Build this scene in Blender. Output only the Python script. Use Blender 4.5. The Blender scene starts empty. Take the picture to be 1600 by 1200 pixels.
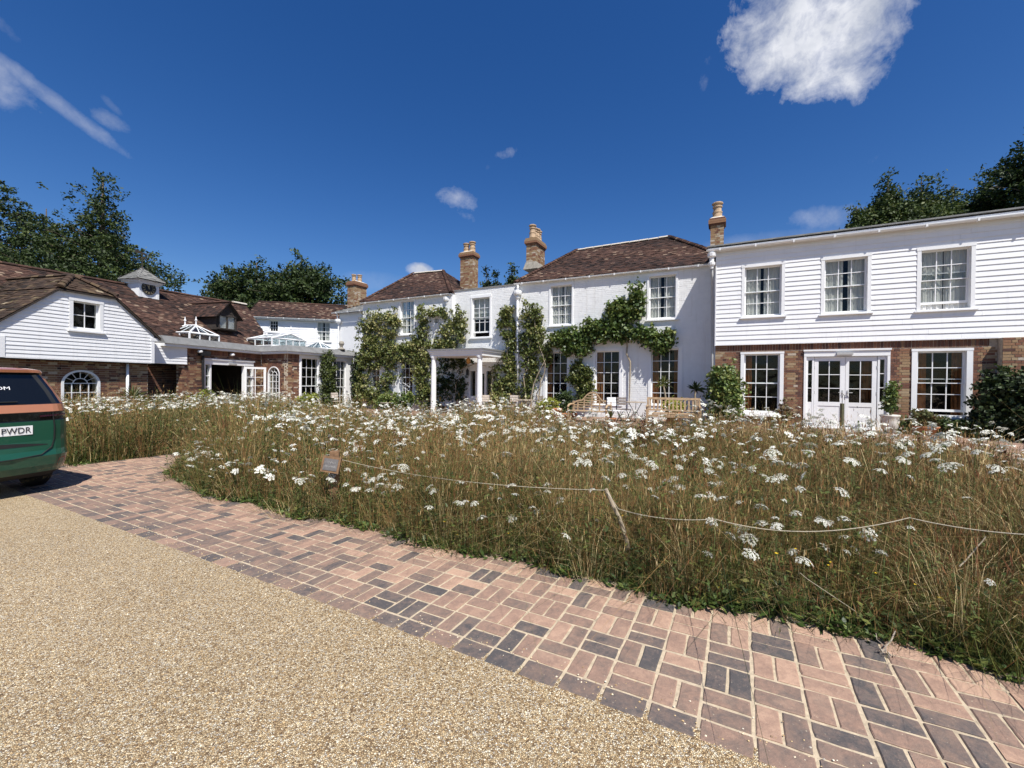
import bpy, math, random
import numpy as np
from mathutils import Vector, Matrix
rnd = random.Random(7)
NR = np.random.default_rng(11)
SC = bpy.context.scene
COL = SC.collection
R_ = math.radians

# ------------------------------------------------------------------ camera, sun, sky, exposure
FPX, PIT, ROLL, HC = 648.0, 0.0075, 0.010, 1.5          # focal length in px of a 1600 px wide frame, tilt, roll, eye height
cp, sp, cr, sr = math.cos(PIT), math.sin(PIT), math.cos(ROLL), math.sin(ROLL)
cam = bpy.data.objects.new('camera', bpy.data.cameras.new('camera'))
COL.objects.link(cam)
SC.camera = cam
cam.data.sensor_fit = 'HORIZONTAL'
cam.data.sensor_width = 36.0
cam.data.lens = 36.0 * FPX / 1600.0
cam.data.clip_start, cam.data.clip_end = 0.05, 3000.0
fwd, up, right = Vector((0, cp, -sp)), Vector((0, sp, cp)), Vector((1, 0, 0))
cx_, cy_ = right * cr + up * sr, right * -sr + up * cr
cam.matrix_world = Matrix(((cx_.x, cy_.x, -fwd.x, 0), (cx_.y, cy_.y, -fwd.y, 0), (cx_.z, cy_.z, -fwd.z, HC), (0, 0, 0, 1)))

SUN_AZ, SUN_EL = math.atan2(-0.92, 0.39), R_(57)
sdir = Vector((math.cos(SUN_AZ) * math.cos(SUN_EL), math.sin(SUN_AZ) * math.cos(SUN_EL), math.sin(SUN_EL)))
sun = bpy.data.objects.new('sun', bpy.data.lights.new('sun', 'SUN'))
COL.objects.link(sun)
sun.data.energy, sun.data.angle, sun.data.color = 5.0, R_(0.53), (1.0, 0.965, 0.91)
sun.rotation_euler = sdir.to_track_quat('Z', 'Y').to_euler()
sun.location = (0, 0, 40)
SC.view_settings.view_transform = 'Standard'
SC.view_settings.look = 'None'
SC.view_settings.gamma = 1.0
SC.view_settings.use_curve_mapping = False
SC.view_settings.exposure = 0.42
SKY_STRENGTH = 0.083


def ray(x, y):
    """World direction through pixel (x, y) of the 1600 x 1200 photograph."""
    a, b = x - 800.0, y - 600.0
    u, v = cr * a + sr * b, -sr * a + cr * b
    zc = -v / FPX
    return Vector((u / FPX, cp + zc * sp, -sp + zc * cp))


class G_:                                                    # tiny node-graph helper
    def __init__(s, nt):
        s.nt = nt
        s.n = nt.nodes
        s.n.clear()

    def put(s, sock, v):
        if v is None:
            return
        if isinstance(v, bpy.types.NodeSocket):
            s.nt.links.new(v, sock)
        else:
            sock.default_value = v

    def new(s, t, ins=None, **kw):
        nd = s.n.new(t)
        for k, v in kw.items():
            setattr(nd, k, v)
        for k, v in (ins or {}).items():
            s.put(nd.inputs[k], v)
        return nd

    def math(s, op, a, b=None, c=None, clamp=False):
        nd = s.n.new('ShaderNodeMath')
        nd.operation = op
        nd.use_clamp = clamp
        s.put(nd.inputs[0], a)
        s.put(nd.inputs[1], b)
        s.put(nd.inputs[2], c)
        return nd.outputs[0]

    def dot(s, a, b):
        nd = s.n.new('ShaderNodeVectorMath')
        nd.operation = 'DOT_PRODUCT'
        s.put(nd.inputs[0], a)
        s.put(nd.inputs[1], b)
        return nd.outputs['Value']

    def noise(s, vec, scale, detail=4.0, rough=0.55, dist=0.0):
        nd = s.new('ShaderNodeTexNoise', {'Vector': vec, 'Scale': scale, 'Detail': detail, 'Roughness': rough, 'Distortion': dist})
        return nd.outputs['Fac']

    def ramp(s, fac, stops, interp='LINEAR'):
        nd = s.n.new('ShaderNodeValToRGB')
        s.put(nd.inputs[0], fac)
        e = nd.color_ramp.elements
        while len(e) < len(stops):
            e.new(0.5)
        for el, (p, c) in zip(e, stops):
            el.position = p
            el.color = (*c, 1.0) if len(c) == 3 else c
        nd.color_ramp.interpolation = interp
        return nd.outputs[0]

    def mix(s, fac, a, b, mode='MIX'):
        nd = s.n.new('ShaderNodeMix')
        nd.data_type = 'RGBA'
        nd.blend_type = mode
        s.put(nd.inputs[0], fac)
        s.put(nd.inputs[6], a)
        s.put(nd.inputs[7], b)
        return nd.outputs[2]


# sky: physical sky with fair-weather clouds standing at their own bearings
W = bpy.data.worlds.new('World')
SC.world = W
W.use_nodes = True
g = G_(W.node_tree)
tc = g.new('ShaderNodeTexCoord').outputs['Generated']
sky = g.new('ShaderNodeTexSky', sky_type='NISHITA', sun_disc=False, sun_elevation=SUN_EL,
            sun_rotation=math.atan2(sdir.x, sdir.y), altitude=200.0, air_density=1.0, dust_density=0.55, ozone_density=3.2)
skyc = g.new('ShaderNodeHueSaturation', {'Hue': 0.511, 'Saturation': 1.33, 'Value': 1.0, 'Color': sky.outputs[0]}).outputs[0]
skyc = g.mix(1.0, skyc, (SKY_STRENGTH * 0.98, SKY_STRENGTH, SKY_STRENGTH * 1.02, 1), 'MULTIPLY')
n1 = g.noise(tc, 8.0, 10.0, 0.66, 0.25)
n2 = g.noise(tc, 26.0, 8.0, 0.68, 0.3)
nz = g.math('ADD', g.math('MULTIPLY', g.math('SUBTRACT', n1, 0.5), 2.6), g.math('MULTIPLY', g.math('SUBTRACT', n2, 0.5), 1.1))
total = None


def cloud(px, py, rx, ry, ang, gain, soft, dens, base=0.62):
    """One cloud patch round the bearing of pixel (px, py); rx, ry its angular half sizes."""
    global total
    c = ray(px, py).normalized()
    a = Vector((0, 0, 1)).cross(c).normalized() * -1.0
    b = a.cross(c).normalized()
    if b.z < 0:
        b = -b
    ca, sa = math.cos(ang), math.sin(ang)
    a, b = a * ca + b * sa, b * ca - a * sa
    u = g.math('DIVIDE', g.dot(tc, a), rx)
    v = g.math('DIVIDE', g.dot(tc, b), ry)
    r2 = g.math('ADD', g.math('MULTIPLY', u, u), g.math('MULTIPLY', v, v))
    m = g.math('ADD', g.math('SUBTRACT', base, r2), g.math('MULTIPLY', nz, gain))
    m = g.math('DIVIDE', m, soft, clamp=True)
    front = g.math('GREATER_THAN', g.dot(tc, c), 0.3)
    m = g.math('MULTIPLY', g.math('MULTIPLY', m, front), dens)
    total = m if total is None else g.math('MAXIMUM', total, m)


# the big cumulus: overlapping lobes share one ragged edge
field = None
for lx, ly, lr in ((1188, 50, .050), (1222, 78, .055), (1240, 15, .080), (1290, 50, .088), (1330, 10, .065), (1272, 108, .050), (1322, 100, .052), (1352, 62, .042), (1290, -60, .09)):
    c = ray(lx, ly).normalized()
    r2 = g.math('DIVIDE', g.math('SUBTRACT', 1.0, g.dot(tc, c)), lr * lr * 0.5)
    f = g.math('SUBTRACT', 1.0, r2)
    field = f if field is None else g.math('SMOOTH_MAX', field, f, 0.35)
n3 = g.noise(tc, 55.0, 6.0, 0.65, 0.3)
rag = g.math('ADD', g.math('MULTIPLY', g.math('SUBTRACT', g.noise(tc, 13.0, 8.0, 0.60, 0.6), 0.5), 3.2), g.math('MULTIPLY', g.math('SUBTRACT', n3, 0.5), 1.5))
total = g.math('MULTIPLY', g.math('DIVIDE', g.math('ADD', g.math('MULTIPLY', g.math('MAXIMUM', field, -3.0), 1.0), g.math('ADD', rag, 0.16)), 1.5, clamp=True), 0.96)
cloud(-40, 100, 0.070, 0.040, -0.5, 1.0, 1.6, 0.66, 0.8)
cloud(75, 150, 0.125, 0.015, -0.50, 0.9, 1.7, 0.58, 0.75)
cloud(172, 188, 0.036, 0.014, -0.2, 1.6, 2.0, 0.45)
cloud(175, 165, 0.020, 0.007, -0.7, 1.4, 2.2, 0.30)
cloud(718, 312, 0.044, 0.024, -0.3, 2.9, 3.0, 0.60, 0.45)
cloud(728, 338, 0.030, 0.014, -0.5, 2.6, 3.0, 0.50, 0.40)
cloud(790, 240, 0.030, 0.012, 0.2, 2.9, 3.0, 0.42, 0.35)
cloud(762, 262, 0.010, 0.012, 0.2, 2.4, 3.0, 0.25, 0.30)
cloud(658, 421, 0.034, 0.016, 0.0, 1.0, 1.0, 0.88, 0.95)
cloud(1275, 340, 0.065, 0.026, 0.0, 1.5, 2.4, 0.50, 0.8)
cloud(1360, 250, 0.022, 0.012, 0.0, 2.2, 3.0, 0.30, 0.40)
cloud(1100, 130, 0.010, 0.020, 0.0, 2.4, 3.0, 0.35, 0.35)
cloud(1110, 95, 0.014, 0.012, 0.0, 2.4, 3.0, 0.35, 0.35)
cloud(1180, 378, 0.16, 0.020, 0.0, 0.9, 3.0, 0.34, 1.0)
cloud(590, 442, 0.09, 0.025, 0.0, 0.9, 3.2, 0.26, 1.0)
cloud(8, 42, 0.03, 0.010, -0.7, 1.6, 2.8, 0.30, 0.5)
cloud(60, -700, 0.3, 0.12, 0.2, 1.2, 0.9, 0.95, 1.0)
cloud(2300, 300, 0.2, 0.08, 0.2, 1.2, 0.9, 0.95, 1.0)
shade = g.ramp(g.noise(tc, 9.0, 5.0, 0.6, 0.3), [(0.32, (0.40, 0.43, 0.50)), (0.60, (0.68, 0.69, 0.73))])
skyc = g.mix(total, skyc, shade)
bg = g.new('ShaderNodeBackground', {'Color': skyc, 'Strength': 1.0})
g.nt.links.new(bg.outputs[0], g.new('ShaderNodeOutputWorld').inputs[0])


# ------------------------------------------------------------------ materials
def mat_base(name):
    m = bpy.data.materials.new(name)
    m.use_nodes = True
    gg = G_(m.node_tree)
    pos = gg.new('ShaderNodeNewGeometry').outputs['Position']
    return m, gg, pos


def finish(gg, col, rough, bumpf=None, bdist=0.004, metal=0.0, spec=0.4, bstr=0.6, trans=0.0, coat=0.0):
    nrm = None
    if bumpf is not None:
        nrm = gg.new('ShaderNodeBump', {'Height': bumpf, 'Distance': bdist, 'Strength': bstr}).outputs[0]
    b = gg.new('ShaderNodeBsdfPrincipled', {'Base Color': col, 'Roughness': rough, 'Metallic': metal, 'Specular IOR Level': spec, 'Normal': nrm, 'Coat Weight': coat})
    out = gg.new('ShaderNodeOutputMaterial')
    sh = b.outputs[0]
    if trans > 0:
        t = gg.new('ShaderNodeBsdfTranslucent', {'Color': col})
        mx = gg.new('ShaderNodeMixShader', {0: trans})
        gg.nt.links.new(sh, mx.inputs[1])
        gg.nt.links.new(t.outputs[0], mx.inputs[2])
        sh = mx.outputs[0]
    gg.nt.links.new(sh, out.inputs[0])


def mat_plain(name, col, rough=0.7, var=0.18, scale=6.0, bump=0.3, bscale=60.0, metal=0.0, spec=0.35, dirt=None, coat=0.0, streak=None):
    m, gg, pos = mat_base(name)
    f = gg.noise(pos, scale, 6.0, 0.6)
    lo = tuple(c * (1 - var) for c in col)
    hi = tuple(min(1, c * (1 + var)) for c in col)
    c = gg.ramp(f, [(0.3, lo), (0.7, hi)])
    if dirt:
        d = gg.noise(pos, scale * 0.35, 8.0, 0.7)
        d2 = gg.math('MULTIPLY', gg.math('SUBTRACT', d, 0.56), 3.0, clamp=True)
        c = gg.mix(d2, c, (*dirt, 1))
    if streak:
        mp = gg.new('ShaderNodeVectorMath', {0: pos, 1: (9.0, 9.0, 0.55)}, operation='MULTIPLY').outputs[0]
        s1 = gg.math('MULTIPLY', gg.math('SUBTRACT', gg.noise(mp, 1.0, 6.0, 0.7), 0.53), 2.2, clamp=True)
        s2 = gg.math('MULTIPLY', s1, gg.math('MULTIPLY', gg.noise(pos, 0.6, 3.0), 1.6), clamp=True)
        c = gg.mix(s2, c, (*streak, 1))
    finish(gg, c, rough, gg.noise(pos, bscale, 4.0) if bump else None, 0.003, metal, spec, bump, coat=coat)
    return m


def mat_tone(name, stops, rough=0.8, var=0.25, scale=30.0, bump=0.5, bscale=120.0, trans=0.0, spec=0.3, bdist=0.003, spots=None):
    m, gg, pos = mat_base(name)
    t = gg.new('ShaderNodeAttribute', attribute_name='tone').outputs['Fac']
    c = gg.ramp(t, stops)
    if var:
        f = gg.noise(pos, scale, 5.0, 0.6)
        k = gg.math('ADD', gg.math('MULTIPLY', gg.math('SUBTRACT', f, 0.5), 2 * var), 1.0)
        cc = gg.new('ShaderNodeCombineColor', {0: k, 1: k, 2: k}).outputs[0]
        c = gg.mix(1.0, c, cc, 'MULTIPLY')
    if spots:
        s1 = gg.noise(pos, spots[1], 4.0, 0.6)
        s2 = gg.math('MULTIPLY', gg.math('SUBTRACT', s1, spots[2]), 9.0, clamp=True)
        c = gg.mix(s2, c, (*spots[0], 1))
    finish(gg, c, rough, gg.noise(pos, bscale, 4.0) if bump else None, bdist, 0.0, spec, bump, trans)
    return m


M = {}
M['white'] = mat_plain('white_paint', (0.80, 0.80, 0.79), 0.45, 0.03, 3.0, 0.12, 50.0, dirt=(0.70, 0.69, 0.65))
M['white_brick'] = mat_plain('white_painted_brick', (0.80, 0.80, 0.785), 0.65, 0.035, 5.0, 0.5, 45.0, dirt=(0.68, 0.665, 0.62), streak=(0.56, 0.54, 0.49))
M['cladding'] = mat_plain('white_cladding_paint', (0.80, 0.80, 0.80), 0.5, 0.03, 2.0, 0.15, 30.0, dirt=(0.72, 0.715, 0.69), streak=(0.60, 0.59, 0.55))
M['brick'] = mat_tone('wall_brick', [(0.0, (0.045, 0.027, 0.024)), (0.25, (0.115, 0.055, 0.040)), (0.5, (0.215, 0.100, 0.060)), (0.72, (0.275, 0.175, 0.095)), (0.9, (0.34, 0.25, 0.15)), (1.0, (0.44, 0.37, 0.29))], 0.9, 0.35, 25.0, 0.8, 90.0)
M['mortar'] = mat_plain('wall_mortar', (0.47, 0.40, 0.30), 0.95, 0.25, 14.0, 0.6)
M['tile'] = mat_tone('roof_tile', [(0.0, (0.020, 0.013, 0.011)), (0.35, (0.048, 0.026, 0.019)), (0.65, (0.080, 0.040, 0.028)), (0.85, (0.118, 0.066, 0.045)), (1.0, (0.23, 0.165, 0.115))], 0.9, 0.35, 18.0, 0.7, 60.0, spots=((0.16, 0.12, 0.075), 9.0, 0.71))
M['moss_tile'] = mat_tone('mossy_roof_tile', [(0.0, (0.022, 0.016, 0.012)), (0.5, (0.062, 0.038, 0.025)), (0.85, (0.11, 0.075, 0.042)), (1.0, (0.26, 0.21, 0.14))], 0.95, 0.35, 14.0, 0.8, 60.0, spots=((0.10, 0.095, 0.038), 5.0, 0.62))
M['slate'] = mat_tone('slate_tile', [(0.0, (0.10, 0.10, 0.095)), (1.0, (0.26, 0.255, 0.235))], 0.8, 0.25, 12.0, 0.5, 40.0)
M['lead'] = mat_plain('lead_sheet', (0.20, 0.20, 0.195), 0.65, 0.2, 4.0, 0.3, 20.0, dirt=(0.28, 0.27, 0.25))
M['pot'] = mat_plain('chimney_clay', (0.46, 0.33, 0.21), 0.85, 0.25, 9.0, 0.4, 60.0, dirt=(0.30, 0.2, 0.14))
M['terracotta'] = mat_plain('terracotta', (0.42, 0.17, 0.08), 0.85, 0.2, 9.0, 0.4, 60.0, dirt=(0.46, 0.33, 0.24))
M['flaunch'] = mat_plain('lime_mortar', (0.55, 0.50, 0.42), 0.95, 0.2, 9.0, 0.5)
M['dark'] = mat_plain('dark_interior', (0.022, 0.018, 0.016), 0.95, 0.3, 3.0, 0.0)  # near-black colour stands in for the shade of unlit rooms
M['curtain'] = mat_plain('net_curtain', (0.62, 0.61, 0.58), 0.9, 0.1, 3.0, 0.2, 30.0)
M['drape'] = mat_plain('ochre_curtain', (0.30, 0.12, 0.045), 0.9, 0.25, 6.0, 0.2, 30.0)
M['iron'] = mat_plain('black_iron', (0.018, 0.018, 0.019), 0.5, 0.3, 8.0, 0.2)
M['oak'] = mat_plain('dark_oak', (0.045, 0.036, 0.03), 0.85, 0.3, 8.0, 0.5)
M['wood'] = mat_plain('weathered_teak', (0.37, 0.26, 0.155), 0.85, 0.25, 14.0, 0.5, 70.0)
M['greywood'] = mat_plain('grey_weathered_wood', (0.36, 0.30, 0.235), 0.9, 0.35, 16.0, 0.8, 60.0)
M['signwood'] = mat_plain('brown_sign_wood', (0.20, 0.115, 0.06), 0.85, 0.3, 20.0, 0.5, 70.0)
M['slat'] = mat_plain('bleached_slat', (0.50, 0.43, 0.36), 0.85, 0.2, 14.0, 0.4, 70.0)
M['rope'] = mat_plain('rope', (0.44, 0.39, 0.29), 0.95, 0.2, 90.0, 0.6, 200.0)
M['bark'] = mat_plain('bark', (0.16, 0.125, 0.09), 0.95, 0.35, 14.0, 0.9, 40.0)
M['palebark'] = mat_plain('pale_bark', (0.34, 0.28, 0.20), 0.95, 0.35, 14.0, 0.9, 40.0)
M['stone'] = mat_plain('stone', (0.30, 0.275, 0.23), 0.9, 0.25, 10.0, 0.5)
M['glaze'] = mat_plain('white_glazed_pot', (0.55, 0.52, 0.46), 0.6, 0.25, 7.0, 0.5, 24.0, dirt=(0.22, 0.18, 0.14))
M['soil'] = mat_plain('meadow_soil', (0.060, 0.046, 0.026), 0.97, 0.4, 9.0, 0.9, 60.0, dirt=(0.07, 0.075, 0.03))
M['lawn'] = mat_plain('rough_grass_ground', (0.075, 0.085, 0.035), 0.97, 0.35, 2.0, 0.9, 30.0)
M['sand'] = mat_plain('path_jointing', (0.48, 0.39, 0.27), 0.97, 0.25, 30.0, 0.8, 250.0, dirt=(0.20, 0.17, 0.10))
def paver_mat():
    m, gg, pos = mat_base('clay_paver')
    t = gg.new('ShaderNodeAttribute', attribute_name='tone').outputs['Fac']
    n1 = gg.noise(pos, 11.0, 6.0, 0.62, 0.6)
    n2 = gg.noise(pos, 48.0, 6.0, 0.65)
    n3 = gg.noise(pos, 320.0, 3.0, 0.6)
    tt = gg.math('ADD', t, gg.math('MULTIPLY', gg.math('SUBTRACT', n1, 0.5), 0.90))
    tt = gg.math('ADD', tt, gg.math('MULTIPLY', gg.math('SUBTRACT', n2, 0.5), 0.60), clamp=True)
    c = gg.ramp(tt, [(0.0, (0.088, 0.080, 0.078)), (0.16, (0.142, 0.112, 0.098)), (0.36, (0.205, 0.145, 0.114)), (0.60, (0.295, 0.190, 0.140)), (0.84, (0.385, 0.248, 0.176)), (1.0, (0.46, 0.30, 0.21))])
    k = gg.math('ADD', gg.math('MULTIPLY', n3, 0.60), 0.68)
    c = gg.mix(1.0, c, gg.new('ShaderNodeCombineColor', {0: k, 1: k, 2: k}).outputs[0], 'MULTIPLY')
    dust = gg.math('MULTIPLY', gg.math('SUBTRACT', gg.noise(pos, 5.0, 8.0, 0.7), 0.52), 1.6, clamp=True)
    c = gg.mix(gg.math('MULTIPLY', dust, 0.5), c, (0.44, 0.35, 0.25, 1))
    gr = gg.math('MULTIPLY', gg.math('SUBTRACT', gg.noise(pos, 85.0, 4.0, 0.6), 0.66), 12.0, clamp=True)
    c = gg.mix(gr, c, (0.50, 0.42, 0.31, 1))
    h = gg.math('ADD', n2, gg.math('MULTIPLY', n3, 0.5))
    finish(gg, c, 0.9, h, 0.004, 0.0, 0.25, 0.9)
    return m


M['paver'] = paver_mat()
M['leaf'] = mat_tone('leaf_green', [(0.0, (0.018, 0.034, 0.008)), (0.45, (0.060, 0.105, 0.022)), (0.8, (0.14, 0.19, 0.042)), (1.0, (0.27, 0.29, 0.08))], 0.5, 0.2, 20.0, 0.0, trans=0.25, spec=0.5)
M['ivyleaf'] = mat_tone('climber_leaf', [(0.0, (0.030, 0.044, 0.011)), (0.40, (0.095, 0.125, 0.028)), (0.75, (0.20, 0.215, 0.060)), (1.0, (0.42, 0.38, 0.17))], 0.5, 0.2, 20.0, 0.0, trans=0.22, spec=0.5)
M['yewleaf'] = mat_tone('dark_leaf', [(0.0, (0.006, 0.013, 0.004)), (0.5, (0.017, 0.034, 0.009)), (1.0, (0.055, 0.085, 0.022))], 0.6, 0.2, 20.0, 0.0, trans=0.15, spec=0.4)
M['treeleaf'] = mat_tone('tree_leaf', [(0.0, (0.012, 0.022, 0.006)), (0.45, (0.034, 0.058, 0.013)), (0.8, (0.080, 0.112, 0.026)), (1.0, (0.14, 0.16, 0.05))], 0.6, 0.2, 3.0, 0.0, trans=0.22, spec=0.35)
M['lime'] = mat_tone('yellow_green_leaf', [(0.0, (0.09, 0.12, 0.02)), (0.6, (0.30, 0.33, 0.05)), (1.0, (0.50, 0.48, 0.12))], 0.5, 0.2, 20.0, 0.0, trans=0.3, spec=0.4)
M['rustleaf'] = mat_tone('rust_leaf', [(0.0, (0.06, 0.03, 0.018)), (0.5, (0.13, 0.075, 0.03)), (1.0, (0.12, 0.14, 0.05))], 0.6, 0.2, 20.0, 0.0, trans=0.2)
M['grass'] = mat_tone('meadow_blade', [(0.0, (0.018, 0.032, 0.008)), (0.22, (0.066, 0.092, 0.018)), (0.42, (0.140, 0.140, 0.032)), (0.58, (0.22, 0.150, 0.050)), (0.74, (0.21, 0.080, 0.036)), (0.88, (0.40, 0.25, 0.09)), (1.0, (0.74, 0.58, 0.30))], 0.7, 0.15, 4.0, 0.0, trans=0.10, spec=0.3)
M['petal'] = mat_tone('white_floret', [(0.0, (0.50, 0.51, 0.36)), (0.5, (0.72, 0.71, 0.60)), (1.0, (0.83, 0.82, 0.75))], 0.8, 0.0, bump=0.0, trans=0.25, spec=0.2)
M['umbelgreen'] = mat_plain('flower_stem_green', (0.13, 0.16, 0.05), 0.8, 0.25, 10.0, 0.0)
M['moss'] = mat_plain('mossy_wood', (0.085, 0.085, 0.045), 0.9, 0.3, 14.0, 0.5)
M['yellow'] = mat_plain('yellow_petal', (0.75, 0.50, 0.02), 0.7, 0.1, 10.0, 0.0)
M['dock'] = mat_tone('dock_seed', [(0.0, (0.055, 0.018, 0.012)), (1.0, (0.17, 0.065, 0.035))], 0.9, 0.2, 30.0, 0.0, trans=0.15)
M['grey_metal'] = mat_plain('grey_fitting', (0.42, 0.42, 0.41), 0.5, 0.1, 8.0, 0.0)
M['dial'] = mat_plain('black_dial', (0.012, 0.012, 0.014), 0.45, 0.1, 8.0, 0.0)
M['gold'] = mat_plain('gilt', (0.45, 0.36, 0.20), 0.5, 0.1, 8.0, 0.0, metal=0.3)
M['plaque'] = mat_plain('slate_plaque', (0.13, 0.122, 0.118), 0.6, 0.2, 30.0, 0.3)
M['plaque_ink'] = mat_plain('engraved_ink', (0.27, 0.26, 0.25), 0.8, 0.1, 30.0, 0.0)
M['amber'] = mat_plain('amber_lamp_glass', (0.50, 0.25, 0.07), 0.3, 0.1, 8.0, 0.0)
M['cargreen'] = mat_plain('green_car_paint', (0.011, 0.070, 0.040), 0.34, 0.03, 2.0, 0.0, coat=0.6, spec=0.4)
M['copper'] = mat_plain('copper_car_paint', (0.56, 0.225, 0.115), 0.38, 0.03, 2.0, 0.0, coat=0.8, metal=0.25)
M['rubber'] = mat_plain('black_rubber', (0.012, 0.012, 0.012), 0.75, 0.2, 10.0, 0.2)
M['carglass'] = mat_plain('dark_car_glass', (0.006, 0.007, 0.008), 0.05, 0.05, 2.0, 0.0, spec=0.6)
M['smoked'] = mat_plain('smoked_lamp_glass', (0.035, 0.006, 0.007), 0.15, 0.1, 20.0, 0.0, spec=0.6)
M['lens'] = mat_plain('red_reflector', (0.13, 0.010, 0.012), 0.2, 0.1, 20.0, 0.0, spec=0.6)
M['alloy'] = mat_plain('alloy', (0.42, 0.42, 0.43), 0.35, 0.05, 8.0, 0.0, metal=0.8)
M['plate'] = mat_plain('number_plate', (0.78, 0.78, 0.76), 0.5, 0.03, 8.0, 0.0)
M['ink'] = mat_plain('black_ink', (0.02, 0.02, 0.022), 0.6, 0.1, 8.0, 0.0)
M['sticker'] = mat_plain('white_sticker', (0.82, 0.82, 0.82), 0.5, 0.02, 8.0, 0.0)


def glass_mat(name, tint, extra):
    m, gg, pos = mat_base(name)
    fr = gg.new('ShaderNodeFresnel', {'IOR': 1.5}).outputs[0]
    k = gg.math('ADD', gg.math('MULTIPLY', fr, 0.33), extra, clamp=True)
    w = gg.noise(pos, 2.2, 2.0)
    nrm = gg.new('ShaderNodeBump', {'Height': w, 'Distance': 0.03, 'Strength': 0.35}).outputs[0]
    t = gg.new('ShaderNodeBsdfTransparent', {'Color': (*tint, 1)})
    gl = gg.new('ShaderNodeBsdfGlossy', {'Color': (1, 1, 1, 1), 'Roughness': 0.02, 'Normal': nrm})
    mx = gg.new('ShaderNodeMixShader', {0: k})
    gg.nt.links.new(t.outputs[0], mx.inputs[1])
    gg.nt.links.new(gl.outputs[0], mx.inputs[2])
    gg.nt.links.new(mx.outputs[0], gg.new('ShaderNodeOutputMaterial').inputs[0])
    return m


M['glass'] = glass_mat('window_glass', (0.91, 0.925, 0.915), 0.0)
M['roofglass'] = glass_mat('lantern_glass', (0.72, 0.80, 0.82), 0.10)


def gravel_mat():
    m, gg, pos = mat_base('resin_gravel')
    v = gg.new('ShaderNodeTexVoronoi', {'Vector': pos, 'Scale': 134.0, 'Randomness': 1.0}, feature='F1')
    v2 = gg.new('ShaderNodeTexVoronoi', {'Vector': pos, 'Scale': 134.0, 'Randomness': 1.0}, feature='DISTANCE_TO_EDGE')
    sep = gg.new('ShaderNodeSeparateColor', {0: v.outputs['Color']})
    c = gg.ramp(sep.outputs[0], [(0.0, (0.12, 0.075, 0.04)), (0.10, (0.245, 0.155, 0.075)), (0.3, (0.42, 0.29, 0.145)), (0.52, (0.54, 0.40, 0.22)), (0.75, (0.64, 0.515, 0.32)), (0.90, (0.75, 0.665, 0.50)), (1.0, (0.36, 0.325, 0.275))])
    big = gg.noise(pos, 0.7, 4.0, 0.6)
    big2 = gg.noise(pos, 3.1, 4.0, 0.6)
    k = gg.math('ADD', gg.math('ADD', gg.math('MULTIPLY', big, 0.42), gg.math('MULTIPLY', big2, 0.22)), 0.80)
    c = gg.mix(1.0, c, gg.new('ShaderNodeCombineColor', {0: k, 1: k, 2: k}).outputs[0], 'MULTIPLY')
    gap = gg.math('MULTIPLY', v2.outputs['Distance'], 9.0, clamp=True)
    c = gg.mix(gap, (0.22, 0.14, 0.065, 1), c)
    h = gg.math('POWER', gg.math('MULTIPLY', v2.outputs['Distance'], 4.0, clamp=True), 0.5)
    h = gg.math('ADD', h, gg.math('MULTIPLY', sep.outputs[1], 0.7))
    finish(gg, c, 0.62, h, 0.0055, 0.0, 0.45, 0.9)
    return m


M['gravel'] = gravel_mat()
M['pebble'] = mat_tone('loose_pebble', [(0.0, (0.16, 0.09, 0.045)), (0.3, (0.48, 0.325, 0.155)), (0.6, (0.62, 0.47, 0.26)), (0.9, (0.80, 0.71, 0.54)), (1.0, (0.34, 0.31, 0.27))], 0.6, 0.15, 200.0, 0.0, spec=0.4)

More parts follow.
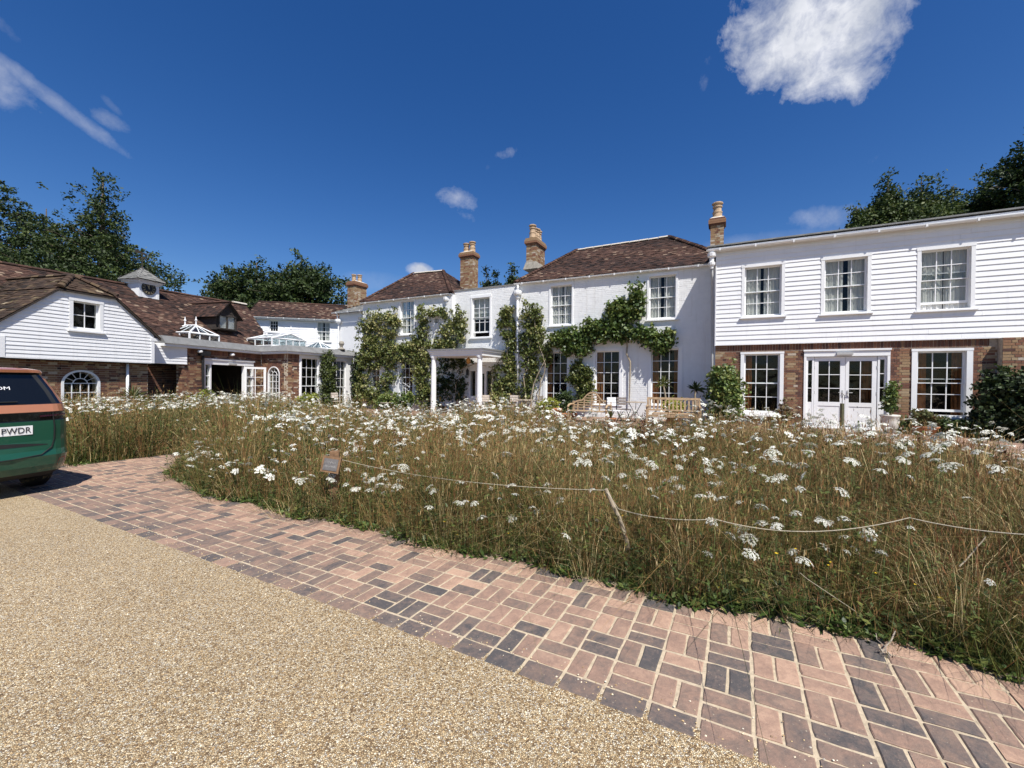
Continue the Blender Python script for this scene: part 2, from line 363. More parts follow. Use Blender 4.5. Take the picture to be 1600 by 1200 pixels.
# ------------------------------------------------------------------ mesh helpers
class MB:
    """Collects polygons (world coordinates) with a per-face tone and material slot."""
    def __init__(s):
        s.v, s.f, s.t, s.m = [], [], [], []

    def poly(s, pts, tone=0.5, mi=0):
        k = len(s.v)
        s.v.extend(pts)
        s.f.append(tuple(range(k, k + len(pts))))
        s.t.append(tone)
        s.m.append(mi)

    def hexa(s, p, tone=0.5, mi=0, skip=()):
        """8 corners: bottom ring p0-p3, top ring p4-p7."""
        k = len(s.v)
        s.v.extend(p)
        for i, q in enumerate(((0, 3, 2, 1), (4, 5, 6, 7), (0, 1, 5, 4), (1, 2, 6, 5), (2, 3, 7, 6), (3, 0, 4, 7))):
            if i not in skip:
                s.f.append(tuple(k + j for j in q))
                s.t.append(tone)
                s.m.append(mi)

    def tube(s, pts, rad, n=6, tone=0.5, mi=0, cap=True):
        pts = [Vector(p) for p in pts]
        if not isinstance(rad, (list, tuple)):
            rad = [rad] * len(pts)
        k0 = len(s.v)
        ref = Vector((0.31, 0.17, 1)).normalized()
        for i, p in enumerate(pts):
            d = (pts[min(i + 1, len(pts) - 1)] - pts[max(i - 1, 0)]).normalized()
            if abs(d.dot(ref)) > 0.95:
                a = d.cross(Vector((1, 0.2, 0))).normalized()
            else:
                a = d.cross(ref).normalized()
            b = d.cross(a)
            for j in range(n):
                t = 2 * math.pi * j / n
                s.v.append(p + (a * math.cos(t) + b * math.sin(t)) * rad[i])
        for i in range(len(pts) - 1):
            for j in range(n):
                j2 = (j + 1) % n
                s.f.append((k0 + i * n + j, k0 + i * n + j2, k0 + (i + 1) * n + j2, k0 + (i + 1) * n + j))
                s.t.append(tone)
                s.m.append(mi)
        if cap:
            s.f.append(tuple(k0 + j for j in range(n - 1, -1, -1)))
            s.f.append(tuple(k0 + (len(pts) - 1) * n + j for j in range(n)))
            s.t += [tone, tone]
            s.m += [mi, mi]

    def lathe(s, c, prof, n=14, tone=0.5, mi=0, axis=None):
        """prof: (radius, height) pairs round a vertical axis at c."""
        c = Vector(c)
        k0 = len(s.v)
        for r, h in prof:
            for j in range(n):
                t = 2 * math.pi * j / n
                s.v.append(c + Vector((r * math.cos(t), r * math.sin(t), h)))
        for i in range(len(prof) - 1):
            for j in range(n):
                j2 = (j + 1) % n
                s.f.append((k0 + i * n + j, k0 + i * n + j2, k0 + (i + 1) * n + j2, k0 + (i + 1) * n + j))
                s.t.append(tone)
                s.m.append(mi)
        for e, rev in ((0, True), (len(prof) - 1, False)):
            if prof[e][0] > 1e-4:
                ring = [k0 + e * n + j for j in range(n)]
                s.f.append(tuple(ring[::-1] if rev else ring))
                s.t.append(tone)
                s.m.append(mi)

    def obb(s, c, ax, ay, az, tone=0.5, mi=0):
        """Box from centre and three half-axis vectors."""
        c = Vector(c)
        s.hexa([c - ax - ay - az, c + ax - ay - az, c + ax + ay - az, c - ax + ay - az, c - ax - ay + az, c + ax - ay + az, c + ax + ay + az, c - ax + ay + az], tone, mi)


def wloc(o):
    v = Vector((0, 0, 0))
    while o is not None:
        v += o.location
        o = o.parent
    return v


def link(name, me, mats, parent=None, loc=None):
    o = bpy.data.objects.new(name, me)
    COL.objects.link(o)
    for m in (mats if isinstance(mats, (list, tuple)) else [mats]):
        if m is not None and me.materials.find(m.name) < 0:
            me.materials.append(m)
    if parent is not None:
        o.parent = parent
    if loc is not None:
        o.location = loc
    return o


def make(name, mb, mats, parent=None, smooth=False, loc=None):
    """Links the collected polygons as ONE mesh object; vertices are stored relative to its own origin."""
    base = wloc(parent) if parent is not None else Vector((0, 0, 0))
    org = base + (Vector(loc) - base if loc is not None else Vector((0, 0, 0)))
    me = bpy.data.meshes.new(name)
    me.from_pydata([tuple(Vector(v) - org) for v in mb.v], [], mb.f)
    at = me.attributes.new('tone', 'FLOAT', 'FACE')
    at.data.foreach_set('value', mb.t)
    me.polygons.foreach_set('material_index', mb.m)
    if smooth:
        me.polygons.foreach_set('use_smooth', [True] * len(mb.f))
    me.update()
    return link(name, me, mats, parent, org - base if loc is not None else None)


def make_np(name, verts, tris, tone, mat, parent=None, loc=None):
    """Triangle soup from numpy arrays, tone per vertex."""
    base = wloc(parent) if parent is not None else Vector((0, 0, 0))
    org = Vector(loc) if loc is not None else base
    me = bpy.data.meshes.new(name)
    v = (verts - np.array(org)).astype(np.float32)
    me.vertices.add(len(v))
    me.vertices.foreach_set('co', v.ravel())
    n = len(tris)
    me.loops.add(n * 3)
    me.loops.foreach_set('vertex_index', tris.astype(np.int32).ravel())
    me.polygons.add(n)
    me.polygons.foreach_set('loop_start', np.arange(0, n * 3, 3, dtype=np.int32))
    at = me.attributes.new('tone', 'FLOAT', 'POINT')
    at.data.foreach_set('value', tone.astype(np.float32))
    me.update(calc_edges=True)
    return link(name, me, mat, parent, org - base if loc is not None else None)


def tag(o, label=None, cat=None, group=None, kind=None):
    if label:
        o['label'] = label
    if cat:
        o['category'] = cat
    if group:
        o['group'] = group
    if kind:
        o['kind'] = kind
    return o


def empty(name, loc, label, cat, group=None):
    o = bpy.data.objects.new(name, None)
    COL.objects.link(o)
    o.location = loc
    return tag(o, label, cat, group)


# ------------------------------------------------------------------ ground shape and planes
PCX, PSX = 0.8774, 0.4797                                    # direction of the brick path


def to_pq(x, y):
    return x * PCX - y * PSX, x * PSX + y * PCX


def from_pq(p, q):
    return p * PCX + q * PSX, -p * PSX + q * PCX


def clampf(x, a, b):
    return a if x < a else b if x > b else x


def ground(x, y):
    p, q = to_pq(x, y)
    near = 0.0261 * clampf(p, -9, 8) - 0.005 * clampf(q, -5, 6)
    far = 0.15 + 0.012 * (clampf(p, -20, 4) - 2.6)
    t = clampf((q - 4.5) / 5, 0, 1)
    t = t * t * (3 - 2 * t)
    return near * (1 - t) + far * t


def ground_np(p, q):
    near = 0.0261 * np.clip(p, -9, 8) - 0.005 * np.clip(q, -5, 6)
    far = 0.15 + 0.012 * (np.clip(p, -20, 4) - 2.6)
    t = np.clip((q - 4.5) / 5, 0, 1)
    t = t * t * (3 - 2 * t)
    return near * (1 - t) + far * t


def gpt(x, y):
    """Ground point seen at pixel (x, y)."""
    r = ray(x, y)
    t = 3.0
    for _ in range(80):
        t += (HC + r.z * t - ground(r.x * t, r.y * t)) / max(0.02, -r.z) * 0.5
        t = clampf(t, 0.3, 80)
    p = r * t
    return Vector((p.x, p.y, ground(p.x, p.y)))


def at_depth(x, y, depth):
    """Point at pixel (x, y), DEPTH metres in front of the camera."""
    r = ray(x, y)
    r = r * (depth / r.y)
    return Vector((r.x, r.y, HC + r.z))


class PL:
    """A vertical plane: s runs along it, z up, o out of it towards the viewer's side."""
    def __init__(s, o, th):
        s.O = Vector((o[0], o[1]))
        t = R_(th)
        s.th = t
        s.d = Vector((math.cos(t), math.sin(t)))
        n = Vector((s.d.y, -s.d.x))
        s.n = n if n.dot(-s.O) > 0 else -n

    def off(s, o):
        p = PL(s.O, math.degrees(s.th))
        p.n = s.n
        p.O = s.O + s.n * o
        return p

    def at(s, x, y):
        r = ray(x, y)
        r2 = Vector((r.x, r.y))
        k = s.O.dot(s.n) / r2.dot(s.n)
        return (r2 * k - s.O).dot(s.d), HC + r.z * k

    def pt(s, a, z, o=0.0):
        q = s.O + s.d * a + s.n * o
        return Vector((q.x, q.y, z))

    def box(s, px):
        """(xl, xr, yt, yb) pixels -> s0, s1, z0, z1"""
        xl, xr, yt, yb = px
        xm, ym = (xl + xr) / 2, (yt + yb) / 2
        return s.at(xl, ym)[0], s.at(xr, ym)[0], s.at(xm, yb)[1], s.at(xm, yt)[1]


def anchor(x, depth):
    r = ray(x, 600)
    return (r.x / r.y * depth, depth)


def pbox(mb, P, s0, s1, z0, z1, o0, o1, tone=0.5, mi=0, skip=()):
    mb.hexa([P.pt(s0, z0, o1), P.pt(s1, z0, o1), P.pt(s1, z0, o0), P.pt(s0, z0, o0),
             P.pt(s0, z1, o1), P.pt(s1, z1, o1), P.pt(s1, z1, o0), P.pt(s0, z1, o0)], tone, mi, skip)


def wall_slab(mb, P, s0, s1, z0, z1, holes, o0=-0.3, o1=0.0, mi=0):
    """A wall with rectangular openings, cut into boxes along the openings' edges."""
    S = sorted({s0, s1, *[clampf(h[0], s0, s1) for h in holes], *[clampf(h[1], s0, s1) for h in holes]})
    for a, b in zip(S, S[1:]):
        if b - a < 1e-4:
            continue
        m = (a + b) / 2
        cuts = sorted([(h[2], h[3]) for h in holes if h[0] < m < h[1]])
        z = z0
        for c0, c1 in cuts:
            if c0 > z + 1e-4:
                pbox(mb, P, a, b, z, min(c0, z1), o0, o1, 0.5, mi)
            z = max(z, c1)
        if z < z1 - 1e-4:
            pbox(mb, P, a, b, z, z1, o0, o1, 0.5, mi)


def lay_bricks(s0, s1, z0, z1, holes, rs, flemish=True, scale=1.0, tone=None, clip=None):
    """Brick outlines (a, b, zb, zt, tone) in courses, cut at the openings."""
    H_, J, L, HD = 0.075 * scale, 0.010 * scale, 0.215 * scale, 0.1025 * scale
    out = []
    k = 0
    z = z0
    while z < z1 - 0.02:
        zt = min(z + H_ - J, z1)
        x = s0 - (rs.random() * 0.01) - (0.0 if k % 2 else (HD / 2 + L / 2 + J))
        header = k % 2 == 0
        while x < s1:
            w = HD if (flemish and header) else L
            a, b = max(x, s0), min(x + w, s1)
            x += w + J
            header = not header
            segs = [(a, b)]
            for h in holes:
                if h[2] < (z + zt) / 2 < h[3]:
                    ns = []
                    for (c, d) in segs:
                        if h[1] <= c or h[0] >= d:
                            ns.append((c, d))
                        else:
                            if h[0] > c:
                                ns.append((c, h[0]))
                            if h[1] < d:
                                ns.append((h[1], d))
                    segs = ns
            for c, d in segs:
                if d - c > 0.035:
                    t = tone((c + d) / 2, z) if tone else rs.random()
                    if clip is None or clip((c + d) / 2, z):
                        out.append((c, d, z, zt, clampf(t, 0, 1)))
        z += H_
        k += 1
    return out


def brick_piece(mb, P, b, rs, depth=0.012, bevel=0.0, proud=0.003):
    a, c, z0, z1, t = b
    j = 0.0022
    o = rs.uniform(-proud, proud)
    q = [(a + rs.uniform(-j, j), z0 + rs.uniform(-j, j)), (c + rs.uniform(-j, j), z0 + rs.uniform(-j, j)), (c + rs.uniform(-j, j), z1 + rs.uniform(-j, j)), (a + rs.uniform(-j, j), z1 + rs.uniform(-j, j))]
    front = [P.pt(s, z, o) for s, z in q]
    back = [P.pt(s, z, -depth) for s, z in q]
    if bevel:
        ms, mz = (a + c) / 2, (z0 + z1) / 2
        inn = [P.pt(s + (bevel if s < ms else -bevel), z + (bevel if z < mz else -bevel), o + bevel * 0.6) for s, z in q]
        mb.poly(inn, t)
        for i in range(4):
            k = (i + 1) % 4
            mb.poly([front[i], front[k], inn[k], inn[i]], t)
    else:
        mb.poly(front, t)
    for i in range(4):
        k = (i + 1) % 4
        mb.poly([back[i], back[k], front[k], front[i]], t)


def put_bricks(parent, P, items, n_single, near, mat, rs, name='brick'):
    """The n_single bricks nearest the viewer become parts, the rest one joined part."""
    items = sorted(items, key=near) if n_single else items
    for b in items[:n_single]:
        mb = MB()
        brick_piece(mb, P, b, rs, 0.012, 0.003)
        make(name, mb, mat, parent)
    if items[n_single:]:
        mb = MB()
        for b in items[n_single:]:
            brick_piece(mb, P, b, rs)
        o = make(name, mb, mat, parent)
        o['kind'] = 'stuff'


def weatherboards(parent, P, z0, z1, pitch, lim, holes, mat, joined=False, lap=0.020, rs=rnd):
    """Lapped boards; lim(z) -> (s0, s1) at height z; split at the openings, each length a part of its own."""
    z = z0
    allmb = MB()
    while z < z1 - 0.02:
        zt = min(z + pitch, z1)
        zm = (z + zt) / 2
        a0, b0 = lim(z)
        a1, b1 = lim(zt)
        segs = [(a0, b0, a1, b1)]
        for h in holes:
            if h[2] < zm < h[3]:
                ns = []
                for (c0, d0, c1, d1) in segs:
                    if h[1] <= min(c0, c1) or h[0] >= max(d0, d1):
                        ns.append((c0, d0, c1, d1))
                    else:
                        if h[0] > c0:
                            ns.append((c0, h[0], c1, h[0]))
                        if h[1] < d0:
                            ns.append((h[1], d0, h[1], d1))
                segs = ns
        cut = []
        for (c0, d0, c1, d1) in segs:                        # long runs are pieced from shorter boards
            while d0 - c0 > 4.2:
                x = c0 + rs.uniform(1.8, 3.8)
                cut.append((c0, x - .0015, c1, x - .0015))
                c0 = c1 = x + .0015
            cut.append((c0, d0, c1, d1))
        for (c0, d0, c1, d1) in cut:
            if d0 - c0 < 0.04:
                continue
            mb = allmb if joined else MB()
            e = rs.uniform(-0.002, 0.002)
            dz = rs.uniform(-0.003, 0.003)
            bot, top = lap + e, 0.004
            mb.hexa([P.pt(c0, z + dz, bot), P.pt(d0, z + dz, bot), P.pt(d0, z + dz, 0.0), P.pt(c0, z + dz, 0.0),
                     P.pt(c1, zt + 0.012, top), P.pt(d1, zt + 0.012, top), P.pt(d1, zt + 0.012, 0.0), P.pt(c1, zt + 0.012, 0.0)], rs.random())
            if not joined:
                make('weatherboard', mb, mat, parent)
        z += pitch
    if joined:
        o = make('weatherboard', allmb, mat, parent)
        o['kind'] = 'stuff'


def sheet(mb, P, s0, s1, z0, z1, o, amp, waves, rs, n=24):
    """A hanging cloth with folds."""
    ph = rs.random() * 6
    pts = []
    for i in range(n + 1):
        s = s0 + (s1 - s0) * i / n
        pts.append((s, o + amp * math.sin(ph + waves * 6.283 * i / n) + amp * 0.5 * math.sin(ph * 2 + waves * 2.3 * 6.283 * i / n)))
    for (a, oa), (b, ob) in zip(pts, pts[1:]):
        mb.poly([P.pt(a, z0, oa), P.pt(b, z0, ob), P.pt(b, z1, ob), P.pt(a, z1, oa)])


def window(parent, P, px, cas, cols, rows, sill=0.06, curtain=None, slid=0.0, label=None, frame_mat=None, back=0.085, deep=0.9, reveal=True, rail=True):
    """Sash window. px: the glazed area in pixels. cas: casing widths (left, right, top, bottom) in metres.
    Returns the opening (s0, s1, z0, z1) for the wall."""
    fm = frame_mat or M['white']
    s0, s1, z0, z1 = P.box(px)
    cl, cR, ct, cb = cas
    st = 0.045                                               # sash stiles
    os0, os1, oz0, oz1 = s0 - st, s1 + st, z0 - st - 0.02, z1 + st
    mb = MB()
    # casing: four boards butted end to end
    pbox(mb, P, os0 - cl, os0, oz0, oz1, -0.13, 0.028)
    pbox(mb, P, os1, os1 + cR, oz0, oz1, -0.13, 0.028)
    pbox(mb, P, os0 - cl - 0.01, os1 + cR + 0.01, oz1, oz1 + ct, -0.13, 0.034)
    pbox(mb, P, os0 - cl, os1 + cR, oz0 - cb, oz0, -0.13, 0.03)
    w = make('window', mb, fm, parent)
    if label:
        w['label'] = label
    if sill:
        mb = MB()
        pbox(mb, P, os0 - cl - 0.05, os1 + cR + 0.05, oz0 - cb - sill, oz0 - cb - 0.002, -0.02, 0.085)
        make('sill', mb, fm, w)
    zm = z0 + (z1 - z0) * 0.5
    ph = (z1 - z0) / rows
    pw = (s1 - s0) / cols
    half = rows // 2 if rail else 0
    mb = MB()
    bars = MB()
    for lower in ((True, False) if rail else (False,)):
        o = -back - 0.035 if lower else -back
        za, zb = (z0, z0 + ph * half) if lower else (z0 + ph * half, z1)
        if lower and slid:
            za, zb = za + slid, zb + slid
        top = 0.022 if lower else st
        bot = st + 0.02 if (lower or not rail) else 0.022
        pbox(mb, P, os0, s0, za - bot, zb + top, o - 0.03, o)
        pbox(mb, P, s1, os1, za - bot, zb + top, o - 0.03, o)
        pbox(mb, P, s0, s1, zb, zb + top, o - 0.03, o)
        pbox(mb, P, s0, s1, za - bot, za, o - 0.03, o)
        nr = half if lower else rows - half
        for i in range(1, cols):
            x = s0 + pw * i
            pbox(bars, P, x - 0.011, x + 0.011, za, zb, o - 0.025, o - 0.002)
        for k in range(1, nr):
            z = za + ph * k
            pbox(bars, P, s0, s1, z - 0.010, z + 0.010, o - 0.024, o - 0.003)
        for k in range(nr):
            for i in range(cols):
                p = MB()
                pbox(p, P, s0 + pw * i + 0.004, s0 + pw * (i + 1) - 0.004, za + ph * k + 0.004, za + ph * (k + 1) - 0.004, o - 0.016, o - 0.012)
                make('pane', p, M['glass'], w)
    make('sash', mb, fm, w)
    if cols > 1 or rows > 2:
        make('glazing_bar', bars, fm, w)
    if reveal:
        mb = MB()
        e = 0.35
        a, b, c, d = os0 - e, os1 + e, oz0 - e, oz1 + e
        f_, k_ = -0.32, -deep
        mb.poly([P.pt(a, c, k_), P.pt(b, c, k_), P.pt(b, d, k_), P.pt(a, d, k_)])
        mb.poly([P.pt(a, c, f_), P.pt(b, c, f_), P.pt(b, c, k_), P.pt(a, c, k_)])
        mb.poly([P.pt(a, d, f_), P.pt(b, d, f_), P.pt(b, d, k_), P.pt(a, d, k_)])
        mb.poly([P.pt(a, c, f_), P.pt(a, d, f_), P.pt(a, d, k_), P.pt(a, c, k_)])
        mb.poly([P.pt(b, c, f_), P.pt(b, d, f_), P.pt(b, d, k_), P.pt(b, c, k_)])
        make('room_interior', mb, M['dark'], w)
    rs = random.Random(int(abs(px[0]) * 7 + px[2]))
    if curtain == 'net':
        mb = MB()
        sheet(mb, P, os0 - 0.02, s0 + (s1 - s0) * rs.uniform(0.42, 0.5), oz0 - 0.05, oz1 + 0.05, -0.165, 0.016, 4, rs, 40)
        sheet(mb, P, s0 + (s1 - s0) * rs.uniform(0.52, 0.6), os1 + 0.02, oz0 - 0.05, oz1 + 0.05, -0.175, 0.016, 4, rs, 40)
        make('curtain', mb, M['curtain'], w)
    elif curtain == 'blind':
        mb = MB()
        sheet(mb, P, os0, os1, z0 + (z1 - z0) * 0.45, oz1, -0.22, 0.004, 1, rs, 8)
        make('blind', mb, M['curtain'], w)
    elif curtain == 'drape':
        mb = MB()
        k = rs.uniform(0.16, 0.26)
        sheet(mb, P, os0 - 0.05, s0 + (s1 - s0) * k, oz0 - 0.1, oz1 + 0.05, -0.26, 0.02, 3, rs, 20)
        if rs.random() < 0.6:
            sheet(mb, P, s1 - (s1 - s0) * k * 0.7, os1 + 0.05, oz0 - 0.1, oz1 + 0.05, -0.27, 0.02, 3, rs, 20)
        make('curtain', mb, M['drape'], w)
    return (os0 - 0.004, os1 + 0.004, oz0 - 0.004, oz1 + 0.004)


def roof_tiles(parent, e0, e1, r0, r1, mat, gauge, width, rs, under=True, patch=0.0, name='roof_tile', lift=0.012):
    """Tiles on the slope between eave e0-e1 and ridge r0-r1 (world points), one joined part over a deck."""
    e0, e1, r0, r1 = map(Vector, (e0, e1, r0, r1))
    nrm = (e1 - e0).cross((r0 + r1) / 2 - (e0 + e1) / 2).normalized()
    if nrm.z < 0:
        nrm = -nrm
    dirs = (e1 - e0).normalized()
    hgt = ((r0 + r1) / 2 - (e0 + e1) / 2).length
    mb = MB()
    if under:
        n_, m_ = 6, 5
        gp = [[e0.lerp(e1, u / n_).lerp(r0.lerp(r1, u / n_), w / m_) - nrm * 0.025 for w in range(m_ + 1)] for u in range(n_ + 1)]
        for u in range(n_):
            for w in range(m_):
                q = [gp[u][w], gp[u + 1][w], gp[u + 1][w + 1], gp[u][w + 1]]
                mb.poly(q if (q[2] - q[3]).length > 1e-4 else q[:3])
        make('roof_deck', mb, M['oak'], parent)
        mb = MB()
    rows = max(1, int(hgt / gauge))
    ph = rs.random() * 10

    def surf(t, x):
        l0, l1 = e0.lerp(r0, t), e1.lerp(r1, t)
        a = (l0 - e0).dot(dirs)
        sp_ = (l1 - l0).dot(dirs)
        return l0.lerp(l1, (x - a) / sp_) if abs(sp_) > 0.02 else (l0 + l1) / 2
    for k in range(rows):
        t0, t1 = k / rows, min(1.0, (k + 1.7) / rows)
        tm = (k + .55) / rows
        a = (e0.lerp(r0, tm) - e0).dot(dirs)
        b = (e1.lerp(r1, tm) - e0).dot(dirs)
        n = int(a / width) - 1
        while True:
            x = n * width + (width * .5 if k % 2 else 0)
            n += 1
            if x > b:
                break
            w = width * rs.uniform(0.95, 1.0)
            xa, xb = max(x, a), min(x + w - 0.003, b)
            if xb - xa < 0.03:
                continue
            lf = lift + (rs.random() ** 3) * lift * 1.8
            tilt = rs.uniform(-0.004, 0.004)
            sg = nrm * (math.sin(k * 0.33 + ph) * 0.006 + math.sin(x * 0.9 + ph * 2) * 0.008)
            tone = clampf(0.42 + 0.18 * math.sin(x * 0.7 + k * 0.21 + ph) + rs.gauss(0, 0.21) + (0.45 if rs.random() < patch else 0), 0, 1)
            A, B = surf(t0, xa) + sg + nrm * lf, surf(t0, xb) + sg + nrm * (lf + tilt)
            tb = t1 if t1 < 1 else 1 - 1e-3
            C, D = surf(tb, xb) + sg + nrm * 0.002, surf(tb, xa) + sg + nrm * 0.002
            Ab, Bb = A - nrm * 0.014, B - nrm * 0.014
            mb.poly([A, B, C, D], tone)
            mb.poly([Ab, Bb, B, A], tone)
            mb.poly([Ab, A, D], tone)
            mb.poly([B, Bb, C], tone)
    o = make(name, mb, mat, parent)
    o['kind'] = 'stuff'
    return o


def ridge_caps(parent, a, b, r, length, mat, rs, name='ridge_tile', single=True, flat=0.75, gap=0.012, step=0.0):
    a, b = Vector(a), Vector(b)
    n = max(1, int((b - a).length / length))
    d = (b - a) / n
    ax = d.normalized()
    side = ax.cross(Vector((0, 0, 1))).normalized()
    upv = side.cross(ax).normalized()
    allmb = MB()
    for i in range(n):
        mb = MB() if single else allmb
        p0, p1 = a + d * i, a + d * (i + 1) - ax * gap
        t = clampf(rs.gauss(0.55, 0.2), 0, 1)
        k0 = len(mb.v)
        j = rs.uniform(-0.006, 0.006)
        for p, rr in ((p0, r * (1 + step)), (p1, r)):
            for q in range(7):
                an = math.pi * q / 6
                mb.v.append(p + side * math.cos(an) * rr + upv * (math.sin(an) * rr * flat + j))
        for q in range(6):
            mb.f.append((k0 + q, k0 + q + 1, k0 + 8 + q, k0 + 7 + q))
            mb.t.append(t)
            mb.m.append(0)
        for e in (0, 7):
            mb.f.append(tuple(k0 + e + q for q in range(7)))
            mb.t.append(t * 0.8)
            mb.m.append(0)
        if single:
            make(name, mb, mat, parent)
    if not single:
        o = make(name, allmb, mat, parent)
        o['kind'] = 'stuff'


def gutter(parent, P, s0, s1, z0, z1, o, r=0.055, mat=None, name='gutter'):
    """A half-round gutter with a back board and brackets, z0 at s0 and z1 at s1."""
    mb = MB()
    n = 8
    k0 = len(mb.v)
    for s, z in ((s0, z0), (s1, z1)):
        for q in range(n + 1):
            an = math.pi + math.pi * q / n
            mb.v.append(P.pt(s, z + math.sin(an) * r, o + math.cos(an) * r))
        for q in range(n + 1):
            an = 2 * math.pi - math.pi * q / n
            mb.v.append(P.pt(s, z + math.sin(an) * (r - 0.006), o + math.cos(an) * (r - 0.006)))
    m = 2 * (n + 1)
    for q in range(m):
        q2 = (q + 1) % m
        mb.f.append((k0 + q, k0 + q2, k0 + m + q2, k0 + m + q))
        mb.t.append(.5)
        mb.m.append(0)
    for e in (0, m):
        for q in range(n):
            mb.f.append((k0 + e + q, k0 + e + q + 1, k0 + e + m - 2 - q, k0 + e + m - 1 - q))
            mb.t.append(.5)
            mb.m.append(0)
    s = s0 + 0.4
    while s < s1:
        z = z0 + (z1 - z0) * (s - s0) / (s1 - s0)
        pbox(mb, P, s - 0.02, s + 0.02, z - r - 0.012, z + 0.01, o - r, o + r + 0.008)
        s += 1.0
    return make(name, mb, mat or M['white'], parent)


def chimney(parent, c, th, w, dpt, z0, z1, pots, rs, cap=0.45, mat=None, skirt=False):
    """Brick stack: c = plan centre, w along th, dpt across; pots: (u, v, h, r) plan offsets."""
    P0 = PL(c, th)
    d, n = P0.d, P0.n
    core = MB()
    cx = Vector((c[0], c[1], 0))
    D, Nn = Vector((d.x, d.y, 0)), Vector((n.x, n.y, 0))
    zc = z1 - cap
    core.obb(cx + Vector((0, 0, (z0 + zc) / 2)), D * (w / 2 - .01), Nn * (dpt / 2 - .01), Vector((0, 0, (zc - z0) / 2)))
    ch = make('chimney', core, M['mortar'], parent)
    mb = MB()
    for k, (f, half, width) in enumerate(((Nn, dpt / 2, w), (D, w / 2, dpt), (-Nn, dpt / 2, w), (-D, w / 2, dpt))):
        pl = PL((0, 0), 0)
        pl.n = Vector((f.x, f.y))
        pl.d = Vector((-f.y, f.x))
        q = cx + f * half
        pl.O = Vector((q.x, q.y))
        for b in lay_bricks(-width / 2, width / 2, z0, zc, [], rs, True, 1.0, lambda s, z: clampf(rs.gauss(0.74, 0.18), 0, 1)):
            brick_piece(mb, pl, b, rs)
    o = make('brick', mb, mat or M['brick'], ch)
    o['kind'] = 'stuff'
    mb = MB()
    zz = zc
    for e, h in ((0.035, 0.10), (0.075, 0.12), (0.075, 0.12), (0.04, 0.11)):
        hh = h * cap / 0.45
        mb.obb(cx + Vector((0, 0, zz + hh / 2 - .001)), D * (w / 2 + e), Nn * (dpt / 2 + e), Vector((0, 0, hh / 2 - 0.003)), clampf(rs.gauss(.55, .15), 0, 1))
        zz += hh
    make('corbel', mb, mat or M['brick'], ch)
    mb = MB()
    a, b = w / 2 + .03, dpt / 2 + .03
    lo = [cx + D * sx * a + Nn * sy * b + Vector((0, 0, zz)) for sx, sy in ((-1, -1), (1, -1), (1, 1), (-1, 1))]
    hi = [cx + D * sx * a * .5 + Nn * sy * b * .5 + Vector((0, 0, zz + .09)) for sx, sy in ((-1, -1), (1, -1), (1, 1), (-1, 1))]
    mb.hexa(lo + hi)
    make('flaunching', mb, M['flaunch'], ch)
    for (u, v, h, r) in pots:
        mb = MB()
        b0 = cx + D * u + Nn * v + Vector((0, 0, zz + 0.03))
        mb.lathe(b0, [(r * 1.12, 0), (r * 1.05, h * .28), (r * 1.08, h * .34), (r * 1.16, h * .36), (r * 1.16, h * .42), (r * .95, h * .45), (r * .92, h * .68), (r * 1.14, h * .71), (r * 1.14, h * .76), (r * .94, h * .79), (r * .95, h * .88), (r * 1.28, h * .91), (r * 1.30, h * .97), (r * 1.15, h * 1.0), (r * .8, h * 1.0), (r * .7, h * .9)], 14)
        make('chimney_pot', mb, M['pot'], ch, smooth=False)
    if skirt:
        mb = MB()
        lo = [cx + D * sx * (w / 2 + .12) + Nn * sy * (dpt / 2 + .10) + Vector((0, 0, z0)) for sx, sy in ((-1, -1), (1, -1), (1, 1), (-1, 1))]
        hi = [cx + D * sx * (w / 2 + .015) + Nn * sy * (dpt / 2 + .015) + Vector((0, 0, z0 + .36)) for sx, sy in ((-1, -1), (1, -1), (1, 1), (-1, 1))]
        mb.hexa(lo + hi)
        make('flashing', mb, M['stone'], ch)
    return ch


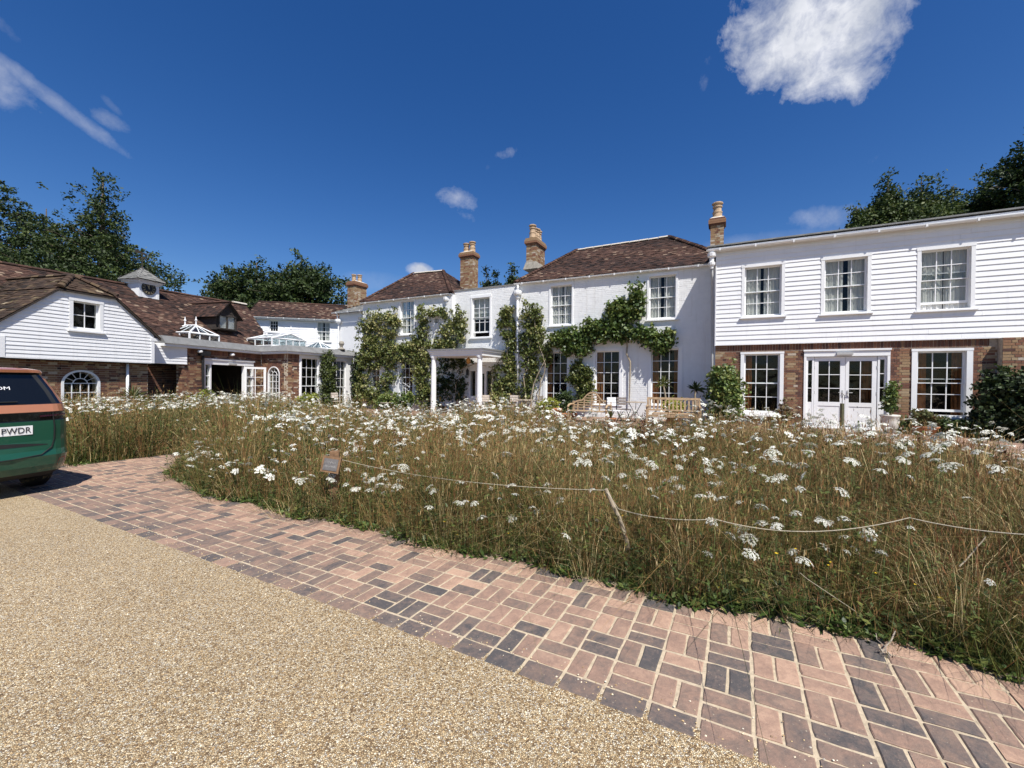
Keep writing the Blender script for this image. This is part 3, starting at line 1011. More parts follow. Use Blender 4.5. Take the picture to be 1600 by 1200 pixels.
def leaves_np(blobs, n, size, rng, flat=0.0, tone=(0.5, 0.22), shell=0.6, aspect=0.45, up=0.35, gravity=0.0, sprig=0, spread=0.07):
    """n leaf-sized folded faces spread through the ellipsoids blobs = [(centre, (rx, ry, rz) or 3x3 axes, weight)]."""
    wts = np.array([b[2] for b in blobs], float)
    full = n
    if sprig:
        n = max(8, n // sprig)
    idx = rng.choice(len(blobs), n, p=wts / wts.sum())
    cen = np.array([list(b[0]) for b in blobs])[idx]
    axs = np.array([np.diag(b[1]) if np.ndim(b[1]) == 1 else np.array(b[1]) for b in blobs])[idx]
    u = rng.normal(size=(n, 3))
    u /= np.linalg.norm(u, axis=1)[:, None]
    rr = np.where(rng.random(n) < shell, rng.uniform(0.72, 1.08, n), rng.random(n) ** 0.5)
    if sprig:
        rr = rr * np.clip(1 + 0.22 * rng.normal(size=n), 0.3, 1.7)
    pos = cen + np.einsum('ni,nij->nj', u * rr[:, None], axs)
    st_tone = rng.normal(0, tone[1] * 0.7, n)
    if sprig:
        rep = rng.integers(0, n, full)
        pos, u, axs, idx, st_tone = pos[rep] + rng.normal(size=(full, 3)) * spread * np.array([1, 1, .8]), u[rep], axs[rep], idx[rep], st_tone[rep]
        n = full
    out = np.einsum('ni,nij->nj', u, axs)
    out /= np.linalg.norm(out, axis=1)[:, None] + 1e-9
    d = out * 0.7 + rng.normal(size=(n, 3)) * 0.8
    d[:, 2] -= gravity
    d /= np.linalg.norm(d, axis=1)[:, None]
    nr = out * 0.6 + rng.normal(size=(n, 3)) * 0.55
    nr[:, 2] += up
    sd = np.cross(d, nr)
    sd /= np.linalg.norm(sd, axis=1)[:, None] + 1e-9
    nn = np.cross(sd, d)
    L = size * rng.uniform(0.6, 1.35, n)[:, None]
    b0 = pos - d * L * 0.5
    tip = pos + d * L * 0.5
    l = pos - d * L * 0.05 + sd * L * aspect + nn * L * 0.12
    r = pos - d * L * 0.05 - sd * L * aspect + nn * L * 0.12
    v = np.stack([b0, l, tip, r], 1).reshape(-1, 3)
    k = np.arange(n)[:, None] * 4
    tri = np.concatenate([k + np.array([[0, 2, 1]]), k + np.array([[0, 3, 2]])], 1).reshape(-1, 3)
    bt = rng.normal(0, tone[1] * 0.6, len(blobs))[idx]
    tn = np.clip(tone[0] + bt * .6 + (st_tone if sprig else 0) + rng.normal(0, tone[1] * (.7 if sprig else 1), n), 0, 1)
    return v, tri, np.repeat(tn, 4)


def merge_np(parts):
    vs, ts, ns, k = [], [], [], 0
    for v, t, n in parts:
        vs.append(v)
        ts.append(t + k)
        ns.append(n)
        k += len(v)
    return np.concatenate(vs), np.concatenate(ts), np.concatenate(ns)

# ------------------------------------------------------------------ the ground, drive, brick path, terrace
def grid_sheet(name, p0, p1, q0, q1, step, dz, mat, keep=None, extra=None):
    ps = np.arange(p0, p1 + step * .5, step)
    qs = np.arange(q0, q1 + step * .5, step)
    mb = MB()
    idx = {}
    for i, p in enumerate(ps):
        for j, q in enumerate(qs):
            x, y = from_pq(p, q)
            idx[i, j] = len(mb.v)
            mb.v.append(Vector((x, y, ground(x, y) + dz)))
    for i in range(len(ps) - 1):
        for j in range(len(qs) - 1):
            if keep is None or keep((ps[i] + ps[i + 1]) / 2, (qs[j] + qs[j + 1]) / 2):
                mb.f.append((idx[i, j], idx[i + 1, j], idx[i + 1, j + 1], idx[i, j + 1]))
                mb.t.append(.5)
                mb.m.append(0)
    o = make(name, mb, mat, smooth=True)
    o['kind'] = 'structure'
    return o


# ground to the horizon: fine near by, one wide skirt beyond
gm = MB()
NEAR = 34.0
ps = np.linspace(-NEAR, NEAR, 69)
for i in range(69):
    for j in range(69):
        x, y = from_pq(ps[i], ps[j])
        gm.v.append(Vector((x, y, ground(x, y) - 0.012)))
for i in range(68):
    for j in range(68):
        k = i * 69 + j
        gm.f.append((k, k + 69, k + 70, k + 1))
        gm.t.append(.5)
        gm.m.append(0)
rim = [i * 69 for i in range(69)] + [68 * 69 + j for j in range(1, 69)] + [i * 69 + 68 for i in range(67, -1, -1)] + [j for j in range(67, 0, -1)]
k0 = len(gm.v)
for r in rim:
    v = gm.v[r]
    gm.v.append(Vector((v.x * 30, v.y * 30, -0.6)))
for a in range(len(rim)):
    b = (a + 1) % len(rim)
    gm.f.append((rim[a], rim[b], k0 + b, k0 + a))
    gm.t.append(.5)
    gm.m.append(0)
make('ground', gm, M['lawn'], smooth=True)['kind'] = 'structure'

GE = 1.965                                                   # q of the drive's edge
grid_sheet('gravel_drive', -34, 34, GE - 34, GE - 0.012, 1.0, 0.017, M['gravel'])
LA = 0.21404                                                 # paving module
LP0, LQ0 = 0.1017 * PCX - 2.2566 * PSX, 0.1017 * PSX + 2.2566 * PCX


def path_edge(p):
    """q where the meadow begins along the path; the path opens out to the left behind the car."""
    if p > -6.6:
        return 3.09 + 0.05 * math.sin(p * 3.1) + 0.035 * math.sin(p * 7.7 + 1)
    if p > -9.4:
        return 3.10 + (-6.6 - p) * 0.20
    return 30.0


def left_edge(p, q):
    """True where the bed to the left of the path stands."""
    return p < -11.5 + 0.25 * (q - 4) and q > 3.3 or (p < -10.6 and q > 3.0 + (p + 10.6) * 0.04 and p < -10.9)


def on_path(p, q):
    if q < GE or q > 9.5 or p > 16:
        return False
    if p > -9.6 or q < path_edge(-9.3):
        return q < min(path_edge(p), 9) if p > -9.4 else (q < 3.55 and p > -20)
    return False


def path_zone(p, q):
    """Brick path: the strip along the drive and the spur that leads off to the pavilion on the left."""
    if GE <= q <= path_edge(p) + 0.10 and p > -9.4 and p < 30:
        return True
    spur = -11.4 + 0.15 * (q - 3.0) <= p <= -8.9 - 0.05 * (q - 3) and 2.9 < q < 14
    strip = p <= -8.9 and p > -30 and GE <= q <= 3.05
    return spur or strip


def in_meadow(p, q):
    if q > 9.6 or p > 3.35 - 0.06 * (q - 6) + 0.12 * math.sin(q * 4):
        return q < 6.9 and 3.35 < p < 9 and q > path_edge(p) and p < 3.35 + (6.9 - q) * 0.35
    if p > -8.95 - 0.05 * (q - 3):
        return q > path_edge(p)
    if p < -11.4 + 0.15 * (q - 3.0):
        return q > 2.98 and q < 9.6 and p > -30
    return False


path = grid_sheet('brick_path', -31, 30, GE, 14.0, 0.107, 0.0135, M['sand'], lambda p, q: path_zone(p, q))
# pavers in basket weave: pairs of bricks turned about from one square to the next
pav = []
prs = random.Random(3)
hb = LA / 2
for i in range(-96, 62):
    for j in range(-1, 56):
        pu, qu = LP0 + i * LA, LQ0 + j * LA
        if not path_zone(pu + hb, qu + hb) and not (j == -1 and path_zone(pu + hb, qu + LA + .05)):
            continue
        along = (i + j) % 2 == 0
        J = 0.0072
        if j == -1:                                          # edging course: one row of stretchers
            cells = [(pu + J, pu + LA - J, qu + hb + J - 0.03, qu + LA - J)]
        elif along:
            cells = [(pu + J, pu + LA - J, qu + J, qu + hb - J), (pu + J, pu + LA - J, qu + hb + J, qu + LA - J)]
        else:
            cells = [(pu + J, pu + hb - J, qu + J, qu + LA - J), (pu + hb + J, pu + LA - J, qu + J, qu + LA - J)]
        for c in cells:
            f = clampf((c[2] - 2.0) / 1.0, 0, 1)
            u = prs.random()
            t = clampf(prs.gauss(0.43 + 0.33 * f, 0.20), 0.15, 1)
            if u < 0.16 - 0.07 * f:
                t = prs.uniform(0.0, 0.22)
            if c[0] < -3:
                t = t * 0.85
            pav.append((*c, t))


def paver_poly(mb, c, big):
    a, b, d, e, t = c
    j = 0.0028
    cs = [(a, d), (b, d), (b, e), (a, e)]
    cs = [(p + prs.uniform(-j, j), q + prs.uniform(-j, j)) for p, q in cs]
    lift = 0.0195 + prs.uniform(-0.0015, 0.002)
    tip = [prs.uniform(-0.0012, 0.0012) for _ in range(4)]
    mp, mq = (a + b) / 2, (d + e) / 2

    def w(p, q, h):
        x, y = from_pq(p, q)
        return Vector((x, y, ground(x, y) + h))
    if big:
        ring = []                                            # each side broken once, so that edges are not ruled lines
        for k in range(4):
            p0, q0 = cs[k]
            p1, q1 = cs[(k + 1) % 4]
            ring.append((p0 + (mp - p0) * .02, q0 + (mq - q0) * .02))
            f = prs.uniform(.35, .65)
            ring.append((p0 + (p1 - p0) * f + prs.uniform(-.0035, .0035), q0 + (q1 - q0) * f + prs.uniform(-.0035, .0035)))
        b0 = [w(p, q, 0.004) for p, q in ring]
        b1 = [w(p, q, lift - 0.004) for p, q in ring]
        ti = [w(p + clampf(mp - p, -.005, .005), q + clampf(mq - q, -.005, .005), lift + tip[(k // 2) % 4]) for k, (p, q) in enumerate(ring)]
        mb.poly(ti, t)
        for k in range(8):
            n = (k + 1) % 8
            mb.poly([b0[k], b0[n], b1[n], b1[k]], t)
            mb.poly([b1[k], b1[n], ti[n], ti[k]], t)
    else:
        b0 = [w(p, q, 0.004) for p, q in cs]
        b1 = [w(p, q, lift) for p, q in cs]
        mb.poly(b1, t)
        for k in range(4):
            n = (k + 1) % 4
            mb.poly([b0[k], b0[n], b1[n], b1[k]], t)


def view_key(c):
    x, y = from_pq((c[0] + c[1]) / 2, (c[2] + c[3]) / 2)
    inside = y > 0.5 and abs(x) < y * 1.28 and (HC / y) < 0.96
    return (0 if inside else 1, x * x + y * y)


pav.sort(key=view_key)
for c in pav[:300]:
    mb = MB()
    paver_poly(mb, c, True)
    make('brick', mb, M['paver'], path)
mb = MB()
for k, c in enumerate(pav[300:]):
    paver_poly(mb, c, k < 700)
make('brick', mb, M['paver'], path)['kind'] = 'stuff'

# loose stones of the drive, some strayed onto the bricks
stn = MB()
for k in range(9000):
    if k < 420:
        p, q = prs.uniform(-6, 2.2), GE + abs(prs.gauss(0, .09)) - .02
    else:
        d_ = prs.uniform(1.35, 4.6)
        x_ = prs.uniform(-1.3, 1.0) * d_
        p, q = to_pq(x_, d_)
        if q > GE - .01:
            continue
    x, y = from_pq(p, q)
    r = prs.uniform(.0025, .0052)
    cst = Vector((x, y, ground(x, y) + (.0175 if q < GE else .0205) + r * .35))
    tn = prs.random()
    a_ = prs.uniform(0, 6.28)
    e = [cst + Vector((math.cos(a_ + i * 1.5708) * r * prs.uniform(.8, 1.5), math.sin(a_ + i * 1.5708) * r * prs.uniform(.8, 1.5), prs.uniform(-.2, .2) * r)) for i in range(4)]
    t_, b_ = cst + Vector((prs.uniform(-.3, .3) * r, prs.uniform(-.3, .3) * r, r * .8)), cst - Vector((0, 0, r * .8))
    for i in range(4):
        stn.poly([e[i], e[(i + 1) % 4], t_], tn)
        stn.poly([e[(i + 1) % 4], e[i], b_], tn)
tag(make('loose_gravel', stn, M['pebble']), 'loose stones of the gravel drive, some strayed onto the brick edge', 'gravel', None, 'stuff')

# terrace before the house, laid in stretcher rows
def on_terrace(p, q):
    if q > 18.5 or p < -24 or p > 9:
        return False
    if p > 3.1:
        return q > 2.9 and p > 3.2 + max(0, 6.9 - q) * 0.35 or q > 9.3
    return q > 9.3


terrace = grid_sheet('brick_terrace', -24, 9, 3.0, 18.5, 0.25, 0.010, M['sand'], lambda p, q: on_terrace(p, q) and not path_zone(p, q))
ter = []
for j in range(0, 142):
    q = 3.0 + j * 0.109
    off = prs.random() * 0.2
    for i in range(-112, 42):
        p = i * 0.219 + off
        if on_terrace(p, q) and on_terrace(p + .2, q + .1) and not path_zone(p, q):
            ter.append((p + .005, p + .214, q + .005, q + .104, clampf(prs.gauss(0.62, 0.17), 0, 1)))


def terrace_key(c):
    x, y = from_pq(c[0], c[2])
    px = 800 + 648 * x / max(y, .1)
    return (0 if 1380 < px < 1600 and c[0] > 2.9 else 1, x * x + y * y)


ter.sort(key=terrace_key)
for c in ter[:150]:
    mb = MB()
    paver_poly(mb, c, False)
    make('brick', mb, M['paver'], terrace)
mb = MB()
for c in ter[150:]:
    paver_poly(mb, c, False)
make('brick', mb, M['paver'], terrace)['kind'] = 'stuff'
# soil of the flower beds
grid_sheet('meadow_soil', -30, 9, 2.9, 9.9, 0.3, 0.012, M['soil'], lambda p, q: in_meadow(p, q) or in_meadow(p + .15, q) or in_meadow(p, q + .12))

# ------------------------------------------------------------------ planes of the buildings
PR = PL(anchor(1313, 12.3), -27)                             # brick front of the wing on the right
PRC = PR.off(0.05)                                           # its cladding
PH = PR.off(-1.05)                                           # white house
PHM = PH.off(-0.18)                                          # its middle bay
PG = PL(anchor(240, 15.9), 76)                               # weatherboarded gable on the left
PA = PL((-13.954, 16.5), 80)                                 # pavilion, entrance side
PB = PL((-13.067, 21.6), -25.5)                                # pavilion, short end
PS = PL((-11.18, 20.7), 64.7)                                 # pavilion, sash side


def red_edge(rs, holes, base=0.64, spread=0.19):
    def f(s, z):
        for h in holes:
            if h[2] - .1 < z < h[3] + .3 and (abs(s - h[0]) < .17 or abs(s - h[1]) < .17):
                return rs.gauss(0.36, 0.10)
        return rs.gauss(base, spread)
    return f


def soldier(items, s0, s1, z, rs, h=0.215):
    s = s0
    while s < s1:
        items.append((s, min(s + .065, s1), z, z + h, clampf(rs.gauss(.37, .10), 0, 1)))
        s += .075


# ------------------------------------------------------------------ the wing on the right
brs = random.Random(21)
wing = empty('wing_building', PR.pt(1.5, 0.1, -3), 'white weatherboarded upper storey over brick with wide white double doors', 'building')
RS0, RS1, RB = PR.at(1117, 600)[0], 7.2, -0.25
zclad = PR.at(1300, 534.5)[1]
zgut = PRC.off(0.18).at(1300, 367)[1]
up_holes = [
    window(wing, PRC, (1166, 1218.5, 418, 490.5), (.085, .085, .09, .03), 3, 4, .035, 'net'),
    window(wing, PRC, (1291, 1352, 406, 485), (.085, .085, .09, .03), 3, 4, .035, 'net'),
    window(wing, PRC, (1442, 1513, 391, 479), (.085, .085, .09, .03), 3, 4, .035, 'net', slid=.16),
    window(wing, PRC, (1668, 1745, 375, 472), (.085, .085, .09, .03), 3, 4, .035, 'net')]
lo_holes = [
    window(wing, PR, (1164.8, 1215.6, 555, 642), (.10, .10, .06, .05), 3, 4, .05, 'drape'),
    window(wing, PR, (1436, 1505.7, 551, 645), (.12, .12, .07, .05), 3, 4, .05, 'drape', slid=.09)]
# doors
ds0, ds1, dz0, dz1 = PR.box((1255.5, 1390, 548, 669.5))
dz0 = max(dz0, 0.2)
lo_holes.append((ds0, ds1, dz0 - 0.02, dz1))
mb = MB()
pbox(mb, PR, ds0, ds1, dz1 - .16, dz1, -.14, .03)
pbox(mb, PR, ds0 - .02, ds1 + .02, dz1 + .001, dz1 + .05, -.05, .06)
pbox(mb, PR, ds0, ds0 + .06, dz0, dz1 - .16, -.14, .025)
pbox(mb, PR, ds1 - .06, ds1, dz0, dz1 - .16, -.14, .025)
pbox(mb, PR, ds0 - .03, ds1 + .03, dz0 - .05, dz0, -.14, .06)
dframe = make('door_frame', mb, M['white'], wing)
dl = [PR.at(x, 610)[0] for x in (1272.5, 1321, 1370.5)]
dtop = dz1 - .17
for (a, b) in ((ds0 + .06, dl[0] - .01), (dl[2] + .01, ds1 - .06)):       # sidelights
    mb = MB()
    st = .05
    pz0, pz1 = PR.at((1262 if a < 0 else 1380), 628)[1], dtop - .10
    pbox(mb, PR, a, a + st, dz0, dtop, -.09, -.02)
    pbox(mb, PR, b - st, b, dz0, dtop, -.09, -.02)
    pbox(mb, PR, a + st, b - st, dz0, pz0, -.085, -.025)
    pbox(mb, PR, a + st, b - st, pz1, dtop, -.09, -.02)
    for k in (1, 2):
        z = pz0 + (pz1 - pz0) * k / 3
        pbox(mb, PR, a + st, b - st, z - .01, z + .01, -.07, -.03)
    sl = make('sidelight', mb, M['white'], wing)
    for k in range(3):
        mb = MB()
        pbox(mb, PR, a + st + .003, b - st - .003, pz0 + (pz1 - pz0) * k / 3 + .004, pz0 + (pz1 - pz0) * (k + 1) / 3 - .004, -.055, -.05)
        make('pane', mb, M['glass'], sl)
for n, (a, b) in enumerate(((dl[0], dl[1] - .004), (dl[1] + .004, dl[2]))):
    ga, gb, gz0, gz1 = PR.box(((1279, 1313, 564, 628), (1327, 1363, 564, 629.5))[n])
    o = -.035
    mb = MB()
    pbox(mb, PR, a, ga, dz0, dtop, o - .05, o)
    pbox(mb, PR, gb, b, dz0, dtop, o - .05, o)
    pbox(mb, PR, ga, gb, gz1, dtop, o - .05, o)
    pbox(mb, PR, ga, gb, gz0 - .12, gz0, o - .05, o)
    pbox(mb, PR, ga, gb, dz0, dz0 + .17, o - .05, o)
    pbox(mb, PR, ga + .002, gb - .002, dz0 + .172, gz0 - .122, o - .035, o - .013)
    for k in (1, 2):
        z = gz0 + (gz1 - gz0) * k / 3
        pbox(mb, PR, ga, gb, z - .010, z + .010, o - .03, o - .004)
    pbox(mb, PR, (ga + gb) / 2 - .010, (ga + gb) / 2 + .010, gz0, gz1, o - .031, o - .005)
    leaf = make('door', mb, M['white'], wing)
    for k in range(3):
        for i in range(2):
            mb = MB()
            w2 = (gb - ga) / 2
            h3 = (gz1 - gz0) / 3
            pbox(mb, PR, ga + w2 * i + .004, ga + w2 * (i + 1) - .004, gz0 + h3 * k + .004, gz0 + h3 * (k + 1) - .004, o - .02, o - .016)
            make('pane', mb, M['glass'], leaf)
    hs = b - .06 if n == 0 else a + .05
    mb = MB()
    pbox(mb, PR, hs - .018, hs + .018, dz0 + .92, dz0 + 1.12, o, o + .012)
    mb.tube([PR.pt(hs, dz0 + 1.05, o + .012), PR.pt(hs, dz0 + 1.05, o + .06), PR.pt(hs + (.11 if n else -.11), dz0 + 1.05, o + .062)], .010, 6)
    make('handle', mb, M['grey_metal'], leaf)
    for zz in (.25, 1.0, 1.75):
        mb = MB()
        he = a if n == 0 else b
        pbox(mb, PR, he - .012, he + .012, dz0 + zz, dz0 + zz + .09, o, o + .010)
        make('hinge', mb, M['grey_metal'], leaf)
mb = MB()
pbox(mb, PR, *PR.box((1306.5, 1332, 550, 558))[:2], dz1 - .12, dz1 - .05, .03, .10)
make('wall_lamp', mb, M['grey_metal'], wing)
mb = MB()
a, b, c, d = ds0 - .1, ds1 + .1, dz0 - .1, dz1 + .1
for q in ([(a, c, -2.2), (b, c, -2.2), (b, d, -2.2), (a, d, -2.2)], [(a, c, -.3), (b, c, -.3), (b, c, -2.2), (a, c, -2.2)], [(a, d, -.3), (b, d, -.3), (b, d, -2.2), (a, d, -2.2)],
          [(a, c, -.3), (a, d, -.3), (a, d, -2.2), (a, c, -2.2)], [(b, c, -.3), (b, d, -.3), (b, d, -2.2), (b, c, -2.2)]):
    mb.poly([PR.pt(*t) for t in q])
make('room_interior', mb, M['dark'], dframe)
mb = MB()
sheet(mb, PR, dl[1] + .45, dl[2] - .05, dz0, dtop, -.4, .03, 3, brs, 20)
make('curtain', mb, M['drape'], dframe)
for k in range(12):                                          # brick step below the doors
    mb = MB()
    w = (ds1 - ds0 + .3) / 12
    pbox(mb, PR, ds0 - .15 + w * k + .005, ds0 - .15 + w * (k + 1) - .005, -.1, dz0 - .055, .03, .30, brs.uniform(.3, .7))
    make('step_brick', mb, M['brick'], wing)
# walls
mb = MB()
wall_slab(mb, PR, RS0, RS1, RB, zclad, lo_holes, -.30, -.010)
make('wall', mb, M['mortar'], wing)
PSTEP = PR.at(1558, 560)[0]
items = lay_bricks(RS0, PSTEP, RB, zclad - .22, lo_holes, brs, True, 1.0, red_edge(brs, lo_holes))
soldier(items, RS0 + .35, PSTEP - .15, zclad - .215, brs)
items += [(RS0, RS0 + .11, zclad - .215 + k * .075, zclad - .15 + k * .075, .6) for k in range(3)] + [(RS0 + .12, RS0 + .34, zclad - .215 + k * .075, zclad - .15 + k * .075, .55) for k in range(3)]


def seen_first(b):
    return (0 if b[2] > .55 else 1, (b[0] - 1.2) ** 2 - b[2] * .3)


put_bricks(wing, PR, items, 260, seen_first, M['brick'], brs)
PIER = PR.off(.24)
mb = MB()
pbox(mb, PIER, PSTEP, RS1, RB, zclad - .02, -.23, -.010)
make('pier', mb, M['mortar'], wing)
put_bricks(wing, PIER, lay_bricks(PSTEP, RS1, RB, zclad - .03, [], brs, True, 1.0, lambda s, z: brs.gauss(.6, .18)), 40, lambda b: (b[0] - PSTEP) - b[2], M['brick'], brs)
mb = MB()
wall_slab(mb, PRC, RS0, RS1, zclad, zgut + .02, up_holes, -.33, 0.0)
pbox(mb, PRC, RS0 - .004, RS0 + .22, RB, zgut, -6.5, -.34)             # end wall towards the house
pbox(mb, PRC, RS1 - .2, RS1, RB, zgut, -6.5, -.34)
pbox(mb, PRC, RS0, RS1, RB, zgut, -6.8, -6.5)
make('upper_wall', mb, M['cladding'], wing)
brd = [(h[0] - .085, h[1] + .085, h[2] - .07, h[3] + .09) for h in up_holes]
weatherboards(wing, PRC, zclad + .01, zgut + .0, .146, lambda z: (RS0 + .012, RS1), brd, M['cladding'], False, .024, brs)
mb = MB()
pbox(mb, PRC, RS0 - .02, RS0 + .010, zclad - .03, zgut, -.2, .035)
pbox(mb, PRC, RS0 + .011, RS1, zclad - .02, zclad + .009, -.1, .026)
make('corner_board', mb, M['cladding'], wing)
mb = MB()
pbox(mb, PRC, RS0 - .25, RS1, zgut - .03, zgut - .005, 0.026, .11)
make('soffit', mb, M['cladding'], wing)
mb = MB()
pbox(mb, PRC, RS0 - .25, RS1, zgut - .09, zgut + .05, .111, .13)
make('fascia', mb, M['cladding'], wing)
gutter(wing, PRC, RS0 - .3, RS1, PRC.off(.19).at(1104, 391)[1] - .0, PRC.off(.19).at(1600, 334.5)[1] + .0, .19, .058)
mb = MB()
pbox(mb, PRC, RS0 - .28, RS1, zgut + .10, zgut + .135, -6.9, .17)
make('roof', mb, M['lead'], wing)
chimney(wing, PH.off(-1.6).pt(PH.off(-1.6).at(1120.5, 370)[0], 0).xy[:], -27, .46, .5, 5.9, 1.5 + 254 / 648 * (PH.off(-1.6).pt(PH.off(-1.6).at(1120.5, 370)[0], 0).y), [(0, 0, .62, .155)], brs, .29)
mb = MB()                                                    # ornate rainwater head and pipe in the corner
gs, gz = PRC.off(.3).at(1110, 400)
mb.lathe(PRC.pt(RS0 - .14, zgut - .62, .12), [(.05, 0), (.06, .08), (.10, .12), (.11, .2), (.07, .23), (.07, .36), (.13, .40), (.14, .5), (.10, .52), (.10, .58)], 10)
make('rainwater_head', mb, M['white'], wing)
mb = MB()
mb.tube([PRC.pt(RS0 - .14, zgut - .6, .1), PRC.pt(RS0 - .12, zgut - .9, -.1), PRC.pt(RS0 - .09, 2.6, -.12), PRC.pt(RS0 - .09, .1, -.12)], .042, 8)
make('downpipe', mb, M['grey_metal'], wing, smooth=True)

# ------------------------------------------------------------------ the white house
house = empty('white_house', PH.pt(-11, 0, -4), 'long white painted brick house with hipped tile roofs and a small porch', 'building')
hrs = random.Random(33)
HL, HM0, HM1, HR = PH.at(567, 500)[0], PH.at(706, 500)[0], PH.at(806, 500)[0], RS0 + .3
zE = PH.off(.12).at(950, 425.5)[1]
zEL = PH.off(.12).at(632, 464)[1]
fr = (.10, .12, .10, .02)
hr_holes = [
    window(house, PH, (862, 892, 447.5, 505), (.07, .07, .10, .03), 3, 4, .05, 'net'),
    window(house, PH, (1016, 1054, 432.5, 495), (.07, .07, .10, .03), 3, 4, .05, 'net'),
    window(house, PH, (854, 884.5, 552, 630), fr, 3, 5, 0, 'drape', rail=False),
    window(house, PH, (931.5, 966, 550, 630.5), fr, 3, 5, 0, 'drape', rail=False),
    window(house, PH, (1019, 1058.5, 547, 631), fr, 3, 5, 0, 'drape', rail=False)]
hm_holes = [window(house, PHM, (739, 764, 466.5, 524), (.08, .08, .12, .03), 3, 4, .06, 'blind', slid=.2)]
hl_holes = [
    window(house, PH, (626.5, 646, 471.5, 520), (.08, .08, .06, .03), 3, 4, .05, 'net'),
    window(house, PH, (625, 644, 562, 617), (.12, .08, .06, .02), 3, 4, 0, None),
    window(house, PH, (579, 592.5, 568, 606), (.06, .06, .06, .02), 2, 4, 0, None)]
# entrance door with sidelights under the porch
es0, es1, ez0, ez1 = PHM.box((733, 770, 577, 640))
ez0 = .02
hm_holes.append((es0, es1, ez0, ez1))
mb = MB()
pbox(mb, PHM, es0, es1, ez1 - .08, ez1, -.12, .03)
pbox(mb, PHM, es0, es0 + .07, ez0, ez1 - .08, -.12, .03)
pbox(mb, PHM, es1 - .07, es1, ez0, ez1 - .08, -.12, .03)
e1, e2 = es0 + (es1 - es0) * .30, es0 + (es1 - es0) * .72
pbox(mb, PHM, e1 - .03, e1 + .03, ez0, ez1 - .08, -.11, .02)
pbox(mb, PHM, e2 - .03, e2 + .03, ez0, ez1 - .08, -.11, .02)
pbox(mb, PHM, es0 + .07, e1 - .03, ez0, ez0 + .75, -.09, 0)
pbox(mb, PHM, e2 + .03, es1 - .07, ez0, ez0 + .75, -.09, 0)
ef = make('door_frame', mb, M['white'], house)
mb = MB()
pbox(mb, PHM, e1 + .032, e2 - .032, ez0, ez0 + .7, -.09, -.04)
pbox(mb, PHM, e1 + .032, e1 + .12, ez0 + .7, ez1 - .082, -.09, -.04)
pbox(mb, PHM, e2 - .12, e2 - .032, ez0 + .7, ez1 - .082, -.09, -.04)
pbox(mb, PHM, e1 + .12, e2 - .12, ez1 - .2, ez1 - .082, -.09, -.04)
ed = make('door', mb, M['white'], house)
for a, b, z0 in ((es0 + .08, e1 - .04, ez0 + .76), (e2 + .04, es1 - .08, ez0 + .76), (e1 + .12, e2 - .12, ez0 + .7)):
    n = 4
    zt = ez1 - (.2 if a > e1 and b < e2 else .09)
    for k in range(n):
        mb = MB()
        pbox(mb, PHM, a, b, z0 + (zt - z0) * k / n + .012, z0 + (zt - z0) * (k + 1) / n - .012, -.06, -.055)
        make('pane', mb, M['glass'], ed if a > e1 and b < e2 else ef)
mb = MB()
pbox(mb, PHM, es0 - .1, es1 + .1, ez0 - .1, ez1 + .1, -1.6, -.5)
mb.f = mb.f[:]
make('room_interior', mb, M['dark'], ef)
# round window
rs_, rz_ = PH.at(682, 501)
rr_ = .155
hl_holes.append((rs_ - rr_ * .8, rs_ + rr_ * .8, rz_ - rr_ * .8, rz_ + rr_ * .8))


def ring(mb, P, s, z, r0, r1, o0, o1, n=20, a0=0.0, a1=6.28319):
    for k in range(n):
        t0, t1 = a0 + (a1 - a0) * k / n, a0 + (a1 - a0) * (k + 1) / n
        q = [P.pt(s + r * math.cos(t), z + r * math.sin(t), o) for o in (o0, o1) for (r, t) in ((r0, t0), (r1, t0), (r1, t1), (r0, t1))]
        mb.hexa(q)


mb = MB()
ring(mb, PH, rs_, rz_, rr_, rr_ + .07, -.2, .02)
rw = make('round_window', mb, M['white'], house)
mb = MB()
pbox(mb, PH, rs_ - .01, rs_ + .01, rz_ - rr_, rz_ + rr_, -.09, -.07)
pbox(mb, PH, rs_ - rr_, rs_ + rr_, rz_ - .01, rz_ + .01, -.091, -.069)
make('glazing_bar', mb, M['white'], rw)
mb = MB()
mb.poly([PH.pt(rs_ + rr_ * math.cos(t * .3142), rz_ + rr_ * math.sin(t * .3142), -.10) for t in range(20)])
make('pane', mb, M['glass'], rw)
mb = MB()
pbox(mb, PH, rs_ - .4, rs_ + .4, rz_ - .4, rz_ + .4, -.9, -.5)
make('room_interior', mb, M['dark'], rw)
# walls
zMt = PHM.at(752, 451)[1]
mb = MB()
wall_slab(mb, PH, HM1, HR, -.3, zE - .02, hr_holes, -.32, -.008)
wall_slab(mb, PHM, HM0, HM1, -.3, zMt, hm_holes, -.32, -.008)
wall_slab(mb, PH, HL, HM0, -.5, zEL - .02, hl_holes, -.32, -.008)
pbox(mb, PH, HL, HL + .3, -.5, zEL - .03, -7, -.33)
pbox(mb, PH, HM0 - .3, HM0, -.3, zEL - .03, -7, -.33)
pbox(mb, PH, HM1, HM1 + .3, -.3, zE - .03, -7, -.33)
pbox(mb, PH, HL, HR, -.3, 5.5, -7.3, -7)
make('wall', mb, M['white_brick'], house)
wt = lambda s, z: .5
cas_h = lambda L: [(h[0] - .10, h[1] + .10, h[2] - .06, h[3] + .10) for h in L]
mb = MB()
for P, a, b, zt, hl in ((PH, HM1, HR, zE - .06, hr_holes), (PHM, HM0, HM1, zMt - .08, hm_holes), (PH, HL, HM0, zEL - .06, hl_holes)):
    for bk in lay_bricks(a, b, -.2, zt, hl, hrs, True, 1.0, wt):
        brick_piece(mb, P, bk, hrs, .009, 0, .003)
make('brick', mb, M['white_brick'], house)['kind'] = 'stuff'
mb = MB()
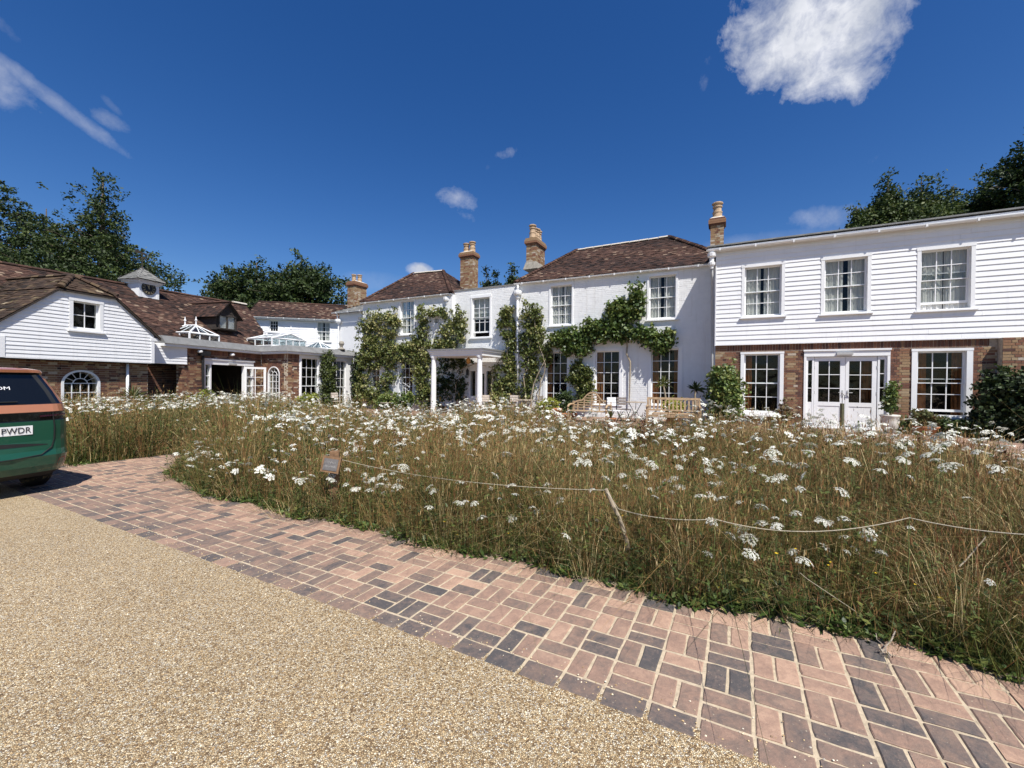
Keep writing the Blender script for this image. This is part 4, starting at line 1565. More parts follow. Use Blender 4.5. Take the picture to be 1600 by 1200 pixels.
pbox(mb, PHM, HM0, HM1, zMt, zMt + .05, -.4, .03)
make('coping', mb, M['lead'], house)
mb = MB()
pbox(mb, PHM, HM0, HM1, zMt - .3, zMt - .2, -6, -.33)
make('flat_roof', mb, M['lead'], house)
# roofs
PEo = PH.off(.12)


def hip(parent, P, eo, ridge_o, eL, eR, zl, zr, rL, rR, rz, gauge, width, rs, patch, caps=True, right=True):
    e0, e1 = P.pt(eL, zl, eo), P.pt(eR, zr, eo)
    r0, r1 = P.pt(rL, rz[0], ridge_o), P.pt(rR, rz[1], ridge_o)
    bo = 2 * ridge_o - eo
    b0, b1 = P.pt(eL, zl, bo), P.pt(eR, zr, bo)
    roof_tiles(parent, e0, e1, r0, r1, M['tile'], gauge, width, rs, True, patch)
    roof_tiles(parent, b0, e0, r0, r0, M['tile'], gauge, width, rs, True, patch)
    roof_tiles(parent, e1, b1, r1, r1, M['tile'], gauge, width, rs, True, patch)
    mb = MB()
    mb.poly([b0, b1, r1, r0])
    make('roof_deck', mb, M['oak'], parent)
    return e0, e1, r0, r1


PRd = PH.off(-3.3)
ra, rb = PRd.at(902, 391.5), PRd.at(1045, 370.5)
eLr, eRr = PEo.at(805, 441)[0], PEo.at(1152, 405)[0]
gL, gR = PEo.at(805, 443)[1], PEo.at(1106, 413)[1]
e0, e1, r0, r1 = hip(house, PH, .12, -3.3, eLr, eRr, gL + .03, gR + .03, ra[0], rb[0], (ra[1], rb[1]), .105, .168, hrs, .012)
ridge_caps(house, r0 + Vector((0, 0, .0)), r1 + Vector((0, 0, .0)), .10, .40, M['flaunch'], hrs, gap=.03)
ridge_caps(house, e0 + Vector((0, 0, .03)), r0 + Vector((0, 0, .03)), .085, .17, M['tile'], hrs, 'hip_tile', step=.35, gap=-.02)
ridge_caps(house, e1 + Vector((0, 0, .03)), r1 + Vector((0, 0, .03)), .085, .17, M['tile'], hrs, 'hip_tile', step=.35, gap=-.02)
gutter(house, PH, eLr - .05, HR, gL, gR, .12, .055)
mb = MB()
pbox(mb, PH, HM1, HR, zE - .10, zE - .045, .004, .08)
make('soffit', mb, M['white'], house)
PRl = PH.off(-2.9)
la, lb = PRl.at(647, 427.5), PRl.at(692.6, 423.5)
eLl, eRl = PEo.at(563, 472)[0], PEo.at(701.5, 457)[0]
gL2, gR2 = PEo.at(563, 473.5)[1], PEo.at(701, 458.5)[1]
e0, e1, r0, r1 = hip(house, PH, .12, -2.9, eLl, eRl + .12, gL2 + .03, gR2 + .03, la[0], lb[0], (la[1], lb[1]), .115, .175, hrs, .035)
ridge_caps(house, r0, r1, .10, .36, M['flaunch'], hrs, gap=.02)
ridge_caps(house, e0 + Vector((0, 0, .03)), r0 + Vector((0, 0, .03)), .085, .2, M['tile'], hrs, 'hip_tile', step=.3, gap=-.02)
ridge_caps(house, e1 + Vector((0, 0, .03)), r1 + Vector((0, 0, .03)), .085, .2, M['tile'], hrs, 'hip_tile', step=.3, gap=-.02)
gutter(house, PH, eLl, eRl, gL2, gR2, .12, .052)
mb = MB()
pbox(mb, PH, HL, HM0, zEL - .10, zEL - .045, .004, .08)
make('soffit', mb, M['white'], house)


def stack_at(P, px, py, th, w, d, ybot, ytop, pots, cap, skirt=False):
    s, z = P.at(px, py)
    c = P.pt(s, 0)
    chimney(house, (c.x, c.y), th, w, d, P.at(px, ybot)[1], P.at(px, ytop)[1], pots, hrs, cap, None, skirt)


stack_at(PH.off(-2.7), 733, 430, -27, .80, .55, 462, 396, [(-.19, 0, .52, .145), (.20, 0, .56, .15)], .30)
stack_at(PH.off(-2.3), 837, 400, -27, .50, 1.12, 425, 377, [(0, .40, .62, .14), (0, .13, .56, .12), (0, -.14, .60, .135), (0, -.40, .58, .12)], .34, True)
# rainwater heads and pipes
for (px, yt, yb, P) in ((811, 455, 616, PH), (701, 465, 640, PHM)):
    s, z = P.at(px, yt)
    o = .14
    mb = MB()
    mb.lathe(P.pt(s, z - .42, o), [(.05, 0), (.07, .05), (.10, .10), (.10, .17), (.08, .2), (.17, .23), (.19, .30), (.19, .40), (.15, .42)], 10)
    make('rainwater_head', mb, M['white'], house)
    mb = MB()
    mb.tube([P.pt(s, z - .4, o), P.pt(s + .01, 2.5, .08), P.pt(s + .03, P.at(px, yb)[1], .08)], .042, 8)
    mb.tube([P.pt(s, z - .02, o), P.pt(s, z + .25, .12)], .04, 8)
    make('downpipe', mb, M['white'], house, smooth=True)
# porch: flat roof with moulded edge on two round columns
PP = PH.off(1.9)
a, b = PP.at(670, 552)[0], PP.at(752, 552)[0]
zt, zb = PP.at(711, 545)[1], PP.at(711, 556)[1]
mb = MB()
pbox(mb, PP, a, b, zb, zb + (zt - zb) * .35, -1.88, -.08)
pbox(mb, PP, a - .02, b + .02, zb + (zt - zb) * .35, zb + (zt - zb) * .62, -1.88, -.04)
pbox(mb, PP, a - .06, b + .06, zb + (zt - zb) * .62, zt - .045, -1.88, 0)
porch = make('porch', mb, M['white'], house)
mb = MB()
pbox(mb, PP, a - .09, b + .09, zt - .045, zt + .01, -1.88, .03)
make('lead_roof', mb, M['lead'], porch)
for px in (677.5, 749.3):
    PC_ = PP.off(-.2)
    s = PC_.at(px, 600)[0]
    q = PC_.pt(s, 0)
    gz = ground(q.x, q.y)
    mb = MB()
    h = zb - gz
    mb.lathe((q.x, q.y, gz), [(.15, 0), (.15, .08), (.125, .09), (.12, .3), (.115, h * .6), (.098, h - .12), (.12, h - .10), (.12, h - .06), (.14, h - .05), (.14, h)], 16)
    make('column', mb, M['white'], porch)
mb = MB()
lp = PHM.pt(PHM.at(733, 583)[0], PHM.at(733, 583)[1], .15)
mb.obb(lp, Vector((.06, 0, 0)), Vector((0, .06, 0)), Vector((0, 0, .11)))
mb.lathe(lp + Vector((0, 0, .11)), [(.08, 0), (.02, .09), (.015, .12)], 8)
wl = make('wall_lantern', mb, M['iron'], house)
mb = MB()
hp = PP.off(-.9).pt(PP.off(-.9).at(732, 565)[0], zb - .30)
mb.lathe(hp, [(.02, 0), (.08, .03), (.10, .2), (.03, .26), (.012, .3)], 10)
make('hanging_lantern', mb, M['amber'], porch)

# ------------------------------------------------------------------ pavilion with the flat roof and glass lanterns
prs2 = random.Random(44)
pav_b = empty('pavilion', Vector((-12.6, 20.5, -.2)), 'low red brick and glass pavilion with flat lead roof and white lanterns', 'pavilion')
A0, A1 = PA.at(250, 560)[0], PA.at(408, 560)[0]
B1 = PB.at(450, 560)[0]
S1 = PS.at(552, 560)[0]
zfA = PA.at(330, 546.5)[1]
GB = -.7
# doorway on the entrance side
d0, d1, dzb, dzt = PA.box((318.5, 395.5, 564, 640))
dzb = GB + .3
hA = [(d0, d1, dzb - .1, dzt)]
mb = MB()
o0, o1 = PA.at(329.5, 600)[0], PA.at(381, 600)[0]
pbox(mb, PA, d0, d1, dzt - .20, dzt, -.14, .03)
pbox(mb, PA, d0 - .04, d1 + .04, dzt + .001, dzt + .07, -.05, .07)
for x in (d0 + .03, o0 - .03, o1 + .03, d1 - .03):
    pbox(mb, PA, x - .035, x + .035, dzb, dzt - .2, -.12, .02)
af = make('door_frame', mb, M['white'], pav_b)
for a, b in ((d0 + .066, o0 - .066), (o1 + .066, d1 - .066)):
    for k in range(5):
        bars = MB()
        z0_, z1_ = dzb + (dzt - .2 - dzb) * k / 5, dzb + (dzt - .2 - dzb) * (k + 1) / 5
        pbox(bars, PA, a, b, z1_ - .03, z1_ + .01, -.07, -.03)
        mb = MB()
        pbox(mb, PA, a, b, z0_ + .012, z1_ - .031, -.055, -.05)
        make('pane', mb, M['glass'], af)
        make('glazing_bar', bars, M['white'], af)
for sx, ang in ((o0, .0), (o1, .0)):                         # the two leaves folded open into the hall
    mb = MB()
    pl = PL((0, 0), 0)
    q = PA.pt(sx + (.03 if sx == o0 else -.03), 0, -.12 if sx == o0 else .05)
    pl.O, pl.d, pl.n = Vector((q.x, q.y)), (-PA.n * .93 + PA.d * .36 if sx == o0 else PA.n * .42 + PA.d * .90).normalized(), (PA.d if sx == o0 else PA.n)
    w, zt = 1.0, dzt - .24
    pbox(mb, pl, 0, .09, dzb, zt, -.02, .02)
    pbox(mb, pl, w - .09, w, dzb, zt, -.02, .02)
    pbox(mb, pl, .09, w - .09, dzb, dzb + .7, -.015, .015)
    pbox(mb, pl, .09, w - .09, zt - .1, zt, -.02, .02)
    pbox(mb, pl, w / 2 - .012, w / 2 + .012, dzb + .7, zt - .1, -.012, .012)
    for k in (1, 2, 3):
        z = dzb + .7 + (zt - .1 - dzb - .7) * k / 4
        pbox(mb, pl, .09, w - .09, z - .01, z + .01, -.011, .011)
    make('door', mb, M['white'], pav_b)
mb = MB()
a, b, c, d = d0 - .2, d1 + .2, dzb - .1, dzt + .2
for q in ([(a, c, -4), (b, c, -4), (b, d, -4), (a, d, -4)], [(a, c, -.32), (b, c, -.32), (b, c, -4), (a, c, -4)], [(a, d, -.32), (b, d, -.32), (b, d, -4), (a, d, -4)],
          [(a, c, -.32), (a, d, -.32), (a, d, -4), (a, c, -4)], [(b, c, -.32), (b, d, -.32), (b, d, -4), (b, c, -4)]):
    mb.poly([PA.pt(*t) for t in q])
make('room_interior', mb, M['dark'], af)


def arched_window(parent, P, px, spring_y, cols, rows, fan=4, cas=.06, small=True):
    """Round-headed window: rectangular lights below, a fan above."""
    s0, s1, z0, zt = P.box(px)
    sc, r = (s0 + s1) / 2, (s1 - s0) / 2
    zs = P.at((px[0] + px[1]) / 2, spring_y)[1]
    k = (zt - zs) / r                                        # flattened arch
    PE = P
    mb = MB()
    pbox(mb, P, s0 - cas, s0, z0 - .05, zs, -.10, .02)
    pbox(mb, P, s1, s1 + cas, z0 - .05, zs, -.10, .02)
    pbox(mb, P, s0, s1, z0 - .05, z0, -.10, .03)
    n = 18

    def el(rad, t, o):
        return P.pt(sc + rad * math.cos(t), zs + rad * math.sin(t) * k, o)

    def band(m, ra, rb, o0, o1, t0=0., t1=math.pi, n=n):
        for i in range(n):
            a, b = t0 + (t1 - t0) * i / n, t0 + (t1 - t0) * (i + 1) / n
            m.hexa([el(ra, a, o0), el(rb, a, o0), el(rb, b, o0), el(ra, b, o0), el(ra, a, o1), el(rb, a, o1), el(rb, b, o1), el(ra, b, o1)])
    band(mb, r, r + cas, -.10, .02)
    w = make('arched_window', mb, M['white'], parent)
    bars = MB()
    band(bars, r * .40, r * .40 + .025, -.06, -.035)
    for i in range(1, fan):
        t = math.pi * i / fan
        band(bars, r * .42, r, -.058, -.037, t - .022, t + .022, 1)
    pbox(bars, P, s0, s1, zs - .013, zs + .013, -.06, -.035)
    for i in range(1, cols):
        x = s0 + (s1 - s0) * i / cols
        pbox(bars, P, x - .012, x + .012, z0, zs - .013, -.059, -.036)
    for i in range(1, rows):
        z = z0 + (zs - z0) * i / rows
        pbox(bars, P, s0, s1, z - .012, z + .012, -.0585, -.0365)
    make('glazing_bar', bars, M['white'], w)
    for i in range(cols):
        for j in range(rows):
            m = MB()
            x0, x1 = s0 + (s1 - s0) * i / cols, s0 + (s1 - s0) * (i + 1) / cols
            y0, y1 = z0 + (zs - z0) * j / rows, z0 + (zs - z0) * (j + 1) / rows
            pbox(m, P, x0 + .013, x1 - .013, y0 + .013, y1 - .013, -.05, -.046)
            make('pane', m, M['glass'], w)
    m = MB()
    m.poly([el(r, math.pi * i / n, -.048) for i in range(n + 1)])
    make('fanlight', m, M['glass'], w)
    m = MB()
    a, b, c, d = s0 - .3, s1 + .3, z0 - .2, zt + .2
    for q in ([(a, c, -1), (b, c, -1), (b, d, -1), (a, d, -1)], [(a, c, -.33), (b, c, -.33), (b, c, -1), (a, c, -1)], [(a, d, -.33), (b, d, -.33), (b, d, -1), (a, d, -1)],
              [(a, c, -.33), (a, d, -.33), (a, d, -1), (a, c, -1)], [(b, c, -.33), (b, d, -.33), (b, d, -1), (b, c, -1)]):
        m.poly([P.pt(*t) for t in q])
    make('room_interior', m, M['dark'], w)
    # steps of the opening that follow the arch
    holes = [(s0 - .02, s1 + .02, z0 - .05, zs)]
    N = 8
    for i in range(N):
        t0, t1 = i / N, (i + 1) / N
        ww = (r + .02) * math.sqrt(max(0, 1 - (t0 ** 2)))
        ww2 = (r + .02) * math.sqrt(max(0, 1 - ((t0 + t1) / 2) ** 2))
        holes.append((sc - ww2, sc + ww2, zs + (zt - zs) * t0, zs + (zt - zs) * t1))
    return holes


hB = arched_window(pav_b, PB, (419.5, 436, 574, 627), 586, 3, 4, 4, .05)
hS = [window(pav_b, PS, (472, 497, 561, 631), (.07, .07, .10, .05), 3, 5, .05, None, rail=True, deep=1.6),
      window(pav_b, PS, (521, 540, 565, 631), (.05, .08, .10, .05), 3, 5, .05, None, rail=True, deep=1.6)]
mb = MB()
AW = PA.at(285, 600)[0]
wall_slab(mb, PA, AW, A1 + .02, GB, zfA - .02, hA, -.3, -.010)
wall_slab(mb, PB, 0, B1, GB, zfA - .02, hB, -.3, -.010)
sb = PS.at(468, 600)[0]
wall_slab(mb, PS, 0, sb - .02, GB, zfA - .02, [], -.3, -.010)
make('wall', mb, M['mortar'], pav_b)
mb = MB()
wall_slab(mb, PS, sb - .02, S1, GB, zfA - .02, hS, -.3, -.005)
make('white_wall', mb, M['white'], pav_b)
mb = MB()
for P, a, b, hl in ((PA, AW, A1, hA), (PB, 0, B1, hB), (PS, 0, sb - .02, [])):
    it = lay_bricks(a, b, GB, zfA - .26, hl, prs2, True, 1.0, red_edge(prs2, hl, .52, .26))
    soldier(it, a, b, zfA - .25, prs2)
    for bk in it:
        brick_piece(mb, P, bk, prs2)
make('brick', mb, M['brick'], pav_b)['kind'] = 'stuff'
mb = MB()
for k in range(46):
    z = GB + k * .075
    if z < zfA - .05:
        pbox(mb, PA, AW - .012, AW + .09, z, z + .065, -.3 if k % 2 else -.19, .0, clampf(prs2.gauss(.5, .2), 0, 1))
make('quoin_brick', mb, M['brick'], pav_b)['kind'] = 'stuff'
# flat roof: white board under a lead-faced upstand
ztop = PA.at(330, 534)[1]


def corner3(o):
    """Plan outline of the roof, pushed out by o."""
    def meet(P, Q):
        P, Q = P.off(o), Q.off(o)
        m = Matrix(((P.d.x, -Q.d.x), (P.d.y, -Q.d.y)))
        t = m.inverted() @ (Q.O - P.O)
        return P.O + P.d * t.x
    a = PA.off(o)
    c = PS.off(o)
    return [a.O + a.d * A0, meet(PA, PB), meet(PB, PS), c.O + c.d * (S1 + .1), c.O + c.d * (S1 + .1) - c.n * 6.5, a.O + a.d * A0 - a.n * 3.4]


def slab(mb, o, z0, z1, slope=0.0):
    a, b = corner3(o), corner3(o + slope)
    lo = [Vector((p.x, p.y, z0)) for p in a]
    hi = [Vector((p.x, p.y, z1)) for p in b]
    mb.poly(lo[::-1])
    mb.poly(hi)
    for i in range(len(lo)):
        j = (i + 1) % len(lo)
        mb.poly([lo[i], lo[j], hi[j], hi[i]])


mb = MB()
slab(mb, .20, zfA - .015, zfA + .10)
make('fascia', mb, M['white'], pav_b)
mb = MB()
slab(mb, .26, zfA + .103, ztop + .05, -.22)
make('flat_roof', mb, M['lead'], pav_b)
ztop += .05


def lantern(P, px0, px1, y0, depth, eave_y, ridge_y, half_ridge, nx, ny, ridge_px, label=None):
    s0, s1 = P.at(px0, y0)[0], P.at(px1, y0)[0]
    ze, zr = P.at((px0 + px1) / 2, eave_y)[1], P.at(ridge_px, ridge_y)[1] + .05
    zb = ztop - .05
    f = MB()
    t = .028
    C = [(s0, 0), (s1, 0), (s1, -depth), (s0, -depth)]
    rc = ((s0 + s1) / 2, -depth / 2)
    hr = half_ridge
    if (s1 - s0) >= depth:
        R0, R1 = (rc[0] - hr, rc[1]), (rc[0] + hr, rc[1])
    else:
        R0, R1 = (rc[0], rc[1] + hr), (rc[0], rc[1] - hr)
    p = lambda c, z: P.pt(c[0], z, c[1])
    for c in C:
        f.tube([p(c, zb), p(c, ze)], .04, 4)
    for i in range(4):
        a, b = C[i], C[(i + 1) % 4]
        f.tube([p(a, ze), p(b, ze)], .045, 4)
        f.tube([p(a, zb + .06), p(b, zb + .06)], .045, 4)
        n = nx if i % 2 == 0 else ny
        for k in range(1, n):
            c = (a[0] + (b[0] - a[0]) * k / n, a[1] + (b[1] - a[1]) * k / n)
            f.tube([p(c, zb), p(c, ze)], t, 4)
    lan = make('roof_lantern', f, M['white'], pav_b)
    if label:
        lan['label'] = label
    bars = MB()
    if (s1 - s0) >= depth:
        ends = {0: R0, 3: R0, 1: R1, 2: R1}
    else:
        ends = {0: R0, 1: R0, 2: R1, 3: R1}
    for i in range(4):
        bars.tube([p(C[i], ze), p(ends[i], zr)], .035, 4)
        a, b = C[i], C[(i + 1) % 4]
        ea, eb = ends[i], ends[(i + 1) % 4]
        n = nx if i % 2 == 0 else ny
        for k in range(1, n):
            u = k / n
            c = (a[0] + (b[0] - a[0]) * u, a[1] + (b[1] - a[1]) * u)
            e = (ea[0] + (eb[0] - ea[0]) * u, ea[1] + (eb[1] - ea[1]) * u)
            bars.tube([p(c, ze), p(e, zr)], .022, 4)
    bars.tube([p(R0, zr), p(R1, zr)], .05, 4)
    make('glazing_bar', bars, M['white'], lan)
    for i in range(4):
        a, b = C[i], C[(i + 1) % 4]
        ea, eb = ends[i], ends[(i + 1) % 4]
        n = nx if i % 2 == 0 else ny
        for k in range(n):
            u, v = k / n, (k + 1) / n
            L = lambda A, B, w: (A[0] + (B[0] - A[0]) * w, A[1] + (B[1] - A[1]) * w)
            m = MB()
            q = [p(L(a, b, u), ze + .01), p(L(a, b, v), ze + .01), p(L(ea, eb, v), zr + .01), p(L(ea, eb, u), zr + .01)]
            if (q[2] - q[3]).length < 1e-4:
                q = q[:3]
            m.poly(q)
            make('pane', m, M['roofglass'], lan)
            m = MB()
            m.poly([p(L(a, b, u), zb + .08), p(L(a, b, v), zb + .08), p(L(a, b, v), ze - .03), p(L(a, b, u), ze - .03)])
            make('pane', m, M['roofglass'], lan)
    for c in {R0, R1}:
        m = MB()
        m.lathe(p(c, zr), [(.05, 0), (.03, .08), (.025, .2), (.06, .24), (.03, .29), (.012, .42)], 6)
        make('finial', m, M['white'], lan)
    return lan


lantern(PA.off(-.75), 296, 342, 524, 1.55, 522, 507.5, .30, 3, 3, 302)
lantern(PS.off(-1.2), 425, 478, 524, 2.0, 530, 521.5, 1.1, 5, 3, 440)
lantern(PS.off(-.9), 503, 523, 545, 1.6, 545, 533, .03, 2, 2, 500)
# ball finial on the roof's far corner, pipe and lamps by the door
q = PS.off(.0).pt(PS.at(533.5, 547)[0], ztop)
mb = MB()
mb.lathe(q, [(.20, 0), (.20, .06), (.10, .10), (.07, .2), (.12, .24)], 12)
mb.lathe(q + Vector((0, 0, .36)), [(.02, -.15), (.11, -.11), (.155, 0), (.11, .11), (.02, .15)], 14)
make('ball_finial', mb, M['stone'], pav_b, smooth=True)
s, z = PA.at(314, 556)
mb = MB()
mb.tube([PA.pt(s, zfA - .06, .12), PA.pt(s, z - .3, .10), PA.pt(s + .06, GB, .09)], .055, 8)
pbox(mb, PA, s - .16, s + .30, zfA - .30, zfA - .09, .02, .20)
make('downpipe', mb, M['iron'], pav_b)
for px, py in ((309, 549.5), (359.5, 554.5)):
    s, z = PA.at(px, py)
    mb = MB()
    mb.lathe(PA.pt(s, z - .06, .12), [(.03, 0), (.10, .03), (.11, .08), (.05, .13)], 10)
    mb.tube([PA.pt(s, z, .0), PA.pt(s, z, .1)], .02, 6)
    make('wall_lamp', mb, M['white'], pav_b)
mb = MB()
pbox(mb, PA, PA.at(356, 569)[0], PA.at(368, 569)[0], dzt - .17, dzt - .09, .031, .09)
make('wall_lamp', mb, M['grey_metal'], pav_b)

# ------------------------------------------------------------------ stable range with the weatherboarded gable
srs = random.Random(55)
stable = empty('stable_building', PG.pt(-2, -.3, -4), 'old tiled stable range with white weatherboarded gable, clock turret and dark dormer', 'building')
gL0, gR0 = PG.at(0.5, 540)[0] - .02, PG.at(240, 550)[0]
zG0 = PG.at(120, 562.2)[1]
eLz, eRz = PG.at(0, 505)[1], PG.at(246, 529)[1]
hl_s, hl_z = PG.at(90, 455)
hr_s, hr_z = PG.at(180, 463)
hz = (hl_z + hr_z) / 2
eLs, eRs = gL0 - .12, PG.at(247, 529)[0]
ezG = (eLz + eRz) / 2
hG = [window(stable, PG, (116.5, 153, 474.5, 512), (.10, .10, .10, .05), 2, 2, .05, None, rail=False)]


def glim(z):
    if z < ezG:
        return gL0, gR0
    t = clampf((z - ezG) / (hz - ezG), 0, 1)
    return eLs + (hl_s - eLs) * t + .04, eRs + (hr_s - eRs) * t - .04


mb = MB()
wall_slab(mb, PG, gL0, gR0, zG0, ezG, hG, -.25, 0)
n = 14
for k in range(n):
    za, zb_ = ezG + (hz - ezG) * k / n, ezG + (hz - ezG) * (k + 1) / n
    a, b = glim(zb_)
    wall_slab(mb, PG, a, b, za, zb_, [h for h in hG], -.25, 0)
make('gable_wall', mb, M['cladding'], stable)
weatherboards(stable, PG, zG0 + .01, hz, .118, glim, [(h[0] - .1, h[1] + .1, h[2] - .09, h[3] + .1) for h in hG], M['cladding'], False, .022, srs)
mb = MB()
pbox(mb, PG, gR0 - .10, gR0 + .012, zG0 - .01, ezG - .12, -.1, .032)
pbox(mb, PG, gL0 - .012, gL0 + .10, zG0 - .01, ezG - .35, -.1, .032)
pbox(mb, PG, gL0 + .101, gR0 - .101, zG0 - .02, zG0 + .008, -.1, .026)
pbox(mb, PG, gR0 - .12, eRs + .02, ezG - .119, ezG, -.2, .04)
make('corner_board', mb, M['cladding'], stable)
# jettied storey: underside and the brick wall set back below it
PGB = PG.off(-.26)
mb = MB()
pbox(mb, PG, gL0, gR0, zG0 - .05, zG0 - .02, -3.0, 0)
make('soffit', mb, M['oak'], stable)
aw = arched_window(stable, PGB, (99.5, 152.5, 581, 642), 599, 4, 3, 6, .07)
bL, bR = gL0 - 1.5, PGB.at(231, 600)[0]
mb = MB()
wall_slab(mb, PGB, bL, bR, -.9, zG0 - .03, aw, -.3, -.010)
make('wall', mb, M['mortar'], stable)
mb = MB()
for bk in lay_bricks(bL, bR, -.9, zG0 - .05, aw, srs, True, 1.0, red_edge(srs, aw[:1], .60, .24)):
    brick_piece(mb, PGB, bk, srs)
# recess between gable and pavilion, its shade put into darker brick tones
PGR = PG.off(-1.5)
rr0, rr1 = bR - .1, PGR.at(300, 600)[0]
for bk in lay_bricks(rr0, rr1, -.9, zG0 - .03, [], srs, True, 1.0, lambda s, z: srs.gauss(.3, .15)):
    brick_piece(mb, PGR, bk, srs)
make('brick', mb, M['brick'], stable)['kind'] = 'stuff'
mb = MB()
pbox(mb, PGR, rr0, rr1, -.9, zG0 - .03, -.3, -.01)
pbox(mb, PGB, bR - .28, bR, -.9, zG0 - .03, -.9, -.301)
make('recess_wall', mb, M['mortar'], stable)
PGC = PG.off(-.35)
c0, c1 = gR0 + .002, PGC.at(292, 560)[0]
mb = MB()
pbox(mb, PGC, c0, c1, zG0 + .0, zfA + .05, -.25, 0)
make('infill_wall', mb, M['cladding'], stable)
weatherboards(stable, PGC, zG0 + .01, zfA, .118, lambda z: (c0, c1), [], M['cladding'], False, .022, srs)
mb = MB()
s, z = PGB.at(197, 580)
mb.tube([PGB.pt(s, zG0 - .05, .07), PGB.pt(s, -.6, .07)], .045, 8)
make('downpipe', mb, M['white'], stable, smooth=True)
# gable roof: two slopes and a half-hip
rs_mid = (hl_s + hr_s) / 2
k_ = (hz - ezG) / (eRs - hr_s)
rz = hz + (hr_s - hl_s) / 2 * k_ * .95
OH = .09
ridf, ridb = PG.pt(rs_mid, rz, -.75), PG.pt(rs_mid, rz, -5.2)
hlp, hrp = PG.pt(hl_s, hz + .03, OH), PG.pt(hr_s, hz + .03, OH)
elp, erp = PG.pt(eLs - .05, ezG - .02, OH), PG.pt(eRs + .05, ezG - .02, OH)
elb, erb = PG.pt(eLs - .05, ezG - .02, -5.2), PG.pt(eRs + .05, ezG - .02, -5.2)


def slope_fan(e0, e1, r0, r1, mat=M['moss_tile'], patch=.06):
    roof_tiles(stable, e0, e1, r0, r1, mat, .13, .19, srs, True, patch, lift=.014)


# right slope (faces the pavilion): lower part to hip level, then up to the ridge
hrb, hlb = PG.pt(hr_s, hz + .03, -5.2), PG.pt(hl_s, hz + .03, -5.2)
slope_fan(erp, erb, hrp, hrb)
slope_fan(hrp, hrb, ridf, ridb)
slope_fan(elb, elp, hlb, hlp)
slope_fan(hlb, hlp, ridb, ridf)
slope_fan(hlp, hrp, ridf, ridf, M['moss_tile'], .2)
mb = MB()
for a, b in ((elp, hlp), (erp, hrp), (hlp, hrp)):
    d = (b - a).normalized()
    w = Vector((PG.n.x, PG.n.y, 0))
    m = (a + b) / 2
    upv = d.cross(w).normalized()
    mb.obb(m - w * (OH / 2 - .01) - Vector((0, 0, .05)), d * (b - a).length / 2, w * (OH / 2), upv * .018)
make('verge_board', mb, M['oak'], stable)
ridge_caps(stable, ridf, ridb, .10, .36, M['moss_tile'], srs)
ridge_caps(stable, hlp + Vector((0, 0, .04)), ridf, .09, .24, M['moss_tile'], srs, 'hip_tile', step=.3, gap=-.02)
ridge_caps(stable, hrp + Vector((0, 0, .04)), ridf, .09, .24, M['moss_tile'], srs, 'hip_tile', step=.3, gap=-.02)
# main range behind
PGE, PGR2 = PG.off(-1.3), PG.off(-5.0)
zMe = ztop - .1
m0, m1 = -9.0, PGE.at(432, 527)[0]
q0, q1 = PGR2.at(195, 444.5), PGR2.at(384, 477)
rzz = lambda s: q0[1] + (q1[1] - q0[1]) * (s - q0[0]) / (q1[0] - q0[0])
E0, E1 = PG.pt(m0, zMe, -1.3), PG.pt(m1, zMe, -1.3)
K0, K1 = PG.pt(m0, rzz(m0) + .0, -5.0), PG.pt(q1[0], q1[1], -5.0)
roof_tiles(stable, E0, E1, K0, K1, M['tile'], .13, .19, srs, True, .05, lift=.014)
mb = MB()
Bk0, Bk1 = PG.pt(m0, zMe, -8.7), PG.pt(m1, zMe, -8.7)
mb.poly([Bk0, Bk1, K1, K0])
mb.poly([E1, Bk1, K1])
mb.poly([E0, Bk0, K0])
make('roof_deck', mb, M['oak'], stable)
ridge_caps(stable, K0, K1, .11, .40, M['tile'], srs)
ridge_caps(stable, K1 + (K0 - K1).normalized() * .9 + Vector((0, 0, .03)), K1 + Vector((0, 0, .03)), .13, .45, M['flaunch'], srs)
mb = MB()
pbox(mb, PGE, m0, m1 + .3, -.9, zMe - .05, -7, -4.8)
make('rear_wall', mb, M['mortar'], stable)
# clock turret
ts0, ts1 = PG.off(-4.2).at(217, 455)[0], PG.off(-4.2).at(248, 455)[0]
PT = PG.off(-4.2)
tw = ts1 - ts0
tb, te = PT.at(232, 476)[1], PT.at(232, 440)[1]
mb = MB()
pbox(mb, PT, ts0, ts1, tb - .6, te, -tw, 0)
tur = make('clock_turret', mb, M['white'], stable)
mb = MB()
for e, za, zb_ in ((.05, te - .14, te - .08), (.10, te - .079, te - .02), (.17, te - .019, te + .03)):
    pbox(mb, PT, ts0 - e, ts1 + e, za, zb_, -tw - e, e)
make('cornice', mb, M['white'], tur)
mb = MB()
for s in (ts0 - .01, ts1 - .09):
    pbox(mb, PT, s, s + .10, tb - .5, te - .15, -.09, .012)
pbox(mb, PT, ts0 - .012, ts0 + .004, tb - .5, te - .15, -tw, -tw + .09)
pbox(mb, PT, ts0 - .012, ts0 + .004, tb - .5, te - .15, -.19, -.092)
make('pilaster', mb, M['white'], tur)
apex = PT.pt((ts0 + ts1) / 2, PT.off(-tw / 2).at(222, 419)[1], -tw / 2)
cs = [PT.pt(ts0 - .22, te + .03, .22), PT.pt(ts1 + .22, te + .03, .22), PT.pt(ts1 + .22, te + .03, -tw - .22), PT.pt(ts0 - .22, te + .03, -tw - .22)]
for i in range(4):
    roof_tiles(tur, cs[i], cs[(i + 1) % 4], apex, apex, M['slate'], .14, .2, srs, True, .05, 'slate')
mb = MB()
mb.tube([apex, apex + Vector((0, 0, .75))], .018, 6)
mb.lathe(apex + Vector((0, 0, -.02)), [(.07, 0), (.05, .06), (.02, .1)], 8)
ad = Vector((PG.d.x, PG.d.y, 0))
